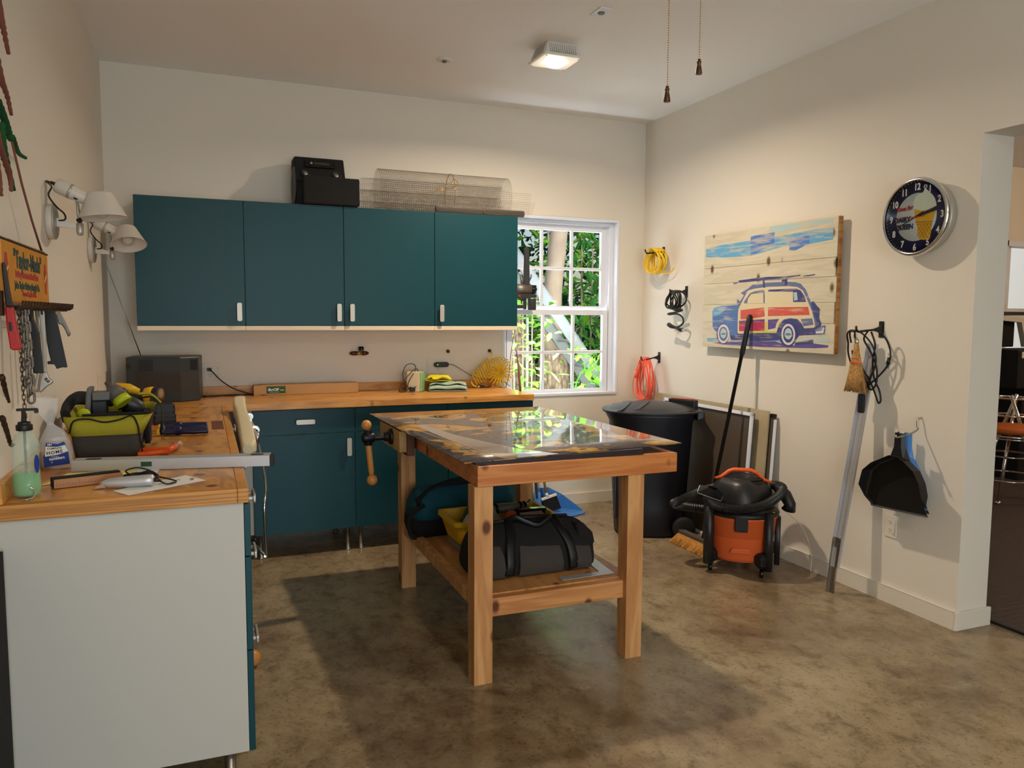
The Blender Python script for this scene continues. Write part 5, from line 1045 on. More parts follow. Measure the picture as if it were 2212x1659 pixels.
b = B(); b.tube([(.352, -2.10, Z0+.10), (.353, -2.115, Z0+.07), (.353, -2.12, Z0+.055)], [.006, .012, .010], 10); b.box(.348, .350, -2.122, -2.118, Z0+.035, Z0+.056); b.box(.356, .358, -2.122, -2.118, Z0+.035, Z0+.056); obj('plug', b, 'black', t2)
# worklight on its battery
t2 = thing('work_light', 'yellow and black cordless work light standing on a black battery charger', 'work light', (.32, -1.25, Z0+.10))
obj('head', B().lathe([(.010, -.06), (.034, -.045), (.040, -.02), (.040, .0)], (.292, -1.22, Z0+.125), (1, -.5, -.02), 22), 'yellow', t2); obj('lens_ring', B().lathe([(.041, .0), (.042, .028), (.036, .030)], (.292, -1.22, Z0+.125), (1, -.5, -.02), 22), 'black', t2)
obj('lens', B().lathe([(.034, .0302), (.001, .0315)], (.292, -1.22, Z0+.125), (1, -.5, -.02), 22), 'cane_tan', t2)
obj('grip', B().tube([(.262, -1.21, Z0+.12), (.20, -1.20, Z0+.115)], .020, 12), 'black', t2); obj('neck', B().box(.27, .315, -1.26, -1.19, Z0+.098, Z0+.112), 'black', t2)
t2 = thing('battery_charger', 'ribbed black battery charger block behind the lime tool bag', 'charger', (.33, -1.33, Z0))
b = B(); CH = Matrix.Translation((.330, -1.33, Z0+.0005)) @ Matrix.Rotation(.15, 4, 'Z')
b.loft([[CH @ Vector((x, y, z)) for x, y in rr(w_, .13, .012)] for w_, z in ((.100, 0), (.100, .045), (.092, .05), (.092, .090), (.08, .097))], smooth=False); obj('body', b, 'black', t2, bev=.002)
b = B(); [b.box(-.045, .046, -.068, -.064, .02+.022*k, .026+.022*k, CH) for k in range(3)]; obj('rib', b, 'darkgrey', t2)
# clamps
def clamp(y, x0, ln, lab, m, tip):
    t = thing('spring_clamp', lab, 'clamp', (x0+ln/2, y, Z0))
    for s in (-1, 1):
        b = B(); b.tube(bez([(x0, y+s*.016, Z0+.016), (x0+ln*.30, y+s*.018, Z0+.017), (x0+ln*.45, y+s*.028, Z0+.018), (x0+ln*.75, y+s*.034, Z0+.017), (x0+ln, y+s*.032, Z0+.016)]), [.011]*33, 10, flat=1.2); obj('handle', b, m, t)
        obj('jaw_tip', B().box(x0-.018, x0+.004, y+s*.014-.010, y+s*.014+.010, Z0+.006, Z0+.026), tip, t, bev=.002)
    obj('pivot', B().cyl((x0+ln*.36, y, Z0+.002), (x0+ln*.36, y, Z0+.036), .014), m, t)
clamp(-1.60, .335, .185, 'dark blue bar clamp, farther of the two on the left worktop', 'navy', 'yellow')
clamp(-1.76, .335, .185, 'dark blue bar clamp, nearer of the two on the left worktop', 'navy', 'yellow')
t = thing('spring_clamp', 'orange clamp with round wooden end lying near the spirit level', 'clamp', (.33, -2.25, Z0))
for s in (0, 1): obj('handle', B().tube(bez([(.275, -2.29+s*.09, Z0+.012), (.32, -2.29+s*.08, Z0+.014), (.375, -2.27+s*.05, Z0+.014)]), [.009]*17, 8, flat=1.3), 'orange', t)
b = B(); b.cyl((.372, -2.28, Z0+.018), (.400, -2.16, Z0+.018), .012); obj('barrel', b, 'orange', t); obj('wooden_end', B().cyl((.399, -2.165, Z0+.018), (.412, -2.12, Z0+.018), .013), 'maple', t); obj('collar', B().cyl((.397, -2.175, Z0+.018), (.400, -2.155, Z0+.018), .015), 'steel', t)
# spirit level
LV = frame((.090, -2.500, Z0), (.604, -.117, 0), (.117, .604, 0))
t = thing('spirit_level', 'long silver spirit level lying across the left worktop, overhanging the edge', 'level', (.39, -2.49, Z0))
b = B(); b.prism([(0, 0), (.622, 0), (.622, .024), (0, .024)], .0004, .050, frame(LV.translation, (.604, -.117, 0), (0, 0, 1)) @ Matrix.Identity(4)) if False else b.box(0, .622, 0, .060, .0004, .037, LV)
obj('body', b, 'alu', t, bev=.001)
obj('end_cap', B().box(.6222, .634, -.001, .061, .0, .038, LV), 'black', t, bev=.002)
obj('vial', B().box(.212, .246, -.0008, .003, .012, .028, LV), 'lime' if False else 'green', t); b = B()
for x0, x1 in ((.035, .085), (.555, .60)): b.prism(rr(x1-x0, .026, .0128, x=(x0+x1)/2, y=.030), .0371, .0376, LV)
obj('finger_hole', b, 'black', t)
# papers, rule, rotary tool
def paper(name, pts, z, m, label, cat='paper'): return obj(name, B().prism(pts, z, z+.0006, I4), m, label=label, cat=cat)
paper('paper', [(.17, -2.665), (.345, -2.655), (.356, -2.538), (.10, -2.512)], Z0+.0002, 'paper', 'white sheet under the yellow pad in front of the spirit level')
paper('notepad', [(.035, -2.695), (.17, -2.66), (.292, -2.59), (.285, -2.530), (.085, -2.515)], Z0+.0010, 'yelpaper', 'yellow notepad page under the folding rule')
t = paper('envelope', [(.287, -2.927), (.495, -2.788), (.436, -2.684), (.240, -2.85)], Z0+.0002, 'paper', 'white envelope with pen marks under the silver rotary tool')
b = B()
for p in ([(.395, -2.79), (.41, -2.775), (.40, -2.76), (.42, -2.755)], [(.45, -2.775), (.46, -2.76), (.447, -2.752), (.462, -2.742)], [(.36, -2.80), (.38, -2.80), (.385, -2.81)]): b.tube([(x, y, Z0+.0009) for x, y in p], .0012, 4)
obj('pen_marks', b, 'ink', t, local=False) if False else props(obj('pen_mark', b, 'ink', t), None)
t = thing('folding_rule', 'brown folding carpenter rule with black backing on the notepad', 'rule', (.16, -2.70, Z0))
f = frame((.080, -2.765, Z0+.0012), (.171, .052, 0), (-.052, .171, 0)); obj('rule', B().box(0, .185, 0, .010, .0004, .026, f), 'rulewood', t, bev=.0005); obj('back', B().box(-.004, .182, .0105, .040, .0004, .030, f), 'blackmatte', t, bev=.002)
b = B(); [b.box(.006+k*.006, .0067+k*.006, -.0004, 0, .006, .006+(.012 if k % 5 == 0 else .007), f) for k in range(29)]; obj('scale_marks', b, 'black', t)
t = thing('hair_clipper', 'silver handheld clipper with black cord lying on the white envelope', 'clipper', (.28, -2.84, Z0))
a0, a1 = Vector((.205, -2.80, Z0+.014)), Vector((.350, -2.822, Z0+.020)); d = (a1-a0)
obj('body', B().tube([a0+d*u for u in (0, .06, .16, .35, .6, .85, .97, 1)], [.006, .010, .0145, .0165, .0170, .0175, .0170, .012], 18, flat=1.15), 'alu', t)
b = B(); b.loft([[a0+Vector((-.016+x, y, z)) for x, y, z in ((0, -.012, -.012), (0, .012, -.012), (0, .012, -.008), (0, -.012, -.008))], [a0+Vector((.012, y, z)) for y, z in ((-.013, -.010), (.013, -.010), (.013, .004), (-.013, .004))]], smooth=False); obj('blade', b, 'chrome', t)
b = B(); b.tube([a1-d*.01, a1+Vector((.016, 0, -.004))], [.007, .004], 8)
b.tube(bez([a1+Vector((.014, 0, -.004)), (.385, -2.83, Z0+.006), (.41, -2.80, Z0+.006), (.38, -2.76, Z0+.010), (.34, -2.73, Z0+.014), (.29, -2.70, Z0+.012), (.265, -2.70, Z0+.030), (.30, -2.69, Z0+.036), (.34, -2.70, Z0+.02), (.30, -2.72, Z0+.012), (.27, -2.71, Z0+.008), (.33, -2.715, Z0+.028), (.36, -2.735, Z0+.012), (.355, -2.78, Z0+.02), (.37, -2.80, Z0+.006)]), .0026, 6); obj('cord', b, 'black', t)
obj('hose_coil', B().tube(bez([(.26, -2.70, Z0+.010), (.29, -2.685, Z0+.012), (.335, -2.69, Z0+.011), (.345, -2.705, Z0+.010)]), .009, 8), 'black', t)
# stool tucked at the worktop: cream padded back on chrome rods, wooden ball foot
t = thing('stool', 'stool with cream padded back and chrome rods tucked beside the left worktop', 'stool', (.86, -1.62, 0))
def sec(y, x0, x1, zt, zb, r=.014): return [((x0+x1)/2+x, y, (zt+zb)/2+z) for x, z in rr(x1-x0, zt-zb, min(r, (x1-x0)*.4, (zt-zb)*.4), 4)]
b = B(); b.loft([sec(-1.99, .650, .690, .926, .892), sec(-1.95, .644, .706, .944, .884), sec(-1.70, .650, .712, .965, .890), sec(-1.45, .655, .714, .984, .905), sec(-1.20, .658, .714, 1.000, .925), sec(-1.12, .654, .716, 1.012, .930), sec(-1.05, .656, .718, 1.028, .94), sec(-.98, .664, .724, 1.034, .96), sec(-.93, .674, .722, 1.026, .98)])
obj('padded_back', b, 'cream', t)
b = B(); b.tube(bez([(.722, -1.70, .86), (.728, -1.72, .93), (.722, -1.60, .945), (.72, -1.40, .95)]), .008, 8)
b.tube(bez([(.722, -1.45, .94), (.735, -1.60, .88), (.742, -1.80, .80), (.735, -2.0, .74), (.72, -2.10, .68), (.73, -2.02, .45)]), .006, 8); b.lathe([(.02, -.012), (.02, .012)], (.724, -1.62, .938), (0, 1, 0), 14); b.lathe([(.017, -.012), (.017, .012)], (.722, -1.30, .962), (0, 1, 0), 14)
obj('chrome_rod', b, 'chrome', t)
obj('seat', B().lathe([(.16, 0), (.18, .02), (.18, .05), (.14, .07)], (.38, -1.46, .40), n=30), 'cream', t); obj('post', B().cyl((.38, -1.46, .06), (.38, -1.46, .41), .02), 'chrome', t)
obj('back_strut', B().tube([(.725, -2.03, .46), (.70, -1.76, .44), (.50, -1.50, .43)], .006, 8), 'chrome', t)
for a in (20, 110, 200, 290): 
    obj('base_arm', B().cyl((.38, -1.46, .08), (.38+.20*cos(R(a)), -1.46+.20*sin(R(a)), .045), .012, n=8), 'chrome', t); obj('foot', B().ball((.38+.20*cos(R(a)), -1.46+.20*sin(R(a)), .024), .024, 12), 'rubber', t)
obj('ball', B().ball((.662, -2.05, .037), .036, 18), 'vise_handle', label='brown wooden ball on the floor peeking out behind the near end cabinet', cat='ball')

# ------------------------------------------------------------------ right wall: plank painting
for n_, k in (('art_sky', c(92, 160, 200)), ('art_pale', c(170, 196, 196)), ('art_mid', c(70, 120, 190)), ('art_navy', c(60, 64, 122)), ('art_purple', c(92, 76, 140)), ('art_slate', c(96, 108, 148)), ('art_blue', c(78, 112, 168)), ('art_cream', c(214, 200, 162)), ('art_red', c(198, 84, 68)), ('art_crimson', c(180, 50, 84)), ('art_lime', c(196, 196, 90)), ('art_white', c(214, 208, 206))):
    m = mat(n_, k, .7); nt = m.node_tree; N = nt.nodes.new; L = nt.links.new
    tc = N('ShaderNodeTexCoord'); mp = N('ShaderNodeMapping'); mp.inputs['Scale'].default_value = (8, 8, 70); n = N('ShaderNodeTexNoise'); n.inputs['Scale'].default_value = .9; n.inputs['Detail'].default_value = 5
    r = N('ShaderNodeValToRGB'); lo, hi = (.46, .64) if n_ in ('art_sky', 'art_mid', 'art_pale') else (.54, .74)
    r.color_ramp.elements[0].position = lo; r.color_ramp.elements[1].position = hi; r.color_ramp.elements[0].color = k; r.color_ramp.elements[1].color = tuple(a*.35+b_*.65 for a, b_ in zip(k, c(206, 192, 158)))
    L(tc.outputs['Object'], mp.inputs[0]); L(mp.outputs[0], n.inputs['Vector']); L(n.outputs['Fac'], r.inputs[0]); L(r.outputs[0], nt.nodes['Principled BSDF'].inputs['Base Color'])
wood('art_plank', c(208, 200, 176), c(194, 184, 158), (9, 1.2, 9), 2.2, .75, 3)
pt = thing('painting', 'plank painting of a blue wooden-sided station wagon with surfboard on the roof', 'painting', on(RF, 1.48, 1.27, 0).translation)
PX0, PX1, PZ0, PZ1 = .888, 2.088, 1.268, 2.022
cuts = [0, .224, .380, .567, .705, 1.0]       # from the bottom
fr_ = [0, .224, .380, .567, .705, 1.0]
for k in range(5):
    z0 = PZ0+(PZ1-PZ0)*fr_[k]; z1 = PZ0+(PZ1-PZ0)*fr_[k+1]; j = (.006, -.004, .005, -.006, .002)[k]
    obj('plank', B().box(PX0-.002+j*.6, PX1+j, z0+.0008, z1-.0008, .030, .0545, RF), ['art_plank', 'plankwood'], pt, bev=.0015)
b = B(); b.box(PX0+.08, PX0+.14, PZ0+.03, PZ1-.03, .001, .030, RF); b.box(PX1-.14, PX1-.08, PZ0+.03, PZ1-.03, .001, .030, RF); obj('batten', b, 'plankwood', pt)
obj('raw_edge', B().box(PX1+.007, PX1+.012, PZ0+.002, PZ1-.002, .029, .052, RF), 'plankwood', pt, label='raw brown plank ends')
b = None; lay = {}
lift = .0550
for i, (col_, poly) in enumerate(CAR):
    b = B(); pp = [(max(PX0+.004, min(PX1-.004, x)), z) for x, z in poly]
    b.prism(pp, lift-.0004, lift+.00006*(i+1), RF); lay.setdefault(col_, []).append(b)
obs_ = {}
for i, (col_, poly) in enumerate(CAR): pass
b = B(); order = sorted(lay); 
for k, col_ in enumerate(order):
    for bb in lay[col_]:
        vm = {v: b.bm.verts.new(v.co) for v in bb.bm.verts}
        for f in bb.bm.faces:
            try: nf = b.bm.faces.new([vm[v] for v in f.verts]); nf.material_index = k
            except ValueError: pass
bmesh.ops.recalc_face_normals(b.bm, faces=b.bm.faces)
me = bpy.data.meshes.new('printed_picture'); b.bm.transform(WM[pt].inverted()); bmesh.ops.triangulate(b.bm, faces=b.bm.faces); b.bm.to_mesh(me); b.bm.free()
for col_ in order: me.materials.append(MATS['art_'+col_])
o = bpy.data.objects.new('printed_picture', me); COL.objects.link(o); o.parent = pt
text('Bram', on(RF, 2.00, 1.279, lift), .024, 'ink', pt, shear=.3, ext=.0002) if False else None

# ------------------------------------------------------------------ clock
CF = on(RF, 2.602, 1.953, 0)
ck = thing('wall_clock', 'round chrome-rimmed advertising clock with ice cream cone on the right wall', 'clock', on(RF, 2.602, 1.77, 0).translation)
zx = CF.col[2].to_3d(); oc = CF.translation
obj('case', B().lathe([(.150, .001), (.165, .004), (.172, .02), (.174, .062)], oc, zx, 56), 'satin', ck)
obj('rim', B().lathe([(.174, .062), (.184, .066), (.187, .078), (.183, .090), (.174, .094), (.170, .090)], oc, zx, 64, cap=False), 'chrome', ck)
obj('face', B().lathe([(.001, .0740), (.176, .0740), (.176, .0700)], oc, zx, 64), 'clocknavy' if 'clocknavy' in MATS else 'navy', ck, label='navy clock face ring')
mat('clockface', c(196, 206, 204), .5); mat('cone', c(206, 158, 20), .5); mat('cone_dark', c(150, 104, 14), .6); mat('ice', c(204, 212, 190), .5)
disc = obj('face_center', B().lathe([(.001, .0752), (.114, .0752), (.114, .0742)], oc, zx, 56), 'clockface', ck)
def cl(pts, z, m, name):
    b = B(); b.prism([(x-2.602, y-1.953) for x, y in pts], z-.0004, z, CF); return obj(name, b, m, ck)
ice = bez([(2.594, 1.990, 0), (2.583, 2.015, 0), (2.598, 2.052, 0), (2.632, 2.064, 0), (2.640, 2.072, 0), (2.645, 2.083, 0), (2.653, 2.078, 0), (2.672, 2.062, 0), (2.690, 2.045, 0), (2.704, 2.024, 0), (2.712, 1.990, 0), (2.680, 1.978, 0), (2.632, 1.976, 0)], 4)
cl([(p.x, p.y) for p in ice], .0758, 'ice', 'ice_cream_picture')
b = B(); b.torus(CF @ Vector((2.648-2.602, 2.091-1.953, .0757)), CF.col[0].to_3d(), CF.col[1].to_3d(), .0075, .002, 14, 6); obj('curl', b, 'ice', ck)
cn = cl([(2.590, 1.992), (2.632, 1.979), (2.680, 1.980), (2.712, 1.993), (2.706, 1.955), (2.701, 1.938), (2.694, 1.914), (2.690, 1.870), (2.686, 1.846), (2.660, 1.840), (2.636, 1.843), (2.618, 1.858), (2.611, 1.915), (2.602, 1.935), (2.597, 1.955)], .0762, 'cone', 'cone_picture')
b = B()
def ln(x0, y0, x1, y1, w_=.0012):
    b.tube([CF @ Vector((x0-2.602, y0-1.953, .0763)), CF @ Vector((x1-2.602, y1-1.953, .0763))], w_, 4)
for k in range(5): ln(2.614+k*.017, 1.912, min(2.690, 2.614+k*.017+.045), 1.912-min(.065, (2.690-2.614-k*.017)*1.3)); ln(2.690-k*.017, 1.912, max(2.617, 2.690-k*.017-.045), 1.912-min(.062, (2.690-k*.017-2.617)*1.3))
ln(2.602, 1.928, 2.699, 1.922, .002); ln(2.606, 1.918, 2.694, 1.913, .0015)
obj('waffle_lines', b, 'cone_dark', ck)
Tm = lambda x, y, z=.0768: on(CF, x-2.602, y-1.953, z)
text('Time for', Tm(2.484, 1.988) @ Matrix.Rotation(.06, 4, 'Z'), .0280, 'red', ck, bold=.0010, shear=.35, ext=.0002)
text('DAIRY', Tm(2.479, 1.936), .0330, 'navy', ck, bold=.0017, sx=.98, ext=.0002); text('QUEEN', Tm(2.488, 1.900), .0330, 'navy', ck, bold=.0017, sx=.94, ext=.0002)
for k in range(1, 13):
    a = R(90-30*k); s_ = str(k); rad = .143
    text(s_, on(CF, rad*cos(a), rad*sin(a)-.0145, .0750), .044, 'white', ck, name='numeral', bold=.0014, sx=.82, align='CENTER', ext=.0003)
b = B()
for k in range(60):
    a = R(6*k); b.tube([CF @ Vector((r_*cos(a), r_*sin(a), .0748)) for r_ in (.167, .172 if k % 5 else .175)], .0010, 4)
obj('minute_marks', b, 'white', ck)
b = B(); hd = lambda a, r0, r1, w0, w1, z: b.prism([(r0*cos(a)-w0*sin(a)*-1, r0*sin(a)+w0*cos(a)*-1), (r0*cos(a)-w0*sin(a), r0*sin(a)+w0*cos(a)), (r1*cos(a)-w1*sin(a), r1*sin(a)+w1*cos(a)), (r1*cos(a)+w1*sin(a), r1*sin(a)-w1*cos(a))], z, z+.0006, CF)
hd(R(14), 0, .125, .004, .010, .0790); obj('hour_hand', b, 'black', ck)
b = B(); hd(R(203), -.05, .118, .004, .0015, .0800); obj('minute_hand', b, 'black', ck)
b = B(); hd(R(180), -.055, .135, .0014, .0008, .0812); b.lathe([(.006, .079), (.005, .083)], oc, zx, 14); obj('second_hand', b, 'red', ck)
b = B(); b.lathe([(.172, .088), (.14, .0925), (.09, .0955), (.04, .097), (.001, .0975)], oc, zx, 48, cap=False); obj('cover_glass', b, 'clockglass' if 'clockglass' in MATS else 'clearglass', ck) if False else None
m = mat('clockglass', (1, 1, 1, 1), .02, alpha=.06, coat=1.0); m.node_tree.nodes['Principled BSDF'].inputs['Specular IOR Level'].default_value = .8
b = B(); b.lathe([(.172, .084), (.14, .0895), (.09, .0935), (.04, .0955), (.001, .096)], oc, zx, 48, cap=False); obj('cover_glass', b, 'clearcover', ck) if 'clearcover' in MATS else obj('cover_glass', b, 'glass', ck)

# ------------------------------------------------------------------ hooks, cords
def vhook(x, z, label, reach=.13, s=1.0, droop=-.012):
    t = thing('wall_hook', label, 'hook', on(RF, x, z-.04, 0).translation)
    obj('plate', B().prism(rr(.032, .085, .004), .0005, .004, on(RF, x, z)), 'black', t, bev=.001)
    b = B(); b.loft([[on(RF, x+a, z+bb, o).translation for a, bb in ((-h_*.5, -h_), (h_*.5, -h_), (h_*.5, h_), (-h_*.5, h_))] for o, h_ in ((.004, .020), (.03, .010), (.05, .006))], smooth=False)
    b.tube([on(RF, x, z+dz, o).translation for o, dz in ((.045, 0), (reach*.7, droop*.6), (reach, droop), (reach+.012, droop+.014), (reach+.014, droop+.030))], .0055, 8)
    obj('arm', b, 'black', t); return t
wp = lambda x, z, o: on(RF, x, z, o).translation
vhook(.293, 1.958, 'black wall hook holding the coiled yellow cord', .15)
def loops(b, cx, cz, o0, rx, rz, n, r, seed, wob=.012, dz=0.0, do=.05, dirs=1.0):
    """hanging loops gathered at the top; the plane of the loops faces the room"""
    rnd = random.Random(seed)
    for k in range(n):
        ox = rnd.uniform(-wob, wob); w_ = rx*rnd.uniform(.62, 1.05); h_ = rz*rnd.uniform(.86, 1.06); o = o0+do*(k/(n-1)-.5); ph = rnd.uniform(0, 6)
        pts = []
        for j in range(28):
            a = 2*pi*j/28; x = cx+ox*(.5-.5*cos(a-pi/2))+w_*cos(a)*(1-.30*sin(a)); z = cz-rz+h_*sin(a)*1.0+(rz-h_)
            pts.append(wp(x, z, o+.010*sin(2*a+ph)))
        b.tube(pts, r, 6, closed=True)
t = thing('extension_cord', 'coiled yellow cord hanging from the uppermost hook near the corner', 'cord', wp(.34, 1.79, .08))
b = B(); loops(b, .315, 1.985, .085, .100, .092, 16, .0042, 3, .02, do=.085); obj('coil', b, 'yelhose', t)
b = B(); b.tube(bez([wp(.37, 1.80, .07), wp(.42, 1.792, .06), wp(.47, 1.80, .05), wp(.51, 1.835, .045)]), .0042, 6); obj('tail', b, 'yelhose', t)
b = B(); b.tube([wp(.37, 1.95, .05), wp(.37, 1.915, .05), wp(.385, 1.905, .08), wp(.39, 1.925, .12), wp(.37, 1.952, .12)], .010, 6, flat=.4, closed=True); obj('tie', b, 'black', t)
vhook(.606, 1.652, 'black wall hook holding the black spiral cable', .13)
t = thing('cable', 'thick black cable coiled on the middle hook with its end dangling in a spiral', 'cable', wp(.62, 1.38, .1))
b = B(); loops(b, .600, 1.660, .095, .082, .068, 6, .0058, 8, .022, do=.07); b.tube(bez([wp(.53, 1.545, .10), wp(.60, 1.53, .13), wp(.70, 1.52, .10), wp(.62, 1.505, .09), wp(.53, 1.495, .10), wp(.57, 1.488, .12), wp(.66, 1.492, .11), wp(.71, 1.465, .10), wp(.70, 1.425, .09), wp(.65, 1.398, .10), wp(.60, 1.392, .10)]), .0062, 8); obj('coil', b, 'black', t)
b = B(); b.tube([wp(.63, 1.394, .10), wp(.57, 1.402, .10), wp(.535, 1.415, .10)], [.009, .015, .016], 10); b.tube([wp(.63, 1.394, .10), wp(.68, 1.380, .10), wp(.71, 1.378, .10)], [.010, .013, .012], 10); obj('connector', b, 'black', t)
b = B(); b.cyl(wp(.5345, 1.4152, .10), wp(.530, 1.417, .10), .0125); b.cyl(wp(.711, 1.378, .10), wp(.716, 1.377, .10), .009); obj('contact', b, 'chrome', t)
vhook(.263, 1.158, 'black wall hook holding the red-orange cord above the bin', .15, droop=-.02)
t = thing('extension_cord', 'red-orange extension cord hanging in long loops behind the black bin', 'cord', wp(.24, .84, .1))
b = B(); loops(b, .235, 1.160, .11, .098, .175, 13, .0038, 14, .035, do=.07); obj('coil', b, 'orangecord', t)
obj('plug', B().tube([wp(.19, 1.05, .16), wp(.188, 1.025, .162), wp(.186, 1.00, .162)], [.010, .013, .008], 8), 'orangecord', t)
vhook(2.362, 1.410, 'black wall hook holding the whisk broom and black cord', .16)
t = thing('extension_cord', 'black power cord looped on the hook beside the whisk broom', 'cord', wp(2.38, 1.04, .07))
b = B()
for pts in ([(2.25, 1.34, .11), (2.262, 1.385, .13), (2.30, 1.405, .14), (2.35, 1.39, .12), (2.39, 1.33, .09), (2.40, 1.25, .07), (2.37, 1.16, .07), (2.34, 1.10, .07), (2.30, 1.09, .07)],
            [(2.28, 1.34, .12), (2.29, 1.395, .14), (2.33, 1.40, .13), (2.40, 1.405, .08), (2.45, 1.36, .06), (2.47, 1.29, .05), (2.455, 1.23, .05), (2.41, 1.17, .06), (2.36, 1.12, .07), (2.33, 1.08, .07)],
            [(2.31, 1.40, .13), (2.30, 1.30, .10), (2.315, 1.22, .08), (2.36, 1.14, .06), (2.40, 1.07, .06), (2.418, 1.035, .06), (2.432, 1.05, .06), (2.42, 1.10, .06), (2.385, 1.16, .06), (2.37, 1.25, .06), (2.40, 1.33, .08), (2.38, 1.40, .09)],
            [(2.27, 1.30, .10), (2.28, 1.23, .09), (2.33, 1.16, .07), (2.375, 1.10, .07), (2.40, 1.14, .06), (2.395, 1.22, .06), (2.36, 1.30, .07), (2.345, 1.36, .10), (2.37, 1.405, .10)], [(2.25, 1.34, .11), (2.245, 1.28, .10), (2.27, 1.2, .09)]):
    b.tube(bez([wp(*p) for p in pts]), .0048, 6)
obj('loop', b, 'black', t); b = B(); b.tube([wp(2.462, 1.315, .05), wp(2.464, 1.28, .05)], .0065, 8); obj('label_sleeve', b, 'white', t)
b = B(); b.tube([wp(2.462, 1.27, .05), wp(2.458, 1.235, .05)], [.008, .010], 8); b.tube([wp(2.455, 1.235, .05), wp(2.453, 1.215, .05)], .002, 4); b.tube([wp(2.462, 1.235, .05), wp(2.460, 1.215, .05)], .002, 4); obj('plug', b, 'black', t)
# whisk broom
t = thing('whisk_broom', 'small straw whisk broom hanging on the black hook', 'whisk broom', wp(2.32, 1.085, .12))
b = B(); rings = []
for z, w_, d_ in ((1.343, .010, .010), (1.30, .017, .013), (1.262, .026, .016), (1.236, .034, .018), (1.16, .052, .018), (1.088, .072, .018)):
    x = 2.312+(1.343-z)*.012; rings.append([wp(x+w_*cos(a), z+(.004*sin(9*a) if z < 1.1 else 0), .115+d_*sin(a)) for a in [2*pi*k/28 for k in range(28)]])
b.loft(rings); rnd = random.Random(2)
for k in range(90):
    u = rnd.uniform(-1, 1); v = rnd.uniform(-.017, .017); x0 = 2.314+u*.030; b.tube([wp(x0, 1.23, .115+v*.9), wp(2.316+u*.052, 1.15, .115+v), wp(2.316+u*.074, 1.083+rnd.uniform(-.004, .006), .115+v)], .0011, 3)
obj('straw', b, 'straw', t)
b = B()
for z, w_ in ((1.240, .034), (1.234, .036), (1.262, .0275)):
    b.tube([wp(2.3135+w_*cos(a), z, .115+.020*sin(a)) for a in [2*pi*k/20 for k in range(20)]], .0016, 5, closed=True)
obj('binding', b, 'orangecord', t)
b = B(); b.lathe([(.011, 0), (.012, .008), (.009, .022), (.006, .027)], wp(2.312, 1.338, .115), (0, 0, 1), 14); b.torus(wp(2.312, 1.375, .125), (0, 0, 1), RF.col[0].to_3d(), .012, .0018, 14, 6); obj('cap', b, 'chrome', t)
# black brush grip below it and the metal channel leaning on the wall
t = thing('metal_channel', 'long galvanized metal channel leaning on the right wall', 'metal channel', (3.61, -2.27, 0))
def chan(x0, y0, z0, x1, y1, z1, w_, parent, name, sh=0.0, m='alu'):
    p0, p1 = Vector((x0, y0, z0)), Vector((x1, y1, z1)); d = (p1-p0).normalized(); u = Vector((.25, -1, 0)); u = (u-d*u.dot(d)).normalized(); n = d.cross(u)
    if n.x > 0: n = -n
    prof = [(-w_/2, 0), (-w_/2, .016), (-w_/2+.003, .016), (-w_/2+.003, .003), (w_/2-.012, .003), (w_/2-.012, .010), (w_/2-.003, .012), (w_/2-.003, .016), (w_/2, .016), (w_/2, 0)]
    b = B(); b.loft([[p+u*a+n*c_ for a, c_ in prof] for p in (p0, p1)], smooth=False); return obj(name, b, m, parent)
chan(3.613, -2.272, .140, 3.752, -2.335, 1.335, .058, t, 'channel'); chan(3.603, -2.262, .001, 3.628, -2.272, .30, .040, t, 'inner_track', m='steel')
b = B(); b.prism(rr(.036, .100, .010), -.008, .008, on(RF, 2.356, 1.028, .110)); obj('rubber_grip', b, 'black', label='black rubber handle end sticking down below the whisk broom', cat='handle', bev=.003)
# hook and dustpans
t = thing('wall_hook', 'bent grey metal hook screwed in above the dustpans', 'hook', wp(2.63, .93, 0))
obj('hook', B().tube(bez([wp(2.632, .982, .001), wp(2.625, .972, .022), wp(2.628, .945, .026), wp(2.634, .925, .03), wp(2.636, .905, .09), wp(2.630, .893, .16), wp(2.630, .905, .165)]), .0045, 8), 'steel', t)
def dustpan(pts_pan, hx, hz0, hz1, o0, o1, m, label, scale=1.0, deep=.055):
    t = thing('dustpan', label, 'dustpan', wp(hx, 1.0, o0))
    n = len(pts_pan); cx = sum(p[0] for p in pts_pan)/n; cz = sum(p[1] for p in pts_pan)/n
    lerp = lambda k, o: [wp(cx+(x-cx)*k, cz+(z-cz)*k, o if z > cz-.05 else o*.6+o1*.4) for x, z in pts_pan]
    b = B(); b.loft([lerp(1.0, o1), lerp(.99, o0+.004), lerp(.93, o0)], cap=False, smooth=False); V = [b.bm.verts.new(p) for p in lerp(.93, o0)]; b._f(V)
    V2 = [b.bm.verts.new(p) for p in lerp(.93, o0+.002)]; b._f(V2)
    return t, b
pan = [(2.563, .785), (2.590, .800), (2.640, .800), (2.675, .785), (2.735, .745), (2.770, .690), (2.786, .630), (2.772, .580), (2.762, .568), (2.786, .530), (2.630, .520), (2.450, .512), (2.444, .526), (2.404, .553), (2.412, .620), (2.432, .698), (2.485, .745)]
t = thing('dustpan', 'large black dustpan hanging in front of the blue one', 'dustpan', wp(2.6, .515, .1))
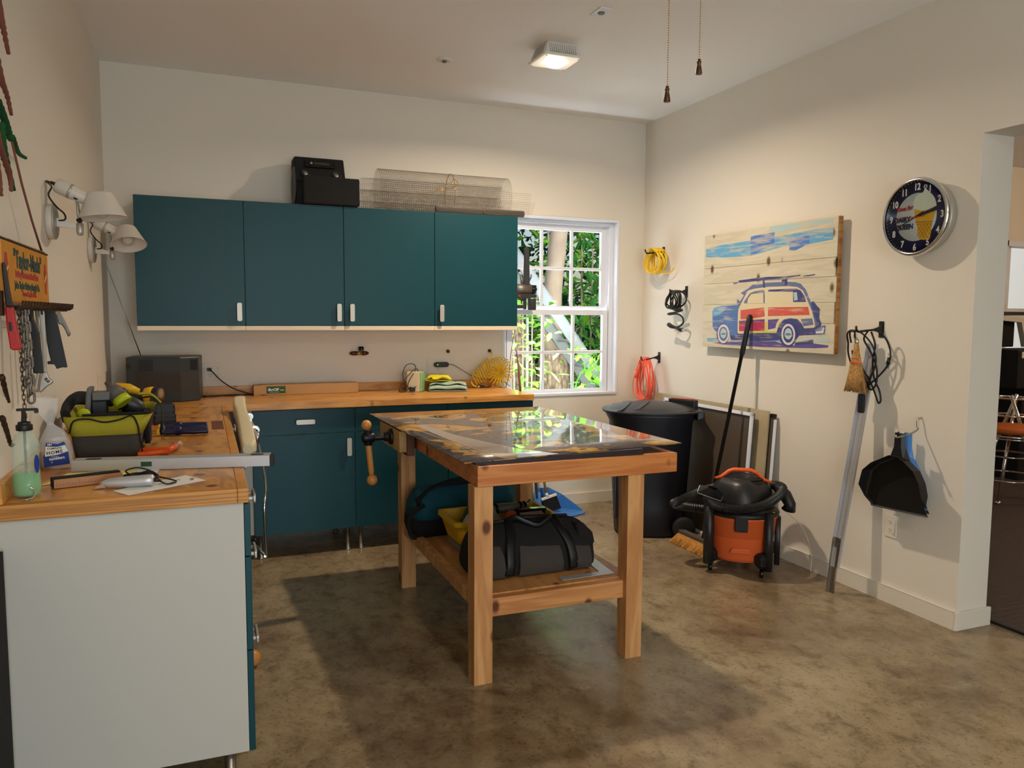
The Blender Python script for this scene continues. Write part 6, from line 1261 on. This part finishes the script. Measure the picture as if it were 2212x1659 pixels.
def pan_mesh(pts, o_back, depth, hx, hz, hs_=1.0):
    """shallow scoop: floor plate near o_back, raised wall round every edge but the lip at the bottom"""
    b = B(); n = len(pts); cx = sum(p[0] for p in pts)/n; cz = sum(p[1] for p in pts)/n; zl = min(p[1] for p in pts)+.075
    k_ = lambda x, z, f: (cx+(x-cx)*f, cz+(z-cz)*f)
    ring = []
    for f, d in ((1.0, 1), (1.015, 1.02), (.97, .0), (.955, .0), (.985, .96)): pass
    def R_(f, dep): return [wp(*k_(x, z, f), o_back+(dep if z > zl else dep*.12)) for x, z in pts]
    b.loft([R_(.90, 0), R_(.96, .006), R_(1.0, depth), R_(.985, depth), R_(.945, .010), R_(.90, .004)], cap=True, smooth=False)
    b.loft([[wp(hx+a*w_, hz+h_, o_back+dep) for a, dep in ((-1, .006), (-.6, .026), (.6, .026), (1, .006), (.5, .012), (-.5, .012))] for w_, h_ in ((.060*hs_, -.010), (.034*hs_, .045), (.031*hs_, .10), (.030*hs_, .115))], smooth=False)
    return b
obj('scoop', pan_mesh(pan, .105, .060, 2.610, .795), 'blackdull' if 'blackdull' in MATS else 'black', t, bev=.002)
b = B(); b.tube([wp(2.598, .895, .135), wp(2.612, .915, .128), wp(2.628, .895, .135)], .004, 6); obj('hanging_loop', b, 'black', t)
bpan = [(2.56, .78), (2.60, .80), (2.64, .775), (2.67, .73), (2.695, .66), (2.712, .56), (2.718, .545), (2.48, .53), (2.45, .56), (2.47, .70)]
t = thing('dustpan', 'blue dustpan hanging behind the large black one', 'dustpan', wp(2.62, .54, .05))
obj('scoop', pan_mesh(bpan, .030, .045, 2.592, .79, .62), 'blue', t, bev=.002); obj('lip', B().loft([[wp(x, .545, o), wp(x, .530, o-.01), wp(x, .526, o-.008), wp(x, .541, o+.003)] for x, o in ((2.46, .045), (2.728, .045))], smooth=False), 'black', t)
# ------------------------------------------------------------------ boards leaning on the right wall
def leaning(name, x0, x1, h_, o_bot, o_top, th, m, label, cat, frame_m=None, z0=.001):
    t = thing(name, label, cat, wp((x0+x1)/2, 0, o_bot))
    o, q_ = wp(x0, z0, o_bot), wp(x0, h_, o_top); f = frame(o, (wp(x1, 0, 0)-wp(x0, 0, 0)), q_-o); W_ = x1-x0; Hh = (q_-o).length
    obj('panel', B().box(0, W_, 0, Hh, 0, th, f), m, t, bev=.001); return t, f, W_, Hh
t, f, W_, Hh = leaning('cardboard_sheet', .10, 1.585, .895, .095, .040, .012, 'cardboard_pale', 'big pale cardboard sheet leaning on the right wall behind the bin', 'cardboard')
t, f, W_, Hh = leaning('picture_board', .35, 1.612, .875, .07, .018, .016, 'brownboard', 'brown-backed board with white edge between the cardboard and the wall', 'board')
obj('edge_strip', B().box(W_+.0005, W_+.014, 0, Hh-.03, .002, .014, f), 'sash', t); obj('corner_guard', B().box(W_-.03, W_+.006, Hh-.02, Hh+.004, -.001, .018, f), 'black', t)
t, f, W_, Hh = leaning('framed_board', .50, 1.497, .872, .140, .082, .010, 'brownboard', 'dark brown board in a thin white frame leaning in front of the cardboard', 'framed board')
b = B(); b.box(-.002, .018, 0, Hh, .010, .024, f); b.box(W_-.018, W_+.002, 0, Hh, .010, .024, f); b.box(-.002, W_+.002, Hh-.018, Hh+.002, .010, .024, f); b.box(-.002, W_+.002, 0, .018, .010, .024, f); obj('frame', b, 'sash', t, bev=.001)
# ------------------------------------------------------------------ wheeled bin
BA = R(-25); BM = Matrix.Translation((3.345, -.862, 0)) @ Matrix.Rotation(BA, 4, 'Z')
t = thing('wheeled_bin', 'large black wheeled rubbish bin with domed lid in the back right corner', 'bin', (3.345, -.862, 0))
def bring(w_, d_, z, n=2.6, m=44, dx=0): return [BM @ Vector((dx+w_/2*abs(cos(a))**(2/n)*(1 if cos(a) > 0 else -1), d_/2*abs(sin(a))**(2/n)*(1 if sin(a) > 0 else -1), z)) for a in [2*pi*k/m for k in range(m)]]
obj('tub', B().loft([bring(.44, .38, .002), bring(.47, .40, .02), bring(.49, .42, .20), bring(.56, .47, .77), bring(.62, .50, .83, dx=.0)], smooth=True), 'binblack', t) if 'binblack' in MATS else None
mat('binblack', c(16, 19, 30), .42); obj('tub', B().loft([bring(.44, .38, .002), bring(.47, .40, .02), bring(.49, .42, .20), bring(.56, .47, .77), bring(.61, .50, .815), bring(.61, .50, .835)]), 'binblack', t)
mat('lidblack', c(44, 45, 48), .42)
obj('lid_rim', B().loft([bring(.625, .515, .828), bring(.655, .545, .832), bring(.655, .545, .846), bring(.60, .49, .850)], smooth=False), 'binblack', t, bev=.003)
dome = lambda x, y: .848+.050*max(0, 1-(x/.300)**2-(y/.245)**2)**.8
def dring(k):
    out = []
    for p in bring(.598*k, .488*k, 0): q_ = BM.inverted() @ p; out.append(BM @ Vector((q_.x, q_.y, dome(q_.x, q_.y)+.002)))
    return out
obj('lid', B().loft([dring(k) for k in (1.0, .985, .94, .85, .7, .5, .3, .1, .01)]), 'lidblack', t)
b = B()
for dx, w_ in ((-.165, .030), (-.055, .045)):
    ys = [-.20+.04*i for i in range(11)]
    def cv(y): return dx+.10*(y/.22)**2*(-1 if dx < -.1 else -1)
    b.loft([[BM @ Vector((cv(y)+e, y, max(.850, dome(cv(y)+e, y))+h_)) for e, h_ in ((0, .001), (w_, .001), (w_, .009), (0, .003))] for y in ys], smooth=False)
obj('lid_ridge', b, 'lidblack', t, bev=.002)
b = B(); b.loft([[BM @ Vector((x, y, z)) for x, z in ((.285, .785), (.330, .80), (.335, .845), (.32, .852), (.285, .845))] for y in (-.16, .16)], smooth=False); obj('hinge_handle', b, 'binblack', t, bev=.006)
b = B(); b.loft([[BM @ Vector((-.215+x, -.05+y, z)) for x, y in rr(.05, .20, .015)] for z in (.12, .32, .56)]); obj('side_grip', b, 'binblack', t, bev=.004)
for y in (-.22, .17):
    b = B(); b.lathe([(.02, -.002), (.066, .0), (.075, .008), (.075, .037), (.066, .045), (.02, .047)], BM @ Vector((.205, y-.02, .0755)), (BM.to_3x3() @ Vector((0, 1, 0))), 28); obj('wheel', b, 'rubber', t)
obj('wheel_axle', B().cyl(BM @ Vector((.205, -.22, .0755)), BM @ Vector((.205, .18, .0755)), .010), 'steel', t)
t = thing('case', 'flat black and red case standing behind the bin lid', 'case', (3.56, -1.0, .87))
b = B(); CM = Matrix.Translation((3.560, -.930, .018)) @ Matrix.Rotation(R(-62), 4, 'Z')
obj('case', B().loft([[CM @ Vector((x, y, z)) for x, y in rr(.21, .055, .02)] for z in (.80, .875, .892)]), 'black', t, bev=.004); obj('red_top', B().prism(rr(.17, .028, .010), .8925, .897, CM), 'red', t, bev=.002)
# ------------------------------------------------------------------ push broom
t = thing('push_broom', 'push broom with tan bristles and long black pole leaning on the painting', 'broom', (3.38, -1.40, 0))
obj('head', B().loft([[Vector((3.415+x, y, .062+z)) for x, z in ((-.022, -.012), (.022, -.012), (.022, .014), (-.022, .014))] for y in (-1.555, -1.15)], smooth=False), 'rail', t, bev=.004)
b = B(); b.loft([[Vector((3.415+x, y, z)) for x, z in ((-.090, .002), (-.060, .001), (.018, .050), (-.018, .056))] for y in (-1.56, -1.145)], smooth=False); rnd = random.Random(3)
for k in range(260):
    y = rnd.uniform(-1.555, -1.15); u = rnd.uniform(0, 1); b.tube([Vector((3.40+.02*u, y, .055)), Vector((3.36+.02*u, y+rnd.uniform(-.008, .008), .030)), Vector((3.318+.03*u, y+rnd.uniform(-.014, .014), .0025))], .0013, 3)
obj('bristles', b, 'bristle', t)
top = wp(1.402, 1.486, .068); base = Vector((3.425, -1.375, .072))
b = B(); b.tube([base, base.lerp(top, .82)], .0115, 12); b.tube([base.lerp(top, .82), base.lerp(top, .825), base.lerp(top, .985), top], [.0115, .0165, .0165, .010], 12); obj('pole', b, 'black', t)
# ------------------------------------------------------------------ shop vacuum
VC = Vector((3.415, -1.745, 0))
t = thing('shop_vacuum', 'orange and black wheeled shop vacuum with coiled hose', 'vacuum cleaner', VC)
V_ = lambda x, y, z: VC+Vector((x, y, z))
b = B(); b.lathe([(.150, .075), (.165, .080), (.172, .10), (.185, .215), (.188, .225), (.192, .228), (.202, .325), (.206, .328), (.206, .340)], VC, n=48); obj('tank', b, 'vac_orange', t)
b = B(); vf = Vector((-.62, -.78, 0)); vs = Vector((.78, -.62, 0))     # toward / across the viewer
def vpt(a_, dd_, z): return VC+vs*a_+vf*dd_+Vector((0, 0, z))
for a0 in (-52, 8, 68):
    cc_ = R(a0)
b.loft([[vpt(x, .176+.002*k, z) for x, z in ((-.06, .135), (.06, .135), (.045, .165), (-.045, .165))] for k in (0, 5)], smooth=False); obj('embossed_panel', b, 'vac_orange', t, bev=.004)
b = B(); b.lathe([(.196, .336), (.212, .340), (.214, .352), (.206, .366), (.19, .375), (.15, .385)], VC, n=48); obj('rim', b, 'darkgrey' if False else 'black', t)
mat('vacblack', c(30, 30, 31), .38)
b = B(); b.loft([[V_(x*cos(.25)-y*sin(.25), x*sin(.25)+y*cos(.25), z) for x, y in rr(w_, d_, min(w_, d_)*.36, 6)] for w_, d_, z in ((.35, .34, .375), (.345, .33, .405), (.325, .30, .455), (.28, .25, .515), (.22, .19, .540), (.10, .08, .546))]); obj('motor_head', b, 'vacblack', t)
b = B(); b.torus(VC+Vector((0, 0, .520)), (1, 0, 0), (0, 1, 0), .118, .007, 30, 6); b.torus(VC+Vector((0, 0, .528)), (1, 0, 0), (0, 1, 0), .112, .007, 30, 6); b.torus(VC+Vector((.01, 0, .540)), (1, 0, 0), (0, 1, 0), .106, .007, 30, 6); obj('wound_cord', b, 'black', t)
hs = [vpt(-.155, .02, .530), vpt(-.120, .02, .540), vpt(-.075, .01, .575), vpt(-.05, .01, .585), vpt(.045, .01, .585), vpt(.08, .01, .572), vpt(.12, .01, .535), vpt(.165, .01, .520)]
obj('handle', B().tube(hs, [.010, .012, .013, .014, .014, .013, .012, .008], 10, flat=1.5), 'vachandle', t) if 'vachandle' in MATS else obj('handle', B().tube(hs, [.007, .010, .012, .012, .012, .012, .010, .006], 10, flat=1.5), 'orange', t)
# corrugated hose circling the head
hp = bez([vpt(-.20, -.10, .31), vpt(-.34, -.03, .335), vpt(-.385, .05, .365), vpt(-.33, .08, .405), vpt(-.22, -.02, .44), vpt(-.10, -.16, .45), vpt(.08, -.19, .46), vpt(.21, -.08, .485), vpt(.215, .06, .475), vpt(.12, .18, .425), vpt(-.02, .215, .398), vpt(-.14, .185, .405), vpt(-.20, .10, .42)], 22)
rad = [.0268 if i % 2 else .0212 for i in range(len(hp))]
obj('hose', B().tube(hp, rad, 14), 'hoseblack', t) if 'hoseblack' in MATS else None
mat('hoseblack', c(26, 26, 26), .45); obj('hose', B().tube(hp, rad, 14, smooth=False), 'hoseblack', t)
obj('hose_cuff', B().tube([vpt(.19, -.02, .50), vpt(.24, .03, .455), vpt(.265, .05, .41), vpt(.258, .045, .375)], [.030, .036, .033, .040], 14), 'black', t)
obj('hose_end', B().tube([vpt(-.20, -.10, .31), vpt(-.12, -.10, .30)], [.030, .030], 14), 'vacblack', t)
# latch
b = B(); b.loft([[vpt(x, dd_, z) for x, z in ((-.036, .268), (.036, .268), (.036, .352), (-.036, .352))] for dd_ in (.198, .218)], smooth=False); obj('latch', b, 'black', t, bev=.005)
# wand tubes standing at the corners
def wand(a_, dd_, z0, z1, r): 
    b = B(); b.tube([vpt(a_, dd_, z0), vpt(a_, dd_, z1)], r, 18); obj('wand', b, 'vacblack', t)
wand(-.178, .130, .052, .425, .030); wand(.150, .160, .045, .375, .026); 
b = B(); b.loft([[vpt(.205+x, .03+y, z) for x, y in rr(.03, .05, .008)] for z in (.05, .33)]); obj('wand', b, 'vacblack', t)
nz = frame(vpt(-.175, .130, .462), vs+Vector((0, 0, -.30)), vf*.75+Vector((0, 0, -.75)))
b = B(); b.loft([[nz @ Vector((x*k, y*k*.9, z)) for x, y in rr(.140, .062, .006)] for k, z in ((.35, -.055), (.97, -.002), (1.0, .0), (.93, .0), (.3, -.045))], cap=False, smooth=False); obj('floor_nozzle', b, 'vacblack', t, bev=.001)
b = B(); b.tube([nz @ Vector((x, y, .001)) for x, y in rr(.140, .056, .008)], .0022, 5, closed=True); obj('nozzle_rim', b, 'satin', t)
b = B(); b.prism([(.010*cos(a), .012*sin(a)) for a in (0, pi/2, pi, 3*pi/2)], 0, .001, frame(vpt(.175, .105, .366), vs, vf+Vector((0, 0, .9)))); obj('warning_label', b, 'yellow', t)
for a_, dd_ in ((-.165, .105), (.118, .160), (.17, -.14), (-.12, -.18)):
    b = B(); q0 = vpt(a_, dd_, 0); b.loft([[q0+Vector((x, y, z)) for x, y in rr(.065*k, .065*k, .015)] for k, z in ((.55, .055), (1, .075), (1.1, .12), (.6, .14))], smooth=False); f_ = obj('foot', b, 'black', t, bev=.003)
    b = B(); b.lathe([(.010, -.012), (.022, -.010), (.024, -.004), (.024, .004), (.022, .010), (.010, .012)], q0+Vector((0, 0, .0245)), vs, 20); b.box(q0.x-.006, q0.x+.006, q0.y-.006, q0.y+.006, .030, .056); obj('caster', b, 'blackgloss', t)
# clear thin cord from the wall
obj('clear_cord', B().tube(bez([wp(1.80, .335, .10), wp(1.90, .25, .05), wp(1.965, .12, .035), wp(1.98, .003, .045)]), .0022, 6), 'offwhite', label='thin pale cord curving down to the floor behind the shop vacuum', cat='cord')
# ------------------------------------------------------------------ blue dustpan and brush on the floor at the back
t = thing('dustpan', 'large blue long-handled dustpan standing on the floor under the window', 'dustpan', (2.93, -.25, 0))
P_ = lambda x, y, z: Vector((x, y, z))
b = B()
fl = [(2.82, -.10), (2.95, -.04), (3.02, -.06), (3.17, -.225), (3.145, -.30), (2.985, -.365), (2.80, -.20)]
b.prism(fl, .004, .008); 
b.loft([[P_(2.815, -.20, .008), P_(2.805, -.16, .15), P_(2.80, -.155, .15), P_(2.808, -.20, .008)], [P_(2.83, -.10, .008), P_(2.86, -.075, .165), P_(2.855, -.07, .168), P_(2.822, -.095, .008)], [P_(2.95, -.045, .008), P_(2.97, -.04, .16), P_(2.968, -.032, .16), P_(2.95, -.037, .008)], [P_(3.03, -.07, .008), P_(3.06, -.09, .11), P_(3.064, -.085, .11), P_(3.036, -.065, .008)], [P_(3.165, -.23, .008), P_(3.168, -.232, .012), P_(3.170, -.228, .012), P_(3.168, -.226, .008)]], smooth=False)
b.prism([(2.985, -.367), (3.148, -.302), (3.150, -.308), (2.987, -.373)], .002, .012); b.loft([[P_(2.79, -.20, .02), P_(2.83, -.22, .02), P_(2.83, -.20, .16), P_(2.78, -.18, .16)], [P_(2.80, -.17, .02), P_(2.84, -.19, .02), P_(2.84, -.17, .16), P_(2.79, -.15, .16)]], smooth=False)
obj('scoop', b, 'blue', t, bev=.002)
obj('handle', B().tube([(2.798, -.19, .12), (2.790, -.14, .45), (2.782, -.05, .86)], .012, 10), 'greyhandle', t) if 'greyhandle' in MATS else obj('handle', B().tube([(2.805, -.19, .12), (2.800, -.13, .45), (2.79, -.04, .84)], .011, 10), 'rail', t)
t = thing('brush', 'black-bristled brush with white head and wooden handle standing in the blue dustpan', 'brush', (2.92, -.20, 0))
HB = frame((2.905, -.19, .115), (.95, -.12, .28), (-.25, .1, .95)); 
obj('head', B().box(-.062, .062, .0, .018, -.012, .012, HB), 'white', t, bev=.003); b = B(); b.loft([[HB @ Vector((x*k, y, z*k)) for x, z in ((-.058, -.014), (.058, -.014), (.058, .014), (-.058, .014))] for y, k in ((0, 1), (-.100, 1.10))], smooth=False); obj('bristles', b, 'blackfab', t)
obj('ferrule', B().tube([HB @ Vector((-.008, .015, 0)), HB @ Vector((-.012, .045, 0))], [.014, .010], 10), 'white', t); obj('handle', B().tube([HB @ Vector((-.012, .04, 0)), (2.868, -.15, .30), (2.80, -.035, .80)], [.009, .010, .010], 10), 'cane_tan', t)

# ------------------------------------------------------------------ the next room
t = thing('rubber_mat', 'dark textured rubber floor mat in the room through the doorway', 'mat', (7, -3, 0))
def mat_mat():
    m = mat('rubbermat', c(70, 58, 56), .62); nt = m.node_tree; N = nt.nodes.new; L = nt.links.new; b = nt.nodes['Principled BSDF']
    tc = N('ShaderNodeTexCoord'); v = N('ShaderNodeTexVoronoi'); v.inputs['Scale'].default_value = 24; v.inputs['Randomness'].default_value = .25; bp = N('ShaderNodeBump'); bp.inputs['Strength'].default_value = .9; bp.inputs['Distance'].default_value = .006; bp.invert = True
    L(tc.outputs['Object'], v.inputs['Vector']); L(v.outputs['Distance'], bp.inputs['Height']); L(bp.outputs[0], b.inputs['Normal'])
mat_mat(); obj('mat', B().box(4.02, 11.9, -5.8, -.02, .0005, .012), 'rubbermat', t); obj('mat_edge', B().box(4.005, 4.0195, -5.8, -.02, .0005, .013), 'black', t)
t = thing('bar_stool', 'chrome tube stool with round tan cane seat in the next room', 'stool', (6.6, -1.2, .012))
obj('seat', B().lathe([(.20, 0), (.235, .015), (.24, .035), (.20, .055), (.10, .068), (.001, .07)], (6.53, -1.2, .565), n=36), 'caneseat', t)
b = B(); b.torus((6.53, -1.2, .552), (1, 0, 0), (0, 1, 0), .243, .009, 36, 8); obj('seat_rail', b, 'chrome', t); obj('seat_rail', B().torus((6.53, -1.2, .532), (1, 0, 0), (0, 1, 0), .243, .006, 36, 8), 'chrome', t)
for x0, y0, x1, y1 in ((6.33, -1.25, 6.66, -1.12), (6.80, -1.30, 6.55, -1.15), (6.45, -.95, 6.62, -1.15)):
    b = B(); b.tube([(x0, y0, .03), (x1, y1, .86)], .014, 10); b.lathe([(.022, 0), (.024, .01), (.016, .02)], (x0, y0, .013), n=12); obj('leg', b, 'chrome', t)
for z, r_ in ((.20, .26), (.38, .18), (.84, .13), (.70, .12)): obj('ring', B().torus((6.54, -1.17, z), (1, 0, 0), (0, 1, 0), r_, .008, 36, 8), 'chrome', t)
t = thing('machine', 'black workshop machine with open grey-edged hood below the far window', 'machine', (7.45, -.62, .012))
b = B(); b.box(7.12, 7.85, -.80, -.40, .86, 1.20); b.box(7.35, 7.70, -.70, -.45, .013, .86); obj('cabinet', b, 'blackmatte', t, bev=.008)
obj('hood', B().box(7.02, 7.34, -.60, -.45, 1.22, 1.455), 'black', t, bev=.01)
b = B(); b.prism([(7.0, 1.500), (7.37, 1.500), (7.42, 1.46), (7.50, 1.22), (7.42, 1.22), (7.34, 1.440), (7.0, 1.462)], 0, .05, frame((0, -.61, 0), (1, 0, 0), (0, 0, 1))); obj('hood_edge', b, 'offwhite', t, bev=.003)
obj('hood_lid', B().box(7.0, 7.40, -.64, -.42, 1.502, 1.535), 'darkgrey', t); obj('top_box', B().box(7.02, 7.20, -.60, -.45, 1.537, 1.60), 'offwhite', t)
obj('paper', B().box(7.16, 7.36, -.806, -.801, 1.13, 1.185), 'white', t)
for i, (x, m_, w_, h_, lb) in enumerate(((7.16, 'offwhite', .05, 1.08, 'pale narrow board leaning leftmost behind the machine'), (7.235, 'mint', .06, 1.12, 'pale green framed board leaning among the boards'), (7.32, 'sash', .05, 1.10, 'white framed board leaning between the green and grey boards'), (7.40, 'midgrey', .08, .98, 'grey board leaning rightmost behind the stool'))):
    b = B(); b.loft([[P_(x+dx+xx, y0+yy, z) for xx, yy in ((-w_/2, -.02), (w_/2, -.02), (w_/2, .02), (-w_/2, .02))] for z, dx, y0 in ((.013, .22, -.38), (h_, 0, -.27))], smooth=False); obj('board', b, m_, label=lb, cat='board')
t = thing('side_shelf', 'tan plywood shelf unit behind the stool in the next room', 'shelf', (8.1, -.30, .012))
b = B(); b.box(7.80, 8.40, -.50, -.05, .62, .65); b.box(7.80, 8.40, -.50, -.05, .30, .33); b.box(7.82, 7.85, -.48, -.07, .013, .62); b.box(8.35, 8.38, -.48, -.07, .013, .62); obj('frame', b, 'maple', t)
